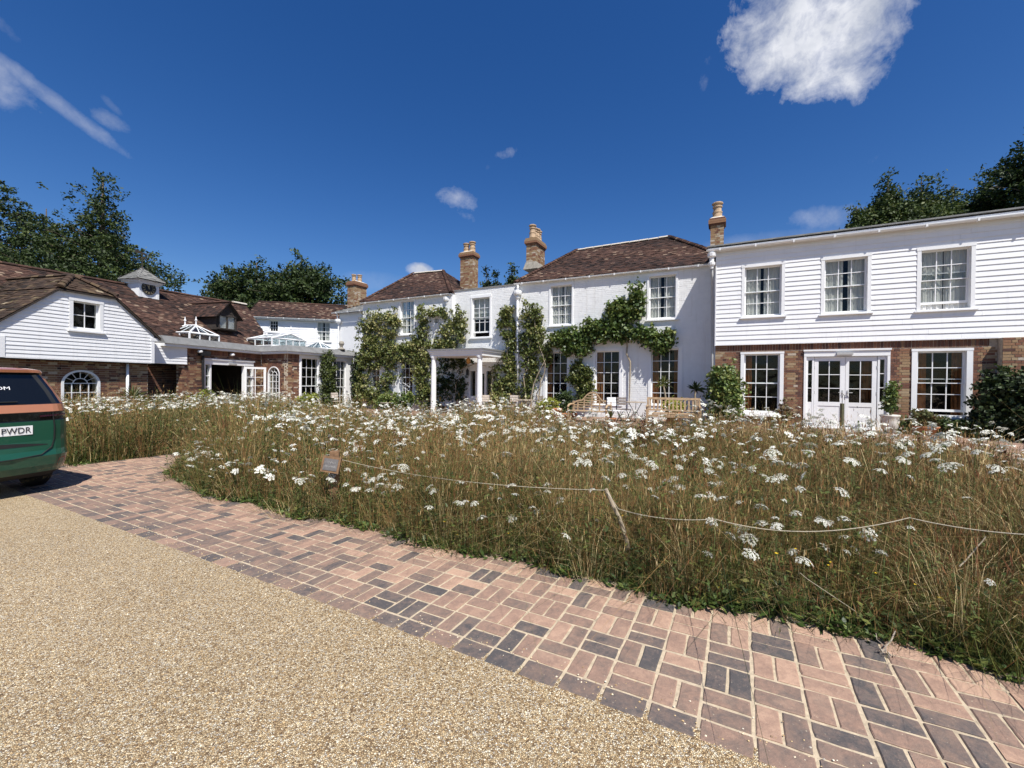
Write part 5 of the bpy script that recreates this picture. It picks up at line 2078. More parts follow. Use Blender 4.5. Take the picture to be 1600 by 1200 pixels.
mb.obb(apex + Vector((0, 0, .45)), ad * .26, Vector((0, 0, .010)), ad.cross(Vector((0, 0, 1))) * .012)
mb.obb(apex + Vector((0, 0, .45)), ad.cross(Vector((0, 0, 1))) * .26, ad * .010, Vector((0, 0, .012)))
an = ad.cross(Vector((0, 0, 1))) * .008
b = apex + Vector((0, 0, .66))
mb.hexa([b - ad * .3 - an, b - ad * .3 + an, b + ad * .15 + an, b + ad * .15 - an, b - ad * .3 - an + Vector((0, 0, .16)), b - ad * .3 + an + Vector((0, 0, .16)), b + ad * .34 + an + Vector((0, 0, .03)), b + ad * .34 - an + Vector((0, 0, .03))])
make('weathervane', mb, M['oak'], tur)
cxs, czs = PT.at(232, 450.5)
cr_ = tw * .355
mb = MB()
ring(mb, PT, cxs, czs, cr_ * .94, cr_, .013, .045, 28)
mb.poly([PT.pt(cxs + cr_ * .95 * math.cos(t * .2244), czs + cr_ * .95 * math.sin(t * .2244), .025) for t in range(28)])
make('clock_face', mb, M['dial'], tur)
mb = MB()
ring(mb, PT, cxs, czs, cr_ * .56, cr_ * .585, .028, .031, 24)
ring(mb, PT, cxs, czs, cr_ * .88, cr_ * .90, .028, .031, 24)
strokes = {12: 3, 1: 1, 2: 2, 3: 3, 4: 3, 5: 2, 6: 3, 7: 4, 8: 4, 9: 3, 10: 2, 11: 3}
for h, nst in strokes.items():
    t = math.pi / 2 - h * math.pi / 6
    for j in range(nst):
        tt = t + (j - (nst - 1) / 2) * .075
        a, b = Vector((math.cos(tt), math.sin(tt))), Vector((-math.sin(tt), math.cos(tt)))
        q = [(r, w) for r, w in ((cr_ * .63, -.006), (cr_ * .63, .006), (cr_ * .84, .006), (cr_ * .84, -.006))]
        mb.poly([PT.pt(cxs + a.x * r + b.x * w, czs + a.y * r + b.y * w, .030) for r, w in q])
make('numeral', mb, M['gold'], tur)
for ang, ln, wd, o in ((math.pi / 2 - .10, .78, .014, .036), (math.pi / 2 + .42, .52, .020, .040)):
    mb = MB()
    a, b = Vector((math.cos(ang), math.sin(ang))), Vector((-math.sin(ang), math.cos(ang)))
    mb.poly([PT.pt(cxs + a.x * r + b.x * w, czs + a.y * r + b.y * w, o) for r, w in ((-cr_ * .15, -wd), (cr_ * ln * .8, -wd), (cr_ * ln, 0), (cr_ * ln * .8, wd), (-cr_ * .15, wd))])
    make('clock_hand', mb, M['gold'], tur)
# dormer
PD = PG.off(-2.0)
w0, w1, wz0, wz1 = PD.box((343, 367, 495, 513.5))
mb = MB()
pbox(mb, PD, w0 - .16, w1 + .16, wz0 - .10, wz1 + .08, -2.2, -.06)
dorm = make('dormer', mb, M['oak'], stable)
dwp = MB()
pbox(dwp, PD, w0 - .12, w1 + .12, wz1 + .001, wz1 + .06, -.06, .04)
pbox(dwp, PD, w0 - .06, w0, wz0, wz1, -.06, .02)
pbox(dwp, PD, w1, w1 + .06, wz0, wz1, -.06, .02)
pbox(dwp, PD, (w0 + w1) / 2 - .03, (w0 + w1) / 2 + .03, wz0, wz1, -.06, .02)
pbox(dwp, PD, w0 - .10, w1 + .10, wz0 - .06, wz0, -.06, .06)
make('window_frame', dwp, M['oak'], dorm)
for a, b in ((w0, (w0 + w1) / 2 - .03), ((w0 + w1) / 2 + .03, w1)):
    mb = MB()
    pbox(mb, PD, a + .002, b - .002, wz0 + .002, wz1 - .002, -.02, -.015)
    make('pane', mb, M['glass'], dorm)
    mb = MB()
    sheet(mb, PD, a, b, wz0, wz1, -.05, .005, 3, srs, 16)
    make('curtain', mb, M['curtain'], dorm)
dw = (w1 - w0) / 2 + .34
dm = (w0 + w1) / 2
zde, zdr = wz1 - .10, wz1 + .74
nb = 6
for k in range(nb):                                          # boarded gablet
    za, zb_ = wz1 + .061 + (zdr - wz1 - .16) * k / nb, wz1 + .061 + (zdr - wz1 - .16) * (k + 1) / nb
    f0, f1 = (1 - (za - zde) / (zdr - zde)) * dw, (1 - (zb_ - zde) / (zdr - zde)) * dw
    mb = MB()
    mb.hexa([PD.pt(dm - f0, za, .02), PD.pt(dm + f0, za, .02), PD.pt(dm + f0, za, -.3), PD.pt(dm - f0, za, -.3), PD.pt(dm - f1, zb_, .0), PD.pt(dm + f1, zb_, .0), PD.pt(dm + f1, zb_, -.3), PD.pt(dm - f1, zb_, -.3)])
    make('weatherboard', mb, M['oak'], dorm)
roof_tiles(dorm, PD.pt(dm - dw, zde, -3.0), PD.pt(dm - dw, zde, .18), PD.pt(dm, zdr, -3.0), PD.pt(dm, zdr, .18), M['tile'], .13, .19, srs, True, .08)
roof_tiles(dorm, PD.pt(dm + dw, zde, .18), PD.pt(dm + dw, zde, -3.0), PD.pt(dm, zdr, .18), PD.pt(dm, zdr, -3.0), M['tile'], .13, .19, srs, True, .08)
ridge_caps(dorm, PD.pt(dm, zdr, .18), PD.pt(dm, zdr, -2.6), .10, .4, M['tile'], srs)

# ------------------------------------------------------------------ white wing behind, and the link with the slate roof
wrs = random.Random(66)
rear = empty('rear_wing', Vector((-13, 33, 0)), 'distant white weatherboarded wing with tiled roof behind the glass lanterns', 'building')
PW = PL(anchor(470, 30), 14)
x0, x1 = PW.at(386, 500)[0], PW.at(548, 500)[0]
PWo = PW.off(.3)
zw = PWo.at(466, 497.5)[1]
hW = [window(rear, PW, (422.5, 433.5, 502, 517), (.07, .07, .07, .03), 3, 3, .04, None, rail=False),
      window(rear, PW, (496.5, 514.5, 504.5, 532), (.07, .07, .07, .03), 3, 4, .04, 'net')]
mb = MB()
wall_slab(mb, PW, x0, x1, 0, zw - .02, hW, -.3, 0)
pbox(mb, PW, x0, x0 + .3, 0, zw - .03, -6, -.31)
make('wall', mb, M['cladding'], rear)
weatherboards(rear, PW, zw - 3.6, zw - .1, .15, lambda z: (x0, x1), [(h[0] - .1, h[1] + .1, h[2] - .07, h[3] + .1) for h in hW], M['cladding'], True, .022, wrs)
er = PW.off(-2.6)
k0s, k1s = er.at(404, 471.5), er.at(548, 478.5)
b0, b1 = PWo.at(384, 494.5)[0], PWo.at(560, 500)[0]
zk = (k0s[1] + k1s[1]) / 2
roof_tiles(rear, PW.pt(b0, zw + .03, .3), PW.pt(b1, zw + .03, .3), PW.pt(k0s[0], zk, -2.6), PW.pt(b1, zk, -2.6), M['tile'], .14, .2, wrs, True, .07, lift=.016)
roof_tiles(rear, PW.pt(b0, zw + .03, -5.5), PW.pt(b0, zw + .03, .3), PW.pt(k0s[0], zk, -2.6), PW.pt(k0s[0], zk, -2.6), M['tile'], .14, .2, wrs, True, .07, lift=.016)
mb = MB()
mb.poly([PW.pt(b0, zw + .03, -5.5), PW.pt(b1, zw + .03, -5.5), PW.pt(b1, zk, -2.6), PW.pt(k0s[0], zk, -2.6)])
make('roof_deck', mb, M['oak'], rear)
ridge_caps(rear, PW.pt(k0s[0], zk, -2.6), PW.pt(b1, zk, -2.6), .11, .42, M['tile'], wrs)
gutter(rear, PW, b0, b1, zw, zw, .34, .06)
mb = MB()
pbox(mb, PW, x0, x1, zw - .12, zw - .06, .03, .30)
make('soffit', mb, M['white'], rear)

linkb = empty('link_building', Vector((-9.4, 26, 0)), 'narrow white rendered block with slate roof between rear wing and white house', 'building')
PLk = PL(anchor(548, 25.4), -27)
l0, l1 = PLk.at(530, 510)[0], PLk.at(566, 510)[0] + 1.8
zl = PLk.off(.25).at(547, 486.5)[1]
hk = [window(linkb, PLk, (561, 567.5, 497, 512), (.05, .05, .06, .03), 1, 2, .04, None)]
mb = MB()
wall_slab(mb, PLk, l0, l1, 0, zl - .02, hk, -.3, 0)
pbox(mb, PLk, l0, l0 + .3, 0, zl - .03, -5, -.31)
make('wall', mb, M['white'], linkb)
lr = PLk.off(-2.4)
roof_tiles(linkb, PLk.pt(l0 - .25, zl + .03, .25), PLk.pt(l1, zl + .03, .25), PLk.pt(l0 + 2.4, zl + 1.35, -2.6), PLk.pt(l1, zl + 1.35, -2.6), M['slate'], .17, .26, wrs, True, 0, 'slate', .008)
roof_tiles(linkb, PLk.pt(l0 - .25, zl + .03, -5.4), PLk.pt(l0 - .25, zl + .03, .25), PLk.pt(l0 + 2.4, zl + 1.35, -2.6), PLk.pt(l0 + 2.4, zl + 1.35, -2.6), M['slate'], .17, .26, wrs, True, 0, 'slate', .008)
gutter(linkb, PLk, l0 - .3, l1, zl, zl, .30, .055)
mb = MB()
hp = PLk.pt(l0 + .1, zl, .14)
mb.lathe(hp + Vector((0, 0, -.75)), [(.05, 0), (.08, .08), (.18, .14), (.21, .22), (.2, .34), (.14, .36)], 10)
mb.tube([hp + Vector((0, 0, -.7)), hp + Vector((0, 0, -3.5))], .045, 8)
mb.tube([hp + Vector((-.05, 0, -.4)), hp + Vector((-.1, 0, -.05))], .04, 8)
make('rainwater_head', mb, M['white'], linkb)
chimney(linkb, at_depth(558, 460, 27.2).xy[:], -27, .64, 1.0, 5.0, 1.5 + 150.5 / 648 * 27.2, [(-.05, .22, .46, .13), (.03, -.18, .52, .13)], wrs, .32)

# ------------------------------------------------------------------ meadow
rng = np.random.default_rng(5)


def edge_np(p):
    e = 3.09 + 0.05 * np.sin(p * 3.1) + 0.035 * np.sin(p * 7.7 + 1)
    return np.where(p > -6.6, e, 3.10 + (-6.6 - p) * 0.20)


def meadow_mask(p, q):
    main = (p > -8.95 - 0.05 * (q - 3)) & (p < 3.35 - 0.06 * (q - 6) + 0.12 * np.sin(q * 4)) & (q > edge_np(p)) & (q < 9.6)
    frontr = (q < 6.9) & (p >= 3.3) & (p < 9) & (q > edge_np(p)) & (p < 3.35 + (6.9 - q) * 0.35)
    left = (p < -11.4 + 0.15 * (q - 3.0)) & (q > 2.98) & (q < 9.6) & (p > -22)
    return main | frontr | left


def inner(p, q):
    """Distance from the bed's open edges, roughly."""
    a = np.where(p > -10, q - edge_np(p), q - 2.98)
    b = np.where(p > -10, p + 8.95 + 0.05 * (q - 3), -11.4 + 0.15 * (q - 3.0) - p)
    return np.minimum(a, b)


def scatter(n, power, near=2.6):
    """n points of the beds, thinning with distance from the camera."""
    P, Q = [], []
    tot = 0
    while tot < n:
        p, q = rng.uniform(-19, 6, n * 2), rng.uniform(2.9, 9.6, n * 2)
        x, y = p * PCX + q * PSX, -p * PSX + q * PCX
        d = np.hypot(x, y)
        ok = meadow_mask(p, q) & (rng.random(n * 2) < (near / np.maximum(d, near)) ** power) & (y > 0.6) & (np.abs(x) < y * 1.32 + 0.8)
        P.append(p[ok])
        Q.append(q[ok])
        tot += ok.sum()
    p, q = np.concatenate(P)[:n], np.concatenate(Q)[:n]
    x, y = p * PCX + q * PSX, -p * PSX + q * PCX
    return p, q, x, y, ground_np(p, q) + 0.005, np.hypot(x, y)


def patch_noise(p, q, k=0.0):
    return 0.5 + 0.20 * np.sin(p * 1.3 + q * 0.7 + k) + 0.15 * np.sin(p * 11.3 + 2.1 * np.sin(q * 4.1 + k)) * np.sin(q * 9.7 + 2.3 * np.sin(p * 3.3 - k)) + 0.15 * np.sin(p * 2.9 - q * 2.1 + 1.7 * k) + 0.13 * np.sin(p * 5.3 + q * 4.7 + k * 3)


def tall(p, q):
    """Height of the sward: rises fast from the path to about 0.55 m."""
    i = np.clip(inner(p, q) / 0.42, 0, 1)
    h = 0.17 + 0.41 * i ** 0.7
    h *= np.clip(0.42 + 1.10 * patch_noise(p, q, 2.0), .3, 1.6)
    h *= np.clip(1.14 - 0.055 * (q - 3), .72, 1.14)
    return h * np.where(p < -10, 1.2, np.where(p < -3.5, 1.12, 1.0))


def lush(p, q):
    """Share of green growth: most at the left, least at the right."""
    return np.clip(0.78 - 0.075 * (p + 3) + 0.9 * (patch_noise(p, q, 5.3) - .5), 0.05, 1.0)


def blades(n, power, hk, tone_fn, wk, lean, bend, tuft=0.65, per=46):
    nc = int(n * tuft / per)
    cp_, cq_, _x, _y, _z, cd = scatter(nc, power)
    rep = rng.integers(0, nc, int(n * tuft))
    sg = np.abs(rng.normal(0.05, 0.03, nc)) + 0.02
    op, oq = rng.normal(size=len(rep)) * sg[rep], rng.normal(size=len(rep)) * sg[rep]
    chh = np.clip(rng.normal(1.08, .32, nc), .40, 1.9)
    ctn = rng.normal(0, .19, nc)
    up_, uq_, *_r = scatter(n - len(rep), power)
    p, q = np.concatenate([cp_[rep] + op, up_]), np.concatenate([cq_[rep] + oq, uq_])
    ex = np.concatenate([op * PCX + oq * PSX, np.zeros(len(up_))]) * 4.2
    ey = np.concatenate([-op * PSX + oq * PCX, np.zeros(len(up_))]) * 4.2
    hx = np.concatenate([chh[rep], np.full(len(up_), .8)])
    tx_ = np.concatenate([ctn[rep], np.zeros(len(up_))])
    x, y = p * PCX + q * PSX, -p * PSX + q * PCX
    z, d = ground_np(p, q) + 0.005, np.hypot(x, y)
    h = tall(p, q) * hk * rng.uniform(0.5, 1.2, n) * hx
    w = wk * np.maximum(1, d / 3.4) ** 0.8 * rng.uniform(0.6, 1.3, n)
    az = rng.uniform(0, 6.283, n)
    ln = np.abs(rng.normal(0, lean, n)) + 0.03
    dx, dy = np.cos(az) * ln + ex, np.sin(az) * ln + ey
    ln = np.hypot(dx, dy)
    fa = rng.uniform(0, 3.1416, n)
    sx, sy = np.cos(fa) * w / 2, np.sin(fa) * w / 2
    m = 0.55
    mx, my, mz = x + dx * h * m * .8, y + dy * h * m * .8, z + h * m
    bd = rng.uniform(0.4, 1.8, n) * bend
    tx, ty, tz = x + dx * h * (1 + bd), y + dy * h * (1 + bd), z + h * (1 - 0.30 * np.minimum(ln, 1.2) * (1 + bd))
    v = np.stack([np.stack([x - sx, y - sy, z], 1), np.stack([x + sx, y + sy, z], 1), np.stack([mx - sx * .85, my - sy * .85, mz], 1),
                  np.stack([mx + sx * .85, my + sy * .85, mz], 1), np.stack([tx, ty, tz], 1)], 1).reshape(-1, 3)
    k = np.arange(n)[:, None] * 5
    tri = np.concatenate([k + [[0, 1, 3]], k + [[0, 3, 2]], k + [[2, 3, 4]]], 1).reshape(-1, 3)
    return v, tri, np.repeat(np.clip(tone_fn(p, q, n) + tx_, 0, 1), 5)


def dry(p, q, n):
    a = np.clip(inner(p, q) / 0.4, 0, 1)
    t = 0.47 + 0.46 * patch_noise(p, q, 0.6) + 0.08 * a - 0.10 + rng.normal(0, 0.10, n)
    return np.where(rng.random(n) < lush(p, q) * .55, t - .38, t)


def green(p, q, n):
    return 0.08 + 0.24 * patch_noise(p, q, 4.0) + rng.normal(0, 0.09, n)


gold = lambda p, q, n: np.clip(rng.normal(.97, .05, n), 0, 1)
v, t, n_ = merge_np([blades(135000, 1.0, 1.0, dry, 0.0025, 0.28, 0.6), blades(44000, 1.0, 1.12, gold, 0.0021, 0.27, 0.6)])
o = make_np('dry_grass', v, t, n_, M['grass'])
tag(o, 'dry reddish brown and straw coloured grass filling the meadow beds', 'grass', None, 'stuff')
v, t, n_ = merge_np([blades(128000, 1.0, 0.95, green, 0.0032, 0.34, 0.65), blades(28000, 0.9, 0.45, green, 0.0055, 0.6, 0.5)])
o = make_np('green_grass', v, t, n_, M['grass'])
tag(o, 'green grass growing low between the dry stems of the meadow', 'grass', None, 'stuff')


def seedheads(n, power):
    p, q, x, y, z, d = scatter(n, power)
    h = tall(p, q) * rng.uniform(0.85, 1.35, n)
    w = 0.0020 * np.maximum(1, d / 3.4) ** 0.8
    az = rng.uniform(0, 6.283, n)
    ln = np.abs(rng.normal(0, .13, n))
    tx, ty, tz = x + np.cos(az) * ln * h, y + np.sin(az) * ln * h, z + h
    fa = rng.uniform(0, 3.14, n)
    sx, sy = np.cos(fa) * w / 2, np.sin(fa) * w / 2
    hl = rng.uniform(0.03, 0.09, n)
    hw = rng.uniform(0.0014, 0.0034, n) * np.maximum(1, d / 4) ** 0.6
    ux, uy = np.cos(az) * ln + rng.normal(0, .15, n), np.sin(az) * ln + rng.normal(0, .15, n)
    v = np.stack([np.stack([x - sx, y - sy, z + h * .2], 1), np.stack([x + sx, y + sy, z + h * .2], 1), np.stack([tx, ty, tz], 1),
                  np.stack([tx + ux * hl * .5 + np.cos(fa) * hw, ty + uy * hl * .5 + np.sin(fa) * hw, tz + hl * .45], 1),
                  np.stack([tx + ux * hl * .5 - np.cos(fa) * hw, ty + uy * hl * .5 - np.sin(fa) * hw, tz + hl * .5], 1),
                  np.stack([tx + ux * hl, ty + uy * hl, tz + hl], 1)], 1).reshape(-1, 3)
    k = np.arange(n)[:, None] * 6
    tri = np.concatenate([k + [[0, 1, 2]], k + [[2, 3, 4]], k + [[3, 5, 4]]], 1).reshape(-1, 3)
    tn = np.clip(0.72 + 0.14 * patch_noise(p, q, 1.1) + rng.normal(0, .10, n), 0, 1)
    return v, tri, np.repeat(tn, 6)


v, t, n_ = seedheads(56000, 0.95)
o = make_np('grass_seedheads', v, t, n_, M['grass'])
tag(o, 'brown and golden grass seed heads standing over the meadow', 'seed heads', None, 'stuff')


def leafy_stems(n, power, m=9):
    p, q, x, y, z, d = scatter(int(n * 2.2), power)
    k = rng.random(len(p)) < .25 + .75 * lush(p, q)
    p, q, x, y, z, d = (a[k][:n] for a in (p, q, x, y, z, d))
    n = len(p)
    h = tall(p, q) * rng.uniform(.75, 1.45, n)
    az = rng.uniform(0, 6.283, n)
    ln = np.abs(rng.normal(0, .12, n))
    dx, dy = np.cos(az) * ln * h, np.sin(az) * ln * h
    w = 0.0032 * np.maximum(1, d / 3.4) ** .7
    tn = np.clip(rng.normal(.20, .09, n), 0, 1)
    b = np.stack([x, y, z], 1)
    t = np.stack([x + dx, y + dy, z + h], 1)
    s = np.stack([w / 2, w / 3, w * 0], 1)
    parts = [(np.stack([b - s, b + s, t], 1).reshape(-1, 3), np.arange(n * 3).reshape(-1, 3), np.repeat(tn, 3))]
    for j in range(m):
        u = rng.uniform(.18, 1.0, n)[:, None]
        c = b + (t - b) * u
        a2 = rng.uniform(0, 6.283, n)
        el = rng.normal(.25, .45, n)
        D = np.stack([np.cos(a2) * np.cos(el), np.sin(a2) * np.cos(el), np.sin(el)], 1)
        S = np.stack([-np.sin(a2), np.cos(a2), rng.normal(0, .4, n)], 1)
        L = (rng.uniform(.028, .075, n) * (1.25 - .6 * u[:, 0]) * np.maximum(1, d / 5) ** .5)[:, None]
        mid = c + D * L * .5
        v = np.stack([c, mid + S * L * .20, c + D * L - [0, 0, .004], mid - S * L * .20], 1).reshape(-1, 3)
        k4 = np.arange(n)[:, None] * 4
        parts.append((v, np.concatenate([k4 + [[0, 2, 1]], k4 + [[0, 3, 2]]], 1).reshape(-1, 3), np.repeat(np.clip(tn + rng.normal(0, .08, n), 0, 1), 4)))
    return merge_np(parts)


v, t, n_ = leafy_stems(14000, .9)
o = make_np('leafy_stems', v, t, n_, M['grass'])
tag(o, 'tall leafy green flower stems standing thick in the meadow', 'stems', None, 'stuff')


# low broad-leaved growth: along the path edge and scattered in the sward
def low_leaves(n):
    p = rng.uniform(-9.2, 4.5, n * 3)
    e = np.abs(rng.normal(0, 0.16, n * 3)) - 0.05
    lump = 0.5 + 0.5 * np.sin(p * 4.1) * np.sin(p * 9.7 + 1)
    ok = rng.random(n * 3) < 0.06 + 0.94 * lump ** 1.5
    p, e = p[ok][:n], e[ok][:n]
    q = edge_np(p) + e
    p2 = rng.uniform(-18, -11.2, n // 3)
    q2 = 3.0 + np.abs(rng.normal(0, 0.2, n // 3)) - 0.04
    p, q = np.concatenate([p, p2]), np.concatenate([q, q2])
    m = len(p)
    x, y = p * PCX + q * PSX, -p * PSX + q * PCX
    z = ground_np(p, q) + 0.012 + np.abs(rng.normal(0, .055, m)) * np.clip(0.4 + 2 * (q - edge_np(p)), .25, 1.6)
    return np.stack([x, y, z], 1)


def flat_leaves(pos, size, tone, spread):
    m = len(pos)
    az = rng.uniform(0, 6.283, m)
    el = rng.normal(0.35, 0.4, m)
    d = np.stack([np.cos(az) * np.cos(el), np.sin(az) * np.cos(el), np.sin(el)], 1)
    sd = np.stack([-np.sin(az), np.cos(az), rng.normal(0, .35, m)], 1)
    L = size * rng.uniform(.5, 1.4, m)[:, None]
    b0, tip = pos, pos + d * L
    mid = pos + d * L * .5
    v = np.stack([b0, mid + sd * L * spread + [0, 0, .004], tip, mid - sd * L * spread + [0, 0, .004]], 1).reshape(-1, 3)
    k = np.arange(m)[:, None] * 4
    tri = np.concatenate([k + [[0, 2, 1]], k + [[0, 3, 2]]], 1).reshape(-1, 3)
    return v, tri, np.repeat(np.clip(tone, 0, 1), 4)


pos = low_leaves(6500)
a = flat_leaves(pos, .055, rng.normal(.50, .2, len(pos)), .26)
p, q, x, y, z, d = scatter(16000, 1.2)
pos2 = np.stack([x, y, z + tall(p, q) * rng.uniform(.05, .75, len(p))], 1)
b = flat_leaves(pos2, .050, rng.normal(.48, .2, len(p)), .20)
v, t, n_ = merge_np([a, b])
o = make_np('low_weeds', v, t, n_, M['leaf'])
tag(o, 'low green broad-leaved weeds creeping out over the path edge', 'weeds', None, 'stuff')

# white umbel flowers
frs = random.Random(77)


def umbel_mesh(name, R, n, sides, dome, seed):
    rs = random.Random(seed)
    mb = MB()
    ga = 2.39996
    for k in range(n):
        r = R * math.sqrt((k + .5) / n)
        t = ga * k + rs.uniform(-.2, .2)
        c = Vector((r * math.cos(t), r * math.sin(t), -dome * (r / R) ** 2 * R + rs.uniform(-.07, .07) * R))
        fr_ = R * (1.12 / math.sqrt(n)) * rs.uniform(.75, 1.15)
        tx, ty = rs.uniform(-.4, .4) + c.x / R * .5 * dome, rs.uniform(-.4, .4) + c.y / R * .5 * dome
        pts = []
        for j in range(sides):
            an = 6.28319 * j / sides + t
            x, y = math.cos(an) * fr_ * rs.uniform(.75, 1.2), math.sin(an) * fr_ * rs.uniform(.75, 1.2)
            pts.append(c + Vector((x, y, -x * tx - y * ty)))
        mb.poly(pts, clampf(rs.gauss(.72, .2), 0, 1))
    for k in range(8):                                       # rays below the florets
        t = 6.28319 * k / 8
        q = Vector((math.cos(t) * R * .8, math.sin(t) * R * .8, -dome * R * .6 - .002))
        s = Vector((-math.sin(t), math.cos(t), 0)) * .0016
        mb.poly([Vector((0, 0, -R * .75)) - s, Vector((0, 0, -R * .75)) + s, q + s, q - s], .2, 1)
    me = bpy.data.meshes.new(name)
    me.from_pydata([tuple(v) for v in mb.v], [], mb.f)
    at = me.attributes.new('tone', 'FLOAT', 'FACE')
    at.data.foreach_set('value', mb.t)
    me.materials.append(M['petal'])
    me.materials.append(M['umbelgreen'])
    me.polygons.foreach_set('material_index', mb.m)
    return me, mb


def stem_mesh(name, h, seed):
    rs = random.Random(seed)
    mb = MB()
    bx, by = rs.uniform(-.06, .06) * h, rs.uniform(-.06, .06) * h
    pts = [Vector((0, 0, 0)), Vector((bx * .4, by * .4, h * .35)), Vector((bx * .9, by * .9, h * .7)), Vector((bx, by, h))]
    mb.tube(pts, [.0030, .0026, .0021, .0016], 4, .3, 0, False)
    for k in range(7):
        t = rs.uniform(.1, .75)
        an = rs.uniform(0, 6.28)
        c = Vector((bx * t, by * t, h * t))
        L = rs.uniform(.05, .11)
        dv = Vector((math.cos(an), math.sin(an), rs.uniform(.2, .9))).normalized()
        sd = dv.cross(Vector((0, 0, 1))).normalized()
        for u in range(4):
            a = c + dv * L * (.35 + .2 * u)
            w = sd * L * (.26 - .05 * u)
            mb.poly([a - w + Vector((0, 0, .008)), a, a + w + Vector((0, 0, .008)), a + dv * L * .09])
    me = bpy.data.meshes.new(name)
    me.from_pydata([tuple(v) for v in mb.v], [], mb.f)
    at = me.attributes.new('tone', 'FLOAT', 'FACE')
    at.data.foreach_set('value', mb.t)
    me.materials.append(M['umbelgreen'])
    return me, mb, Vector((bx, by, h))


def lacy_umbel(name, R, n, dome, seed):
    """A domed head of separate little umbels, each a spray of tiny florets, on rays from the stem."""
    rs = random.Random(seed)
    mb = MB()
    for k in range(n):
        r = R * math.sqrt((k + .35) / n)
        t = 2.39996 * k + rs.uniform(-.25, .25)
        c = Vector((r * math.cos(t), r * math.sin(t), -dome * (r / R) ** 2 * R + rs.uniform(-.05, .05) * R))
        tilt = Vector((c.x, c.y, R * 1.1)).normalized()
        ux = tilt.cross(Vector((0, 1, 0.1))).normalized()
        uy = tilt.cross(ux)
        ru = R * .92 / math.sqrt(n) * rs.uniform(.8, 1.15)
        base_t = clampf(rs.gauss(.68, .16), 0, 1)
        for j in range(9):
            rr = ru * math.sqrt((j + .3) / 9) * 1.05
            an = 2.39996 * j + rs.random()
            q = c + ux * math.cos(an) * rr + uy * math.sin(an) * rr + tilt * (ru * .25 * (1 - (rr / ru) ** 2) + rs.uniform(-.1, .1) * ru)
            s_ = ru * rs.uniform(.30, .44)
            a, b = (ux * math.cos(an) + uy * math.sin(an)) * s_ + tilt * rs.uniform(-.3, .3) * s_, (uy * math.cos(an) - ux * math.sin(an)) * s_ + tilt * rs.uniform(-.3, .3) * s_
            mb.poly([q - a, q + b, q + a, q - b], clampf(base_t + rs.gauss(0, .16), 0, 1))
        s = Vector((-math.sin(t), math.cos(t), 0)) * .0011
        z0 = Vector((0, 0, -R * .85))
        mb.poly([z0 - s, z0 + s, c - tilt * .003 + s, c - tilt * .003 - s], .2, 1)
    me = bpy.data.meshes.new(name)
    me.from_pydata([tuple(v) for v in mb.v], [], mb.f)
    at = me.attributes.new('tone', 'FLOAT', 'FACE')
    at.data.foreach_set('value', mb.t)
    me.materials.append(M['petal'])
    me.materials.append(M['umbelgreen'])
    me.polygons.foreach_set('material_index', mb.m)
    return me, mb


HEADS = [lacy_umbel('flower_head', R, n, dm, 100 + i) for i, (R, n, dm) in enumerate(((.040, 19, .45), (.050, 24, .35), (.058, 28, .5), (.032, 15, .7), (.053, 24, .25), (.045, 20, .6)))]
STEMS = [stem_mesh('umbel_flower', h, 200 + i) for i, h in enumerate((.42, .55, .66, .78, .90, 1.0))]
cand = []
guard = 0
while len(cand) < 4200 and guard < 200000:
    guard += 1
    p, q = frs.uniform(-19, 5.2), frs.uniform(2.95, 9.7)
    x, y = from_pq(p, q)
    if y < 1 or abs(x) > y * 1.3 + .3:
        continue
    pa, qa = np.array([p]), np.array([q])
    if not meadow_mask(pa, qa)[0]:
        continue
    i = float(inner(pa, qa)[0])
    dens = 0.32 + 0.40 * clampf((q - 4.0) / 3.6, 0, 1)
    if p < -10:
        dens = .62 if i > .5 else .2
    elif p < -5:
        dens = max(dens, 0.9)
    elif p < -2.5:
        dens = max(dens, .62)
    elif p > 0.3:
        dens *= 0.8
    if i < .9 and -9 < p < .8:
        dens = max(dens, .80 if p < -2.5 else .42)
    cl = 0.55 + 0.45 * math.sin(p * 2.3 + q * 1.1) * math.sin(q * 3.1 - p * .8)
    if frs.random() > dens * cl:
        continue
    hh = float(tall(pa, qa)[0])
    cand.append((p, q, x, y, hh, i))


def fh(c):
    h = c[4] * frs.uniform(.95, 1.35) + frs.uniform(.06, .26)
    if c[0] < -10:
        h += .14
    if c[5] < .8 and c[0] > -10:
        h = frs.uniform(.30, .50 + .42 * c[5])
    return clampf(h, .20, 1.05)


def flower_words(c, hs, tilt, h):
    p, q = c[0], c[1]
    if p < -10:
        w = 'beyond the side path'
    elif p < -5.5:
        w = 'beside the side path'
    elif p < -3.2:
        w = 'near the sign post'
    elif p < -1.2:
        w = 'between sign and leaning stake'
    elif p < .4:
        w = 'around the leaning stake'
    else:
        w = 'at the wing end'
    w += ' before the rope' if q < 3.75 and p > -5 else ' amid the grass' if q > 5 else ''
    s = 'small' if hs < .72 else 'broad' if hs > .98 else 'middling'
    t = 'tilted' if abs(tilt[0]) + abs(tilt[1]) > .55 else 'level'
    y = 'tall' if h > .75 else 'low' if h < .5 else 'medium'
    return f'{s} {t} {y} white umbel {w}', f'{s} {t} {y} white umbels {w}'


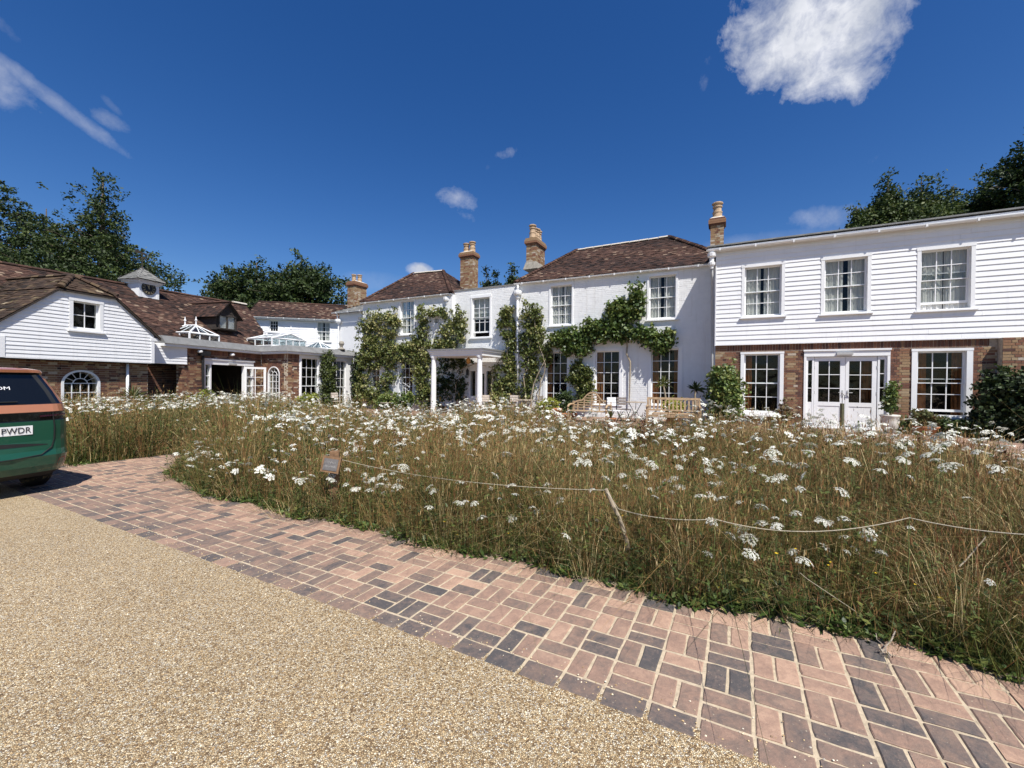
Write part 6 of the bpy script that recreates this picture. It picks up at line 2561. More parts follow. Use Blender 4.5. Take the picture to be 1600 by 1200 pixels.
cand.sort(key=lambda c: c[2] ** 2 + c[3] ** 2)
rest = []
for k, c in enumerate(cand):
    h = fh(c)
    si = min(range(6), key=lambda j: abs((.42, .55, .66, .78, .90, 1.0)[j] - h))
    sc = h / (.42, .55, .66, .78, .90, 1.0)[si]
    hi = frs.randrange(6)
    az = frs.uniform(0, 6.28)
    tilt = (frs.gauss(.12, .32), frs.gauss(0, .32))
    hs = frs.uniform(.6, 1.2) * (.92 if k < 60 else 1.02)
    z = ground(c[2], c[3])
    if k < 300:
        o = link('umbel_flower', STEMS[si][0], [])
        o.location = (c[2], c[3], z)
        o.rotation_euler = (0, 0, az)
        o.scale = (sc, sc, sc)
        lab, grp = flower_words(c, hs, tilt, h)
        tag(o, lab, 'flower', grp)
        hd = link('flower_head', HEADS[hi][0], [], o)
        hd.location = STEMS[si][2]
        hd.rotation_euler = (tilt[0], tilt[1], frs.uniform(0, 6.28))
        hd.scale = (hs / sc, hs / sc, hs / sc)
    else:
        rest.append((c, z, si, sc, az, hi, hs, tilt))
mb = MB()
FAR = [umbel_mesh('flower_head_far', R, 11, 5, dm, 300 + i)[1] for i, (R, dm) in enumerate(((.042, .25), (.052, .2), (.060, .3), (.035, .5), (.054, .15), (.046, .35)))]
for c, z, si, sc, az, hi, hs, tilt in rest:
    mt = Matrix.Translation((c[2], c[3], z)) @ Matrix.Rotation(az, 4, 'Z') @ Matrix.Scale(sc, 4)
    top = STEMS[si][2]
    b = mt @ top
    a0 = Vector((c[2], c[3], z))
    sd = Vector((.0022, .001, 0)) * max(1, (c[3] / 5))
    mb.poly([a0 - sd, a0 + sd, b], .3, 1)
    mh = mt @ Matrix.Translation(top) @ Matrix.Rotation(tilt[0], 4, 'X') @ Matrix.Rotation(tilt[1], 4, 'Y') @ Matrix.Scale(hs / sc * .86, 4)
    src = FAR[hi]
    closed = frs.random() < .12
    if closed:
        mh = mh @ Matrix.Scale(.62, 4)
    k0 = len(mb.v)
    mb.v.extend([mh @ v for v in src.v])
    dt = frs.gauss(0, .12)
    for f, tt, mi in zip(src.f, src.t, src.m):
        mb.f.append(tuple(k0 + j for j in f))
        mb.t.append(clampf(tt + dt, 0, 1))
        mb.m.append(1 if closed else mi)
o = make('umbel_flowers', mb, [M['petal'], M['umbelgreen']])
tag(o, 'mass of smaller white umbel flowers further back in the meadow', 'flowers', None, 'stuff')
# small yellow flowers low at the front
mb = MB()
for k in range(70):
    p = frs.uniform(-4.5, 2.6)
    q = float(edge_np(np.array([p]))[0]) + frs.uniform(.05, 1.0)
    x, y = from_pq(p, q)
    c = Vector((x, y, ground(x, y) + frs.uniform(.10, .42)))
    r = frs.uniform(.006, .012)
    for j in range(5):
        t = 1.2566 * j
        d = Vector((math.cos(t), math.sin(t), .3)) * r
        e = Vector((-math.sin(t), math.cos(t), 0)) * r * .5
        mb.poly([c, c + d * .7 + e, c + d * 1.3, c + d * .7 - e])
    mb.poly([c - Vector((.001, 0, 0)), c + Vector((.001, 0, 0)), Vector((c.x + .01, c.y, ground(x, y)))], .3, 1)
o = make('yellow_flowers', mb, [M['yellow'], M['umbelgreen']])
tag(o, 'tiny yellow flowers dotted low along the front of the meadow', 'flowers', None, 'stuff')

# ------------------------------------------------------------------ single plants at the path edge and in the meadow
def rosette(px, py, r, n, label, mat='leaf', tone=.5, name='weed_plant', pos=None):
    c = gpt(px, py) if pos is None else Vector((*from_pq(*pos), ground(*from_pq(*pos))))
    mb = MB()
    for k in range(n):
        an = frs.uniform(0, 6.28)
        el = frs.uniform(.15, 1.15)
        L = r * frs.uniform(.6, 1.15)
        d = Vector((math.cos(an), math.sin(an), 0))
        sd = Vector((-math.sin(an), math.cos(an), 0)) * L * frs.uniform(.05, .085)
        tn = clampf(frs.gauss(tone, .15), 0, 1)
        prev = None
        for j in range(4):
            u = j / 3
            w = (0.35, 1.0, .8, .05)[j]
            pnt = c + d * (L * u * math.cos(el * (1 - .5 * u))) + Vector((0, 0, L * math.sin(el) * u * (1.25 - .55 * u) + .01))
            cur = (pnt - sd * w, pnt + sd * w)
            if prev:
                mb.poly([prev[0], prev[1], cur[1], cur[0]], tn)
            prev = cur
    o = make(name, mb, M[mat], None, False, c)
    tag(o, label, 'weed', 'leafy weeds at the path edge')


rosette(852, 882, .24, 34, 'leafy green weed clump at the path edge left of the leaning stake')
rosette(928, 898, .16, 22, 'small green weed right at the foot of the leaning stake')
rosette(1078, 936, .16, 22, 'small dark green weed between the stake and the large rosette')
rosette(1212, 958, .26, 40, 'large dark green rosette of long leaves spilling onto the bricks', tone=.4)
rosette(700, 842, .15, 30, 'dense low green weed bulging over the bricks below the rope', tone=.6)
rosette(620, 826, .15, 26, 'dark green weed on the brick edge right of the wooden sign', tone=.35)
rosette(470, 800, .16, 26, 'dark leafy weed left of the sign post on the path edge', tone=.4)


for k, (pp, r) in enumerate(((-3.75, .14), (-2.0, .13), (-1.75, .15), (-.62, .14), (-.05, .17), (.47, .16), (.62, .14), (.84, .17), (1.0, .16), (-5.5, .16), (-6.5, .17))):
    nm = ('beside the sign', 'below the sagging rope', 'left of the big edge rosettes', 'right of the leaning stake', 'between two larger rosettes', 'right of the largest rosette', 'by the dry sprig', 'past the dry sprig', 'at the near end of the path', 'between the sign and the side path', 'at the corner of the side path')[k]
    rosette(0, 0, r, 30, f'green leafy tuft on the path edge {nm}', tone=frs.uniform(.4, .7), pos=(pp, float(edge_np(np.array([pp]))[0]) + .05))


def dock(px, py, depth, h, label):
    c = at_depth(px, py, depth)
    c.z = ground(c.x, c.y)
    v = []
    mb = MB()
    for s in range(5):
        an = frs.uniform(0, 6.28)
        ln = frs.uniform(.02, .22)
        top = c + Vector((math.cos(an) * ln * h, math.sin(an) * ln * h, h * frs.uniform(.8, 1.05)))
        mb.tube([c, (c + top) / 2 + Vector((0, 0, .02)), top], [.004, .0035, .002], 4)
        for k in range(70):
            u = frs.uniform(.42, 1.0)
            q = c.lerp(top, u)
            r = .035 * (1.1 - u) + .010
            q = q + Vector((frs.gauss(0, r), frs.gauss(0, r), frs.gauss(0, .015)))
            e = frs.uniform(.008, .016)
            a, b = Vector((frs.uniform(-1, 1), frs.uniform(-1, 1), frs.uniform(-.5, 1))).normalized() * e, Vector((frs.uniform(-1, 1), frs.uniform(-1, 1), frs.uniform(-1, 1))).normalized() * e
            mb.poly([q - a, q + b, q + a, q - b], frs.random())
    o = make('dock_plant', mb, M['dock'], None, False, c)
    tag(o, label, 'plant', 'rust red dock plants')


dock(845, 690, 7.6, .95, 'tall rust red dock seed spikes between rope stake and curved bench')
dock(1008, 700, 6.8, .95, 'dark red drooping dock spike in front of the slatted bench')
dock(352, 690, 9.5, .85, 'small rust red dock in the meadow left of the sign')
dock(1360, 720, 6.2, .8, 'reddish wiry dock stems in front of the white pot')
dock(1440, 735, 5.6, .8, 'pinkish brown dock thicket at the meadow corner by the terrace')
dock(1560, 800, 4.4, .75, 'brown dock with dark seed heads beside the path to the terrace')
for k in range(14):
    px, dp = frs.uniform(260, 1450), frs.uniform(4.5, 9.0)
    c = at_depth(px, 700, dp)
    pp, qq = to_pq(c.x, c.y)
    if meadow_mask(np.array([pp]), np.array([qq]))[0] and qq > 3.8:
        wh = 'close to the path' if qq < 4.6 else 'half way back' if qq < 6.2 else 'far back near the terrace'
        sd_ = 'near the sign' if px < 640 else 'before the porch' if px < 850 else 'before the white house benches' if px < 1120 else 'before the brick wing'
        dock(px, 700, dp, frs.uniform(.55, .8), f'rusty dock spike {wh} in the meadow {sd_}')

# ------------------------------------------------------------------ climbers, shrubs, trees
lrng = np.random.default_rng(9)


def wall_blobs(P, spec, o=.17, ro=.20):
    """Foliage cushions on a wall: (x, y, rx, ry[, extra depth]) in pixels."""
    out = []
    for t in spec:
        x, y, rx, ry = t[:4]
        ex = t[4] if len(t) > 4 else 0
        Q = P.off(o + ex)
        s, z = Q.at(x, y)
        rs = abs(Q.at(x + rx, y)[0] - Q.at(x - rx, y)[0]) / 2
        rz = abs(Q.at(x, y - ry)[1] - Q.at(x, y + ry)[1]) / 2
        d, n = Vector((Q.d.x, Q.d.y, 0)), Vector((Q.n.x, Q.n.y, 0))
        out.append((Q.pt(s, z), [list(d * rs), list(n * (ro + ex * .5)), [0, 0, rz]], rs * rz + .02))
    return out


def plant_mesh(root, blobs, n, size, mat, tone=(.5, .2), **kw):
    kw.setdefault('sprig', 16)
    kw.setdefault('spread', size * .75)
    v, t, tn = leaves_np(blobs, n, size, lrng, tone=tone, **kw)
    return make_np('foliage', v, t, tn, M[mat], root)


def stems(root, paths, mat='bark', r0=.03, r1=.01):
    mb = MB()
    for pts in paths:
        m = len(pts)
        mb.tube(pts, [r0 + (r1 - r0) * i / (m - 1) for i in range(m)], 6)
    return make('stem', mb, M[mat], root)


def wpt(P, x, y, o):
    Q = P.off(o)
    s, z = Q.at(x, y)
    return Q.pt(s, z)


def ground_on(P, x, o):
    Q = P.off(o)
    q = Q.pt(Q.at(x, 620)[0], 0)
    q.z = ground(q.x, q.y)
    return q


def curl(P, pts, rs, o=.1):
    """A wandering stem through pixel points on a wall."""
    w = [wpt(P, x, y, o + rs.uniform(-.03, .05)) for x, y in pts]
    out = [w[0]]
    for a, b in zip(w, w[1:]):
        m = (a + b) / 2 + Vector((rs.uniform(-.06, .06), rs.uniform(-.06, .06), rs.uniform(-.05, .05)))
        out += [m, b]
    return out


crs = random.Random(88)
# west climber beside the sash window
c = empty('climbing_plant', ground_on(PH, 585, .2), 'bushy yellow-green climber covering the far corner of the white house', 'climber', 'climbers on the white house')
plant_mesh(c, wall_blobs(PH, [(592, 512, 27, 25), (572, 525, 15, 38), (612, 508, 12, 26), (588, 555, 30, 22), (612, 555, 22, 16), (600, 548, 30, 16), (572, 570, 9, 22), (575, 612, 20, 22), (606, 600, 10, 30), (596, 626, 30, 15), (634, 548, 12, 12), (565, 595, 9, 45)]), 11500, .105, 'ivyleaf', (.58, .22))
stems(c, [curl(PH, [(590, 640), (588, 600), (592, 560), (600, 510)], crs), curl(PH, [(575, 640), (572, 590), (574, 540)], crs)])
c = empty('climbing_plant', ground_on(PH, 660, .2), 'tangled climber round the small round window and behind the porch', 'climber', 'climbers on the white house')
plant_mesh(c, wall_blobs(PH, [(659, 500, 9, 17), (676, 487, 17, 5), (693, 492, 5, 10), (657, 525, 10, 16), (700, 520, 17, 26), (688, 545, 26, 16), (716, 500, 9, 18), (722, 515, 6, 22), (655, 552, 17, 22), (645, 540, 12, 14), (660, 590, 12, 38), (668, 620, 18, 22), (652, 570, 8, 16)]), 9500, .105, 'ivyleaf', (.58, .22))
plant_mesh(c, wall_blobs(PHM, [(705, 585, 20, 45), (720, 614, 9, 26), (690, 605, 14, 40), (712, 562, 22, 10)], .2, .3), 3600, .10, 'yewleaf', (.6, .25))
stems(c, [curl(PH, [(662, 640), (660, 600), (668, 560), (690, 540), (705, 510)], crs), curl(PHM, [(715, 640), (712, 600), (722, 575), (744, 568), (760, 572)], crs, .25), curl(PH, [(672, 640), (676, 580), (672, 545), (668, 505)], crs)], 'palebark')
c = empty('climbing_plant', ground_on(PH, 830, .2), 'large climber with bare twisted stems around the white downpipe', 'climber', 'climbers on the white house')
plant_mesh(c, wall_blobs(PH, [(830, 497, 13, 24), (839, 520, 11, 26), (826, 540, 14, 26), (848, 545, 14, 12), (830, 575, 14, 22), (822, 610, 12, 26), (852, 562, 9, 9), (866, 536, 12, 8)]) + wall_blobs(PHM, [(792, 492, 13, 12), (786, 505, 8, 14), (798, 520, 12, 20), (795, 555, 14, 22), (786, 600, 16, 34), (800, 590, 10, 40), (778, 615, 12, 22)]), 10000, .105, 'ivyleaf', (.52, .22))
stems(c, [curl(PH, [(830, 640), (834, 600), (848, 570), (856, 552)], crs, .3), curl(PH, [(838, 635), (845, 595), (852, 570), (842, 540), (835, 500)], crs, .28), curl(PHM, [(770, 640), (768, 600), (776, 570), (790, 545)], crs, .3), curl(PHM, [(805, 640), (798, 590), (792, 560), (796, 520), (786, 498)], crs, .2), curl(PH, [(822, 640), (818, 590), (826, 560)], crs, .3), curl(PH, [(845, 640), (838, 615), (848, 600)], crs, .25)], 'palebark', .035, .012)
c = empty('climbing_plant', ground_on(PH, 985, .15), 'dark green wisteria trained along the wall above the tall ground floor windows', 'climber', 'climbers on the white house')
plant_mesh(c, wall_blobs(PH, [(960, 487, 12, 16), (970, 480, 9, 14), (991, 474, 11, 20), (1001, 462, 6, 14), (988, 490, 10, 12), (945, 520, 26, 13), (925, 512, 18, 14), (912, 528, 20, 10), (958, 512, 14, 16), (978, 520, 22, 14), (1004, 520, 16, 11), (1020, 530, 14, 12), (1030, 540, 10, 9), (1045, 526, 8, 9), (1040, 536, 6, 8), (888, 528, 18, 12), (895, 542, 20, 11), (912, 548, 12, 10), (872, 530, 12, 9)], .2, .2), 12000, .12, 'leaf', (.56, .2))
stems(c, [[wpt(PH, 985, 566, .12), wpt(PH, 979, 553, .16), wpt(PH, 980, 540, .12), wpt(PH, 978, 520, .12), wpt(PH, 976, 490, .1), wpt(PH, 977, 472, .1)],
          [wpt(PH, 980, 535, .1), wpt(PH, 960, 524, .1), wpt(PH, 930, 532, .1), wpt(PH, 918, 536, .1), wpt(PH, 885, 535, .1), wpt(PH, 850, 540, .1)],
          [wpt(PH, 980, 530, .1), wpt(PH, 1005, 524, .1), wpt(PH, 1035, 535, .1)], [wpt(PH, 985, 566, .12), wpt(PH, 984, 600, .10), wpt(PH, 983, 632, .08)]], 'palebark', .035, .02)
c = empty('climbing_plant', ground_on(PH, 905, .2), 'small rose-like climber growing between the two left tall windows', 'climber', 'climbers on the white house')
plant_mesh(c, wall_blobs(PH, [(902, 578, 10, 14), (912, 590, 14, 14), (898, 594, 9, 10), (914, 608, 12, 14), (912, 622, 9, 10)], .18, .16), 3600, .10, 'ivyleaf', (.42, .25))
stems(c, [curl(PH, [(912, 645), (911, 610), (905, 580)], crs)])


def bush(name, label, cat, base, blobs, n, size, mat, tone=(.5, .2), group=None, stem=None):
    o = empty(name, base, label, cat, group)
    plant_mesh(o, blobs, n, size, mat, tone)
    if stem:
        stems(o, stem, 'bark', .02, .008)
    return o


def ball(p, rx, ry, rz, w=None):
    return (Vector(p), (rx, ry, rz), w or rx * rz)


# clipped evergreen pillars by the sash windows of the pavilion
for px, label, hw in ((513, 'narrow clipped evergreen pillar between the two tall pavilion windows', .40), (560, 'dark clipped evergreen pillar at the corner beside the white house', .36)):
    Q = PS.off(.35)
    s = Q.at(px, 600)[0]
    b = Q.pt(s, 0)
    b.z = ground(b.x, b.y)
    top = at_depth(px, 556, b.y).z
    bl = [ball(b + Vector((0, 0, .3 + k * .28)), hw * (1 - .02 * k), hw * (1 - .02 * k), .30) for k in range(int((top - b.z) / .28))]
    bush('evergreen_column', label, 'shrub', b, bl, 6500, .085, 'ivyleaf' if px < 540 else 'yewleaf', (.22, .18) if px < 540 else (.5, .2), 'clipped evergreen pillars', [[b, b + Vector((0, 0, 1.6))]])


def spot(P, x, o):
    return ground_on(P, x, o)


def at_wall(P, x, y, o):
    return wpt(P, x, y, o)


def pot(label, base, r, h, mat, kind='flower_pot', prof=None, group='plant pots on the terrace'):
    mb = MB()
    prof = prof or [(r * .68, 0), (r * .72, h * .1), (r * .92, h * .78), (r * 1.0, h * .80), (r * 1.04, h * .97), (r * 1.0, h), (r * .9, h), (r * .86, h * .9), (0.0, h * .88)]
    mb.lathe(base, prof, 18)
    o = make(kind, mb, M[mat], None, True, base)
    tag(o, label, 'pot', group)
    return o


# the hedge and the shrubs along the wing
hb_ = spot(PR, 1572, 1.0)
bl = []
for x, y, rx, rz, oo in ((1545, 645, .34, .50, .55), (1565, 625, .45, .55, .8), (1590, 618, .5, .55, .9), (1615, 622, .6, .6, 1.0), (1555, 670, .45, .4, .9), (1590, 665, .6, .5, 1.0), (1625, 665, .6, .5, 1.1), (1640, 630, .6, .6, 1.0), (1560, 602, .3, .3, .7), (1530, 660, .2, .35, .4)):
    bl.append(ball(at_wall(PR, x, y, oo), rx, rx * .9, rz))
bush('hedge', 'big dark evergreen bush against the brick pier at the end of the wing', 'hedge', hb_, bl, 16000, .085, 'yewleaf', (.5, .25), None, [[hb_, hb_ + Vector((0, 0, 1.0))], [hb_, hb_ + Vector((.3, .1, .9))]])
b = spot(PR, 1131, .75)
pot('terracotta pot under the tall glossy bush at the corner of the wing', b, .22, .30, 'terracotta')
bush('potted_bush', 'tall glossy green bush in a pot at the corner of the wing', 'bush', b + Vector((0, 0, .28)), [ball(at_wall(PR, 1131, 590, .75), .36, .35, .38), ball(at_wall(PR, 1126, 615, .75), .42, .4, .5), ball(at_wall(PR, 1142, 625, .75), .34, .36, .5), ball(at_wall(PR, 1130, 645, .8), .36, .36, .3)], 7500, .085, 'leaf', (.6, .22), None, [[b + Vector((0, 0, .27)), b + Vector((0, 0, 1.2))]])
b = spot(PR, 1226, .45)
pot('low dark pot with a dry straggly plant left of the double doors', b, .16, .24, 'terracotta')
bush('potted_plant', 'sparse reddish plant in a low pot left of the double doors', 'plant', b + Vector((0, 0, .2)), [ball(b + Vector((0, 0, .42)), .22, .2, .22), ball(b + Vector((.02, 0, .75)), .12, .12, .2)], 700, .06, 'rustleaf', (.5, .3), None, [[b + Vector((0, 0, .2)), b + Vector((.03, 0, .85))], [b + Vector((0, 0, .2)), b + Vector((-.12, 0, .6))]])
b = spot(PR, 1391, .62)
mbp = [(.10, 0), (.125, .02), (.19, .20), (.205, .34), (.195, .44), (.215, .47), (.225, .50), (.205, .52), (.18, .50), (.0, .46)]
pot('pale glazed pot streaked with grey beside the right door', b, .2, .5, 'glaze', 'glazed_pot', mbp)
bush('potted_shrub', 'upright leafy shrub in the pale glazed pot beside the right door', 'shrub', b + Vector((0, 0, .46)), [ball(b + Vector((.02, 0, .80)), .13, .13, .34), ball(b + Vector((.03, 0, 1.15)), .12, .12, .32), ball(b + Vector((-.10, 0, 1.0)), .07, .07, .2)], 1500, .06, 'leaf', (.68, .2), None, [[b + Vector((0, 0, .45)), b + Vector((.03, 0, 1.3))], [b + Vector((0, 0, .6)), b + Vector((-.14, 0, 1.1))]])
b = spot(PR, 1446, .75)
pot('wide terracotta bowl in front of the right ground floor window', b, .28, .26, 'terracotta', 'terracotta_bowl')
bush('potted_plant', 'rounded russet leaved plant filling the wide terracotta bowl', 'plant', b + Vector((0, 0, .22)), [ball(b + Vector((0, 0, .40)), .30, .28, .20), ball(b + Vector((-.05, 0, .55)), .2, .2, .16)], 2300, .05, 'rustleaf', (.75, .3))
for x, oo, r, lab in ((1485, .7, .30, 'low dark green shrub right of the terracotta bowl'), (1508, .55, .26, 'small dark shrub at the foot of the right window casing'), (1415, .6, .20, 'little dusty green bush between the pale pot and the bowl')):
    b = spot(PR, x, oo)
    bush('low_shrub', lab, 'shrub', b, [ball(b + Vector((0, 0, r * .8)), r, r, r * .8), ball(b + Vector((r * .5, 0, r * .6)), r * .7, r * .7, r * .6)], 1700, .05, 'leaf', (.32, .2), 'low shrubs by the wing')
# pots and shrubs before the white house
b = spot(PH, 855, 1.35)
bush('shrub', 'yellow-green feathery shrub behind the tall orange pot', 'shrub', b, [ball(b + Vector((0, 0, .40)), .42, .35, .34), ball(b + Vector((-.2, 0, .3)), .3, .3, .25), ball(b + Vector((.15, 0, .58)), .25, .25, .25)], 2600, .075, 'lime', (.5, .25))
b = spot(PH, 871, 2.1)
pot('tall orange terracotta pot beside the yellow-green shrub', b, .17, .46, 'terracotta')
b = spot(PH, 881, .6)
bush('shrub', 'dark round bush below the left tall window of the house', 'shrub', b, [ball(b + Vector((0, 0, .50)), .42, .36, .48), ball(b + Vector((.1, 0, .8)), .28, .28, .3)], 3600, .06, 'yewleaf', (.75, .25))
for x, oo, lab in ((884, 2.3, 'left weathered terracotta trough next to the curved bench'), (897, 2.0, 'small terracotta pot right behind the trough at the curved bench')):
    b = spot(PH, x, oo)
    pot(lab, b, .17 if x < 890 else .12, .30, 'terracotta')
b = spot(PH, 955, 2.5)
pot('squat terracotta pot with grassy leaves in front of the round table', b, .17, .22, 'terracotta')
mb = MB()
for k in range(60):
    an, L = crs.uniform(0, 6.28), crs.uniform(.2, .42)
    d = Vector((math.cos(an) * .5, math.sin(an) * .5, 1)).normalized()
    sd = Vector((-math.sin(an), math.cos(an), 0)) * .008
    p0 = b + Vector((0, 0, .2))
    mb.poly([p0 - sd, p0 + sd, p0 + d * L * .6 + sd * .8, p0 + d * L + d.cross(Vector((0, 0, 1))) * .02, p0 + d * L * .6 - sd * .8], clampf(crs.gauss(.5, .2), 0, 1))
tag(make('potted_grass', mb, M['leaf'], None, False, b + Vector((0, 0, .2))), 'grassy green leaves growing in the squat pot before the table', 'plant')


def spiky(label, base, h, r, n, lean, mat='leaf', tone=.45, trunk=True, group='spiky palms by the house', droop=.5, w=.018):
    o = empty('cordyline', base, label, 'palm', group)
    top = base + Vector((lean, 0, h))
    if trunk:
        mb = MB()
        mb.tube([base, base + Vector((lean * .2, 0, h * .5)), top], [.035, .03, .028], 7)
        make('trunk', mb, M['palebark'], o)
    mb = MB()
    for k in range(n):
        an, el = crs.uniform(0, 6.28), crs.uniform(-.3, 1.4)
        L = r * crs.uniform(.7, 1.1)
        d = Vector((math.cos(an) * math.cos(el), math.sin(an) * math.cos(el), math.sin(el)))
        sd = d.cross(Vector((0, 0, 1)))
        sd = (sd.normalized() if sd.length > .05 else Vector((1, 0, 0))) * w
        m = top + d * L * .55
        e = top + d * L + Vector((0, 0, -droop * L * .4 * math.cos(el)))
        mb.poly([top - sd * .6, top + sd * .6, m + sd, e, m - sd], clampf(crs.gauss(tone, .15), 0, 1))
    make('leaf_crown', mb, M[mat], o)
    return o


b = spot(PH, 1043, .9)
spiky('slender spiky palm with a thin bent stem before the right tall window', b, 1.35, .36, 46, -.15, 'ivyleaf', .6)
b = spot(PH, 1086, .9)
spiky('dark spiky palm in the shade at the corner of the white house', b, 1.15, .42, 34, 0, 'yewleaf', .5, True, droop=.9, w=.03)
b = spot(PG.off(-.26), 207, .5)
spiky('green spiky yucca by the downpipe of the stable gable', b, .95, .55, 60, 0, 'ivyleaf', .3, False, None)
b = spot(PH, 1052, 1.5)
pot('large terracotta pot behind the slatted bench', b, .26, .42, 'terracotta')
bush('potted_plant', 'bright yellow-green plant showing above the slatted bench', 'plant', b + Vector((0, 0, .4)), [ball(b + Vector((0, 0, .60)), .32, .25, .20)], 1000, .08, 'lime', (.75, .25))
for P, x, oo, r, lab, mat, tn in ((PS, 482, 1.6, .42, 'yellow-green shrub in front of the left pavilion sash window', 'lime', .5), (PA, 312, 1.2, .48, 'yellowish shrub at the left of the pavilion doorway', 'lime', .42), (PH, 632, 1.0, .4, 'green shrub under the vine left of the porch', 'leaf', .6), (PH, 605, 1.2, .42, 'fresh green shrub below the far corner climber', 'leaf', .75), (PHM, 775, 1.2, .4, 'shrub with pale buds right of the porch column', 'ivyleaf', .6)):
    b = spot(P, x, oo)
    bush('shrub', lab, 'shrub', b, [ball(b + Vector((0, 0, r * 1.1)), r, r, r * .9), ball(b + Vector((.2, 0, r * 1.7)), r * .6, r * .6, r * .6)], 2200, .085, mat, (tn, .22))


def tree(label, base, H, R, prof, nb, nl, ls, mat, tone, rise, lay, seed, group, bare=.18, trunk_r=.3, lean=0.0, kind='tree', spr=22, fat=1.0):
    """Trunk with limbs; leaf sprays along each limb. prof(t): relative reach at height t; rise: how limbs climb; lay: flatness of the sprays."""
    rs = random.Random(seed)
    o = empty(kind, base, label, 'tree', group)
    mb = MB()
    top = base + Vector((lean, 0, H))
    mb.tube([base - Vector((0, 0, .5)), base.lerp(top, .35), base.lerp(top, .7), top], [trunk_r, trunk_r * .75, trunk_r * .4, trunk_r * .08], 8)
    blobs = []
    for k in range(nb):
        t = bare + (1 - bare) * ((k + rs.random()) / nb) ** .9
        an = k * 2.39996 + rs.uniform(-.5, .5)
        L = R * prof((t - bare) / (1 - bare)) * rs.uniform(.72, 1.14)
        p0 = base.lerp(top, max(.08, t - .10))
        tip = p0 + Vector((math.cos(an) * L, math.sin(an) * L, L * rise * rs.uniform(.5, 1.4)))
        m = p0.lerp(tip, .5) + Vector((0, 0, L * .06))
        mb.tube([p0, m, tip], [trunk_r * .28 * (1.1 - t), trunk_r * .14 * (1.1 - t) + .01, .01], 5)
        ns = max(2, int(3 + L * .8))
        for j in range(ns):
            u = .30 + .72 * (j + rs.random() * .7) / ns
            c = p0.lerp(tip, u) + Vector((rs.gauss(0, .09), rs.gauss(0, .09), rs.gauss(0, .07))) * L
            r = ((.16 + .14 * (1 - u)) * L * rs.uniform(.7, 1.3) + .25) * fat
            blobs.append((c, (r, r, r * lay), r * r))
    for k in range(5):
        r = R * .12 + .12
        blobs.append((base.lerp(top, 1 - .035 * k) + Vector((rs.gauss(0, r * .5), rs.gauss(0, r * .5), 0)), (r * (1 + .3 * k), r * (1 + .3 * k), r * .9), r * r * 2))
    if fat > 1:
        for k in range(14):
            t = bare + (1 - bare) * k / 14
            r = R * prof((t - bare) / (1 - bare) if t > bare else 0) * .66
            blobs.append((base.lerp(top, t), (r, r, H * .035), r * r * 1.5))
    make('trunk', mb, M['bark'], o)
    v, tr, tn = leaves_np(blobs, nl, ls, lrng, tone=tone, shell=.45 if fat == 1 else .3, aspect=.30, up=.5, sprig=spr, spread=ls * .8)
    make_np('crown', v, tr, tn, M[mat], o)
    return o


round_ = lambda t: max(.22, math.sin(math.pi * min(1, .16 + .78 * t)) ** .55)
cone_ = lambda t: max(.10, (1.0 - t) ** .62)
egg_ = lambda t: max(.12, (1 - t) ** .80 * (.60 + .9 * min(t * 3, .5)))


def tree_at(px, depth, top_y, half_px, label, **kw):
    b = at_depth(px, 600, depth)
    z = -.3
    topz = at_depth(px, top_y, depth).z
    b.z = z
    r = math.sqrt(1 + ((px - 800) / 648.0) ** 2)
    tree(label, b, topz - z, half_px * depth / 648.0 * 1.12, **kw)


TG = 'trees behind the buildings'
tree_at(160, 34, 276, 108, 'tall feathery dark tree rising behind the clock turret', prof=egg_, nb=90, nl=42000, ls=.22, mat='treeleaf', tone=(.45, .2), rise=.42, lay=.42, seed=1, group=TG, bare=.32, trunk_r=.5, spr=14)
tree_at(72, 39, 326, 90, 'broad dark tree left of the feathery tree behind the stable', prof=round_, nb=66, nl=24000, ls=.24, mat='treeleaf', tone=(.5, .2), rise=.35, lay=.55, seed=2, group=TG, bare=.30, trunk_r=.45)
tree_at(-8, 37, 268, 62, 'tall dark tree at the far end behind the stable roof', prof=round_, nb=54, nl=18000, ls=.24, mat='treeleaf', tone=(.4, .2), rise=.35, lay=.5, seed=3, group=TG, bare=.32, trunk_r=.4)
tree_at(-130, 36, 280, 110, 'broad tree beyond the left end of the stable roof', prof=round_, nb=40, nl=5000, ls=.40, mat='treeleaf', tone=(.5, .2), rise=.35, lay=.5, seed=4, group=TG, bare=.06, trunk_r=.4)
tree_at(470, 48, 403, 66, 'round dark tree standing behind the rear wing roof', prof=round_, nb=64, nl=21000, ls=.35, mat='treeleaf', tone=(.40, .2), rise=.2, lay=.6, seed=5, group=TG, bare=.45, trunk_r=.5, spr=12)
tree_at(400, 50, 410, 58, 'second round dark tree joined to the one behind the rear wing', prof=round_, nb=60, nl=18000, ls=.35, mat='treeleaf', tone=(.40, .2), rise=.2, lay=.6, seed=6, group=TG, bare=.45, trunk_r=.5, spr=12)
tree_at(352, 52, 420, 36, 'small ragged tree between the dormer and the round trees', prof=round_, nb=30, nl=9000, ls=.38, mat='treeleaf', tone=(.55, .2), rise=.25, lay=.5, seed=7, group=TG, bare=.5, trunk_r=.3)
tree_at(759, 34, 418, 10, 'thin pointed conifer between the two middle chimneys', prof=cone_, nb=30, nl=2500, ls=.22, mat='yewleaf', tone=(.5, .2), rise=.2, lay=.7, seed=8, group=TG, bare=.55, trunk_r=.2)
tree_at(798, 32, 416, 24, 'dense rounded conifer behind the large chimney', prof=egg_, nb=36, nl=6500, ls=.20, mat='treeleaf', tone=(.45, .2), rise=1.0, lay=1.4, seed=9, group=TG, bare=.6, trunk_r=.25)
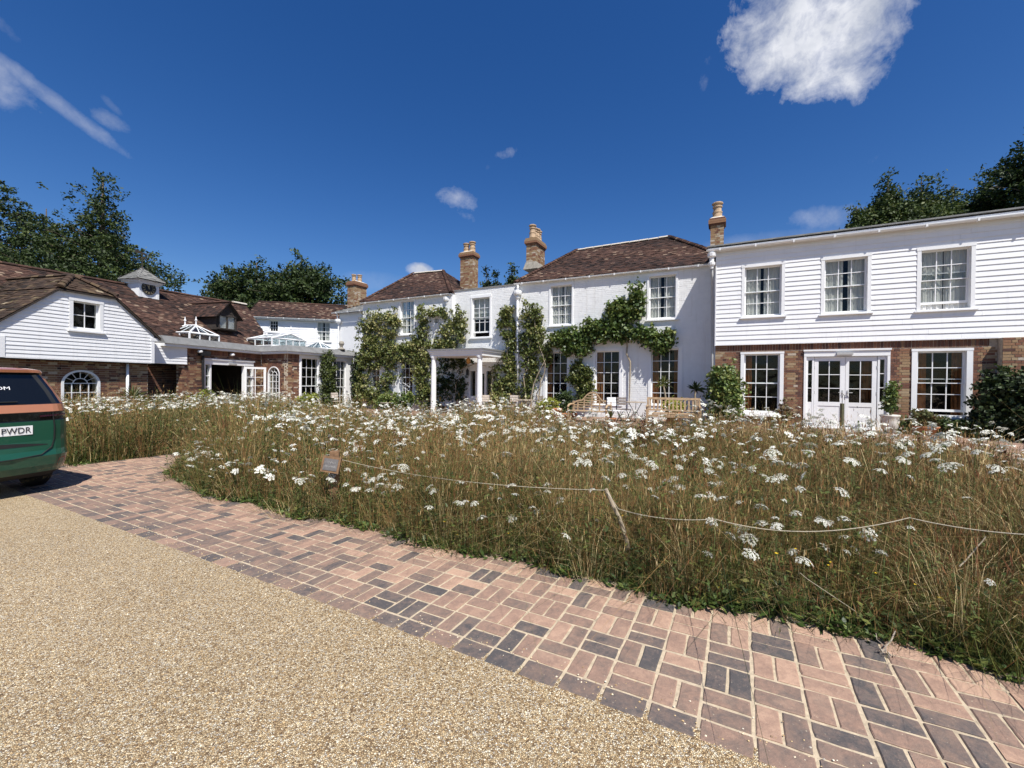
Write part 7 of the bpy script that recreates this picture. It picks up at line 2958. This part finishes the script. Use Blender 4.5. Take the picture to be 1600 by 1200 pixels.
tree_at(776, 40, 432, 14, 'little dark tree low between the two middle chimneys', prof=round_, nb=16, nl=1800, ls=.24, mat='yewleaf', tone=(.5, .2), rise=.6, lay=.8, seed=10, group=TG, bare=.1, trunk_r=.2)
for i, (px, dp, ty, hw, lab, n, pf) in enumerate((
        (1334, 25, 322, 40, 'leftmost conifer of the row above the wing roof, low and spreading', 12000, egg_),
        (1382, 25, 278, 54, 'pointed bright green conifer, tallest of the row left of the big tree', 17000, cone_),
        (1434, 25, 282, 54, 'second pointed conifer just right of the tallest one over the wing roof', 17000, cone_),
        (1484, 26, 290, 56, 'shaggy conifer in the middle of the row over the wing roof', 17000, egg_),
        (1540, 26, 272, 58, 'dark bushy conifer next to the tall tree at the edge', 18000, egg_))):
    tree_at(px, dp, ty, hw, lab, prof=pf, nb=64, nl=int(n * 1.9), ls=.18, mat='treeleaf', tone=(.55, .2), rise=.65, lay=.85, seed=20 + i, group='conifers behind the wing', bare=.68, trunk_r=.3, spr=7, fat=1.3)
tree_at(1618, 23, 190, 72, 'tall dark broadleaf tree towering over the right end of the wing', prof=round_, nb=76, nl=30000, ls=.20, mat='treeleaf', tone=(.42, .2), rise=.3, lay=.6, seed=31, group='conifers behind the wing', bare=.48, trunk_r=.4)

# ------------------------------------------------------------------ garden furniture
def frame_axes(P, face=1):
    d, n = Vector((P.d.x, P.d.y, 0)), Vector((P.n.x, P.n.y, 0))
    if n.cross(d).z < 0:
        pass
    return d, n * face, Vector((0, 0, 1))


class LB:
    """Boxes in a local frame: x along, y towards the sitter's front, z up."""
    def __init__(s, c, ax, ay):
        s.c, s.ax, s.ay = Vector(c), ax, ay

    def p(s, x, y, z):
        return s.c + s.ax * x + s.ay * y + Vector((0, 0, z))

    def box(s, mb, x0, x1, y0, y1, z0, z1, lean=0.0, tone=.5):
        f = lambda x, y, z: s.p(x, y - lean * (z - .42), z)
        mb.hexa([f(x0, y0, z0), f(x1, y0, z0), f(x1, y1, z0), f(x0, y1, z0), f(x0, y0, z1), f(x1, y0, z1), f(x1, y1, z1), f(x0, y1, z1)], tone)


def slat_bench(label, c, ax, ay, w):
    o = empty('garden_bench', c, label, 'bench', None)
    L = LB(c, ax, ay)
    h = w / 2
    for k in range(5):
        mb = MB()
        L.box(mb, -h + .06, h - .06, -.22 + k * .095, -.22 + k * .095 + .075, .40, .425)
        make('seat_slat', mb, M['wood'], o)
    mb = MB()
    L.box(mb, -h, h, -.265, -.225, .84, .91, .12)
    make('top_rail', mb, M['wood'], o)
    mb = MB()
    L.box(mb, -h + .06, h - .06, -.26, -.23, .47, .52, .12)
    make('lower_rail', mb, M['wood'], o)
    n = 13
    for k in range(n):
        x = -h + .10 + (w - .20) * k / (n - 1)
        mb = MB()
        L.box(mb, x - .024, x + .024, -.255, -.237, .521, .839, .12)
        make('back_slat', mb, M['wood'], o)
    for sx in (-1, 1):
        x = sx * (h - .03)
        mb = MB()
        L.box(mb, x - .03, x + .03, -.27, -.22, 0, .84, .12)
        make('leg', mb, M['wood'], o)
        mb = MB()
        L.box(mb, x - .03, x + .03, .22, .28, 0, .62)
        make('leg', mb, M['wood'], o)
        mb = MB()
        L.box(mb, x - .035, x + .035, -.285, .32, .621, .655)
        make('armrest', mb, M['wood'], o)
    mb = MB()
    L.box(mb, -h + .06, h - .06, .24, .265, .30, .39)
    make('apron', mb, M['wood'], o)
    return o


def crest_bench(label, c, ax, ay, w):
    """Bench whose back rises in a curve to a round crest, with a lattice of slats."""
    o = empty('curved_back_bench', c, label, 'bench', None)
    L = LB(c, ax, ay)
    h = w / 2

    def crest(x):
        u = abs(x) / h
        if u < .42:
            return .86 + .22 * math.cos(u / .42 * 1.5708) ** .8
        if u < .52:
            return .86 - .06 * (u - .42) / .10
        return .80 - .06 * ((u - .52) / .48) ** 2 * 2
    mb = MB()
    n = 36
    for k in range(n):
        xa, xb = -h + w * k / n, -h + w * (k + 1) / n
        za, zb = crest(xa), crest(xb)
        f = lambda x, y, z: L.p(x, y - .10 * (z - .42), z)
        mb.hexa([f(xa, -.26, za - .06), f(xb, -.26, zb - .06), f(xb, -.22, zb - .06), f(xa, -.22, za - .06), f(xa, -.26, za), f(xb, -.26, zb), f(xb, -.22, zb), f(xa, -.22, za)], .5)
    make('top_rail', mb, M['wood'], o)
    for x in (-.62, -.34, -.0, .34, .62):
        mb = MB()
        L.box(mb, x * w / 1.7 - .022, x * w / 1.7 + .022, -.255, -.23, .42, crest(x * w / 1.7) - .058, .10)
        make('back_post', mb, M['wood'], o)
    for k in range(6):
        z = .50 + k * .085
        lim = h - .05
        while crest(lim) - .06 < z + .03 and lim > .1:
            lim -= .02
        mb = MB()
        L.box(mb, -lim, lim, -.25, -.236, z, z + .035, .10)
        make('back_slat', mb, M['wood'], o)
    for k in range(5):
        mb = MB()
        L.box(mb, -h + .05, h - .05, -.22 + k * .095, -.22 + k * .095 + .075, .40, .425)
        make('seat_slat', mb, M['wood'], o)
    for sx in (-1, 1):
        x = sx * (h - .03)
        for y0, y1, z in ((-.27, -.22, .74), (.22, .27, .42)):
            mb = MB()
            L.box(mb, x - .03, x + .03, y0, y1, 0, z)
            make('leg', mb, M['wood'], o)
        mb = MB()
        pts = [L.p(x, -.25, .62), L.p(x, 0, .64), L.p(x, .2, .62), L.p(x, .30, .55), L.p(x, .30, .47), L.p(x, .24, .43)]
        mb.tube(pts, .035, 8)
        make('armrest', mb, M['wood'], o)
    return o


def bistro_chair(label, c, ax, ay, mat='slat'):
    o = empty('folding_chair', c, label, 'chair', 'slatted folding chairs on the terrace')
    L = LB(c, ax, ay)
    for k in range(3):
        mb = MB()
        L.box(mb, -.20, .20, -.235, -.220, .62 + k * .095, .62 + k * .095 + .078, .10)
        make('back_slat', mb, M[mat], o)
    for k in range(5):
        mb = MB()
        L.box(mb, -.20, .20, -.19 + k * .08, -.19 + k * .08 + .065, .445, .46)
        make('seat_slat', mb, M[mat], o)
    for sx in (-1, 1):
        mb = MB()
        mb.tube([L.p(sx * .19, .22, 0), L.p(sx * .19, -.20, .45), L.p(sx * .19, -.25, .90)], .011, 6)
        make('leg', mb, M['iron'], o)
        mb = MB()
        mb.tube([L.p(sx * .17, -.24, 0), L.p(sx * .17, .20, .44)], .011, 6)
        make('leg', mb, M['iron'], o)
    mb = MB()
    mb.tube([L.p(-.19, .19, .05), L.p(.19, .19, .05)], .009, 6)
    make('stretcher', mb, M['iron'], o)
    return o


def bistro_table(label, c, ax, ay, r=.36):
    o = empty('bistro_table', c, label, 'table', 'small tables on the terrace')
    mb = MB()
    mb.lathe(c, [(r, .70), (r + .006, .71), (r, .725), (0, .725)], 20)
    make('table_top', mb, M['greywood'], o)
    for k in range(3):
        t = 2.094 * k + .3
        d = Vector((math.cos(t), math.sin(t), 0))
        mb = MB()
        mb.tube([c + d * .3, c + d * .05 + Vector((0, 0, .36)), c + d * .26 + Vector((0, 0, .70))], .012, 6)
        make('leg', mb, M['iron'], o)
    mb = MB()
    mb.lathe(c + Vector((0, 0, .34)), [(.07, 0), (.075, .01), (.07, .02)], 12)
    make('ring', mb, M['iron'], o)
    return o


hd, hn = Vector((PH.d.x, PH.d.y, 0)), Vector((PH.n.x, PH.n.y, 0))


def rot(v, a):
    return Vector((v.x * math.cos(a) - v.y * math.sin(a), v.x * math.sin(a) + v.y * math.cos(a), 0))


c0 = ground_on(PH, 1052, 2.3)
slat_bench('upright slatted teak bench with its back to the shaded house corner', c0, rot(hd, .10), rot(hn, .10), 1.62)
c0 = ground_on(PH, 921, 2.35)
crest_bench('teak bench with a curved crested back beside the terracotta pots', c0, rot(hd, -.05), rot(hn, -.05), 1.42)
for (P, x, oo, a, lab, mt) in (
        (PH, 975, 1.5, 2.9, 'folding chair with pale slats left of the small table by the middle tall window', 'slat'),
        (PH, 1017, 1.4, -1.4, 'folding chair right of the small table, half behind the slatted bench', 'slat'),
        (PH, 962, 2.3, .8, 'folding chair with white slats just right of the curved bench', 'sticker'),
        (PHM, 757, 1.9, .4, 'bleached folding chair beside the right porch column', 'slat'),
        (PH, 801, 1.4, .2, 'bleached folding chair below the white downpipe', 'slat'),
        (PH, 836, 1.5, -1.5, 'dark shaded folding chair under the large climber', 'greywood'),
        (PH, 603, 1.5, .2, 'small folding chair in front of the far corner climber', 'slat'),
        (PS, 526, 1.5, -.3, 'folding chair by the clipped pillar between the pavilion windows', 'slat')):
    c0 = ground_on(P, x, oo)
    d, n = Vector((P.d.x, P.d.y, 0)), Vector((P.n.x, P.n.y, 0))
    bistro_chair(lab, c0, rot(d, a), rot(n, a), mt)
for P, x, oo, lab in ((PH, 993, 1.45, 'small round grey table between two folding chairs near the middle window'), (PH, 820, 1.45, 'small round grey table under the large climber by the downpipe')):
    bistro_table(lab, ground_on(P, x, oo), hd, hn)

# ------------------------------------------------------------------ sign, stakes, rope
b = gpt(523, 806)
dep = b.y
top = at_depth(523, 705, dep)
sg = empty('sign_post', b, 'short weathered wooden post carrying a small slate plaque at the meadow edge', 'sign')
mb = MB()
e = Vector((.05, .01, 0))
f = Vector((-.01, .045, 0))
pts = []
for k, (u, sx) in enumerate(((0, .95), (.35, .9), (.6, 1.05), (.8, 1.0), (1.0, 1.0))):
    q = b.lerp(top, u) + Vector(((.012, -.01, .0, .008, 0)[k], 0, 0))
    pts.append([q - e * sx - f * sx, q + e * sx - f * sx * .9, q + e * sx * .9 + f * sx, q - e * sx + f * sx])
for a_, c_ in zip(pts, pts[1:]):
    mb.hexa(a_ + c_)
make('post', mb, M['signwood'], sg)
pc = at_depth(517.5, 726, dep - .12)
rx = Vector((1, .10, -.16)).normalized()
rz = Vector((.10, .18, 1)).normalized()
rz = (rz - rx * rz.dot(rx)).normalized()
ry = rx.cross(rz)
if ry.y > 0:
    ry = -ry
hw_, hh_ = 13.5 / 648 * dep, 12 / 648 * dep
mb = MB()
mb.obb(pc, rx * hw_, ry * .022, rz * hh_)
make('board', mb, M['signwood'], sg)
mb = MB()
mb.obb(pc + ry * .024, rx * (hw_ - .024), ry * .004, rz * (hh_ - .024))
pq_ = make('plaque', mb, M['plaque'], sg)
mb = MB()
srs2 = random.Random(4)
for row, (n, zz) in enumerate(((7, .33), (9, -.25))):          # two engraved rows too worn to read
    for k in range(n):
        x = (-.72 + 1.44 * (k + .5) / n) * (hw_ - .016)
        z = zz * (hh_ - .016)
        hgt = hh_ * .22
        for s_ in range(2):
            q = pc + ry * .0285 + rx * (x + srs2.uniform(-.004, .004)) + rz * (z + srs2.uniform(-.004, .004))
            d = (rz * srs2.uniform(.4, 1) + rx * srs2.uniform(-.5, .5)).normalized()
            mb.obb(q, d * hgt * srs2.uniform(.35, .7), d.cross(ry).normalized() * .0018, ry * .0004)
make('lettering', mb, M['plaque_ink'], pq_)


def stake(label, base, top, r, bend, mat='palebark'):
    mb = MB()
    n = 7
    pts = []
    for k in range(n):
        u = k / (n - 1)
        pts.append(base.lerp(top, u) + Vector((math.sin(u * 3.14) * bend + srs2.uniform(-.004, .004), 0, 0)))
    mb.tube(pts, [r * (1.05 - .25 * u / (n - 1)) for u in range(n)], 8)
    o = make('rope_stake', mb, M[mat], None, False, base)
    tag(o, label, 'stake', 'stakes carrying the rope')


sb_ = gpt(985, 902)
st_ = at_depth(946, 764, sb_.y + .05)
stake('crooked pale branch stake leaning left, with the rope tied at its top', sb_, st_, .019, .05)
r0 = at_depth(533, 718, dep)
r2 = at_depth(966, 795, sb_.y - .02)
d3 = gpt(1115, 940).y
r3 = at_depth(1117, 811, d3)
d4 = gpt(1500, 1030).y
r4 = at_depth(1421, 809, gpt(1420, 1008).y + .1)
r5 = at_depth(1640, 837, gpt(1600, 1070).y + .05)
stake('thin dark rope stake hidden among the grass right of the leaning branch', Vector((r3.x, r3.y, ground(r3.x, r3.y))), r3 + Vector((0, 0, .02)), .003, .0, 'umbelgreen')
stake('slim rope stake hidden behind the big white umbels at the front', Vector((r4.x, r4.y, ground(r4.x, r4.y))), r4 + Vector((0, 0, .02)), .003, .0, 'umbelgreen')
t0 = at_depth(1541, 838, d4 + .1)
stake('straight pale twig slanting up to the rope at the far front', at_depth(1500, 885, d4 + .1), t0, .0035, 0)


def sag(a, b, s, n=14):
    return [a.lerp(b, k / n) - Vector((0, 0, s * 4 * (k / n) * (1 - k / n))) for k in range(n + 1)]


rope = sag(r0, st_ - Vector((0, 0, .01)), .075) + [at_depth(955, 778, sb_.y)] + sag(r2, r3, .035) + sag(r3, r4, .085)[1:] + sag(r4, r5, .02)[1:]
mb = MB()
mb.tube(rope, .0029, 6)
o = make('rope', mb, M['rope'])
tag(o, 'thin pale rope strung along the meadow between sign post and stakes', 'rope')
# a broken dry sprig lying on the bricks
q = gpt(1385, 1030)
mb = MB()
t = [q + Vector((0, 0, .02)), q + Vector((.02, .03, .05)), q + Vector((.07, .05, .07)), q + Vector((.13, .09, .10))]
mb.tube(t, .0035, 5)
mb.tube([t[1], q + Vector((.0, .06, .07)), q + Vector((.03, .10, .08))], .002, 5)
for k in range(26):
    a_, b_ = Vector((srs2.uniform(-1, 1), srs2.uniform(-1, 1), srs2.uniform(-1, 1))).normalized() * .012, Vector((srs2.uniform(-1, 1), srs2.uniform(-1, 1), srs2.uniform(-1, 1))).normalized() * .009
    w = q + Vector((srs2.uniform(-.03, .02), srs2.uniform(-.02, .02), srs2.uniform(.022, .04)))
    mb.poly([w - a_, w + b_, w + a_, w - b_], srs2.random())
o = make('dry_sprig', mb, M['greywood'], None, False, q)
tag(o, 'dry broken plant sprig lying on the brick path', 'twig')
q = gpt(1330, 985)
mb = MB()
mb.tube([gpt(1352, 988), gpt(1352, 988) + Vector((-.05, .01, .12)), at_depth(1262, 905, 2.48), at_depth(1250, 895, 2.46)], .0018, 5)
o = make('dandelion_stalk', mb, M['rope'], None, False, gpt(1352, 988))
tag(o, 'single bent straw coloured stalk leaning over the meadow front', 'stalk')

# ------------------------------------------------------------------ the van at the left edge
CW, CF = Vector((math.cos(R_(68)), math.sin(R_(68)), 0)), Vector((-math.sin(R_(68)), math.cos(R_(68)), 0))
cq = at_depth(121, 600, 6.35)
CG = ground(-6.6, 5.6) - .01
van_o = Vector((cq.x, cq.y, CG)) - CW * .99 + CF * 0.0
van = empty('parked_van', van_o, 'green and copper two tone electric van seen from its rear corner', 'van')
CL = 4.70


def cpt(a, y, z):
    return van_o + CW * a + CF * y + Vector((0, 0, z))


LV = [  # height, rear y, half width, corner radius, front y
    (.26, .20, .86, .20, 4.45), (.34, .07, .93, .24, 4.56), (.44, .025, .965, .26, 4.62), (.58, .0, .985, .27, 4.66), (.66, .03, .988, .27, 4.67), (.80, .045, .99, .27, 4.66), (1.00, .045, .99, .27, 4.60), (1.09, .045, .985, .27, 4.56),
    (1.10, .055, .982, .27, 4.55), (1.21, .055, .975, .27, 4.48), (1.22, .05, .972, .27, 4.46), (1.33, .07, .955, .26, 4.30), (1.34, .085, .950, .25, 4.28), (1.52, .15, .885, .24, 3.95), (1.68, .21, .815, .24, 3.66), (1.76, .235, .775, .24, 3.50), (1.79, .18, .765, .25, 3.44), (1.83, .17, .74, .27, 3.36), (1.855, .30, .66, .30, 3.10), (1.875, .8, .45, .40, 2.6), (1.88, 1.4, .2, .15, 2.0)]
NB = 14


def ring_pts(l):
    z, y0, w, r, y1 = l
    bow = lambda a: .10 * (a / w) ** 2 if y0 < .6 else 0
    pts = []
    for k in range(NB + 1):                                  # rear edge from near to far corner
        a = -(w - r) + 2 * (w - r) * k / NB
        pts.append((a, y0 + bow(a)))
    yb = y0 + bow(w - r)
    for k in range(1, 7):
        t = k / 6 * math.pi / 2
        pts.append((w - r + r * math.sin(t), yb + r * (1 - math.cos(t))))
    for k in range(1, 8):
        pts.append((w, yb + r + (y1 - r - yb - r) * k / 7))
    for k in range(1, 5):
        t = k / 4 * math.pi / 2
        pts.append((w - r + r * math.cos(t), y1 - r + r * math.sin(t)))
    m = [(-a, y) for a, y in pts[NB + 1:]][::-1]
    return pts + m


RG = [[cpt(a, y, l[0]) for a, y in ring_pts(l)] for l in LV]
RP = [ring_pts(l) for l in LV]
NPT = len(RG[0])
bands = {}
for i in range(len(LV) - 1):
    zm = (LV[i][0] + LV[i + 1][0]) / 2
    for k in range(NPT):
        k2 = (k + 1) % NPT
        am = abs(RP[i][k][0] + RP[i][k2][0]) / 2
        ym = (RP[i][k][1] + RP[i][k2][1]) / 2
        rear = ym < .45 and am < LV[i][2] - .055
        side = am > LV[i][2] - .03 and .7 < ym < 3.4
        front = ym > 3.3 and am < LV[i][2] - .1
        if zm < .34:
            nm = 'sill_trim'
        elif zm < 1.095:
            nm = 'lower_body'
        elif zm < 1.215:
            nm = 'light_bar' if ym < .55 else 'lower_body'
        elif zm < 1.335:
            nm = 'waist_panel'
        elif zm < 1.77 and rear:
            nm = 'rear_window'
        elif 1.34 < zm < 1.70 and (side or front):
            nm = 'side_window' if side else 'windscreen'
        elif zm < 1.80 and rear:
            nm = 'rear_window'
        else:
            nm = 'upper_body'
        bands.setdefault(nm, MB()).poly([RG[i][k], RG[i][k2], RG[i + 1][k2], RG[i + 1][k]])
bands['upper_body'].poly(RG[-1])
bands['sill_trim'].poly(RG[0][::-1])
CM = {'sill_trim': 'rubber', 'lower_body': 'cargreen', 'light_bar': 'carglass', 'waist_panel': 'copper', 'rear_window': 'carglass', 'side_window': 'carglass', 'windscreen': 'carglass', 'upper_body': 'copper'}
vp = {}
for nm, mb in bands.items():
    o = make(nm, mb, M[CM[nm]], van, True)
    vp[nm] = o


def on_rear(a, z, out=.008):
    """Point on the tail at half-width a and height z."""
    for l0, l1 in zip(LV, LV[1:]):
        if l0[0] <= z <= l1[0]:
            f = (z - l0[0]) / (l1[0] - l0[0])
            y0, w, r = (l0[i] + (l1[i] - l0[i]) * f for i in (1, 2, 3))
            y = y0 + .10 * (a / w) ** 2
            if abs(a) > w - r:
                t = math.asin(clampf((abs(a) - (w - r)) / r, -1, 1))
                y = y0 + .10 * ((w - r) / w) ** 2 + r * (1 - math.cos(t))
            return cpt(a, y - out, z)
    return cpt(a, 0, z)


mb = MB()
mb.tube([on_rear(.76, 1.20), on_rear(.775, 1.0), on_rear(.77, .82), on_rear(.74, .70), on_rear(.62, .60), on_rear(.3, .57), on_rear(0, .565), on_rear(-.3, .57), on_rear(-.62, .60), on_rear(-.74, .70), on_rear(-.77, .82), on_rear(-.775, 1.0), on_rear(-.76, 1.20)], .0075, 5)
make('tailgate_seam', mb, M['rubber'], van)
mb = MB()                                                    # flat black strip on the tailgate, painting the shade of its crease
prev = None
for k in range(15):
    a = -.70 + 1.40 * k / 14
    t = 1 - (abs(a) / .70) ** 2
    cur = (on_rear(a, .735 - .0 * t, .004), on_rear(a, .745 + .055 * t, .003), )
    if prev:
        mb.poly([prev[0], cur[0], cur[1], prev[1]])
    prev = cur
make('tailgate_crease_shade', mb, M['rubber'], van)
for sx in (-1, 1):
    mb = MB()
    q = [on_rear(sx * .80, .41, .006), on_rear(sx * .90, .41, .006), on_rear(sx * .925, .47, .006), on_rear(sx * .91, .54, .006), on_rear(sx * .82, .52, .006)]
    mb.poly(q if sx > 0 else q[::-1])
    make('reflector', mb, M['lens'], van)
    mb = MB()
    mb.tube([on_rear(sx * .62, 1.155, .010), on_rear(sx * .80, 1.16, .010), on_rear(sx * .93, 1.165, .010)], .012, 6)
    make('tail_light', mb, M['smoked'], vp['light_bar'])
    for yy in (.95, 3.75):
        mb = MB()
        c = cpt(sx * .86, yy, .35)
        k0 = len(mb.v)
        prof = [(.22, -.11), (.31, -.11), (.35, -.07), (.35, .07), (.31, .11), (.22, .11)]
        n = 24
        for r, u in prof:
            for j in range(n):
                t = 6.28319 * j / n
                mb.v.append(c + CW * u + CF * (r * math.cos(t)) + Vector((0, 0, r * math.sin(t))))
        for i in range(len(prof) - 1):
            for j in range(n):
                j2 = (j + 1) % n
                mb.f.append((k0 + i * n + j, k0 + i * n + j2, k0 + (i + 1) * n + j2, k0 + (i + 1) * n + j))
                mb.t.append(.5)
                mb.m.append(0)
        wh = make('wheel', mb, M['rubber'], van, True)
        mb = MB()
        mb.poly([c + CW * sx * .085 + CF * (.225 * math.cos(6.28319 * j / n)) + Vector((0, 0, .225 * math.sin(6.28319 * j / n))) for j in range(n)])
        make('rim', mb, M['alloy'], wh)
# parking sensor, plate and lettering
mb = MB()
mb.lathe(on_rear(.55, .42, .003), [(.012, 0), (.012, .001)], 8)
make('parking_sensor', mb, M['cargreen'], van)


def text_on(parent, name, body, mat, a_right, z, size, xs, out, up_tilt=0.0):
    cu = bpy.data.curves.new(name, 'FONT')
    cu.body = body
    cu.align_x = 'RIGHT'
    cu.size = size
    cu.extrude = .001
    cu.resolution_u = 3
    cu.materials.append(M[mat])
    o = bpy.data.objects.new(name, cu)
    COL.objects.link(o)
    p, p2 = on_rear(a_right, z, out), on_rear(a_right - .25, z, out)
    x = (p - p2).normalized()
    u = (on_rear(a_right, z + size, out) - p).normalized()
    n = x.cross(u).normalized()
    u = n.cross(x)
    w = Matrix(((x.x * xs, u.x, n.x, p.x), (x.y * xs, u.y, n.y, p.y), (x.z * xs, u.z, n.z, p.z), (0, 0, 0, 1)))
    me = bpy.data.meshes.new_from_object(o.evaluated_get(bpy.context.evaluated_depsgraph_get()))
    bpy.data.objects.remove(o)
    me.transform(Matrix.Translation(-wloc(parent)) @ w)
    return link(name, me, M[mat], parent)


PX = .54
mb = MB()
zb_, zt_ = .905, 1.032
A_, B_ = on_rear(PX - .52, zb_, .010), on_rear(PX, zb_, .010)
C_, D_ = on_rear(PX, zt_, .010), on_rear(PX - .52, zt_, .010)
nn_ = (B_ - A_).cross(D_ - A_).normalized() * .004
mb.hexa([A_, B_, B_ - nn_, A_ - nn_, D_, C_, C_ - nn_, D_ - nn_])
pl_ = make('number_plate', mb, M['plate'], van)
text_on(pl_, 'lettering', 'PWDR', 'ink', PX - .018, .932, .118, .86, .0125)
text_on(vp['rear_window'], 'lettering', 'OM', 'sticker', .36, 1.545, .070, 1.30, .010)
mb = MB()
prev = None
for k in range(9):
    a = -.1 + .5 * k / 8
    cur = on_rear(a, 1.375, .02)
    if prev is not None:
        mb.tube([prev, cur], .009, 5)
    prev = cur
make('wiper', mb, M['rubber'], van)

# slim hooked post before the doors, and the white trellis under the vine
q = ground_on(PR, 1316, .55)
hp_ = empty('hook_post', q, 'slim mossy post with a wire hook standing before the double doors', 'post')
mb = MB()
mb.obb(q + Vector((0, 0, .40)), Vector((.035, 0, 0)), Vector((0, .035, 0)), Vector((0, 0, .40)))
make('post', mb, M['moss'], hp_)
mb = MB()
mb.tube([q + Vector((0, 0, .78)), q + Vector((0, 0, 1.0)), q + Vector((.03, 0, 1.06)), q + Vector((.07, 0, 1.02)), q + Vector((.07, 0, .9))], .008, 6)
make('hook', mb, M['iron'], hp_)
mb = MB()
mb.lathe(q, [(.13, 0), (.14, .02), (.12, .07), (.05, .09)], 12)
make('base', mb, M['stone'], hp_)
tr0, tr1, tz0, tz1 = PH.off(.35).box((629, 640, 598, 632))
trl = empty('trellis', PH.off(.35).pt(tr0, tz0), 'small white diagonal trellis standing under the vine beside the porch', 'trellis')
TP = PH.off(.35)
for k in range(5):
    for sg_ in (1, -1):
        mb = MB()
        z = tz0 + (tz1 - tz0) * k / 5
        a_, b_ = (tr0, tr1) if sg_ > 0 else (tr1, tr0)
        mb.tube([TP.pt(a_, z, .01 * sg_), TP.pt(b_, z + (tz1 - tz0) / 5, .01 * sg_)], .011, 4)
        make('slat', mb, M['white'], trl)
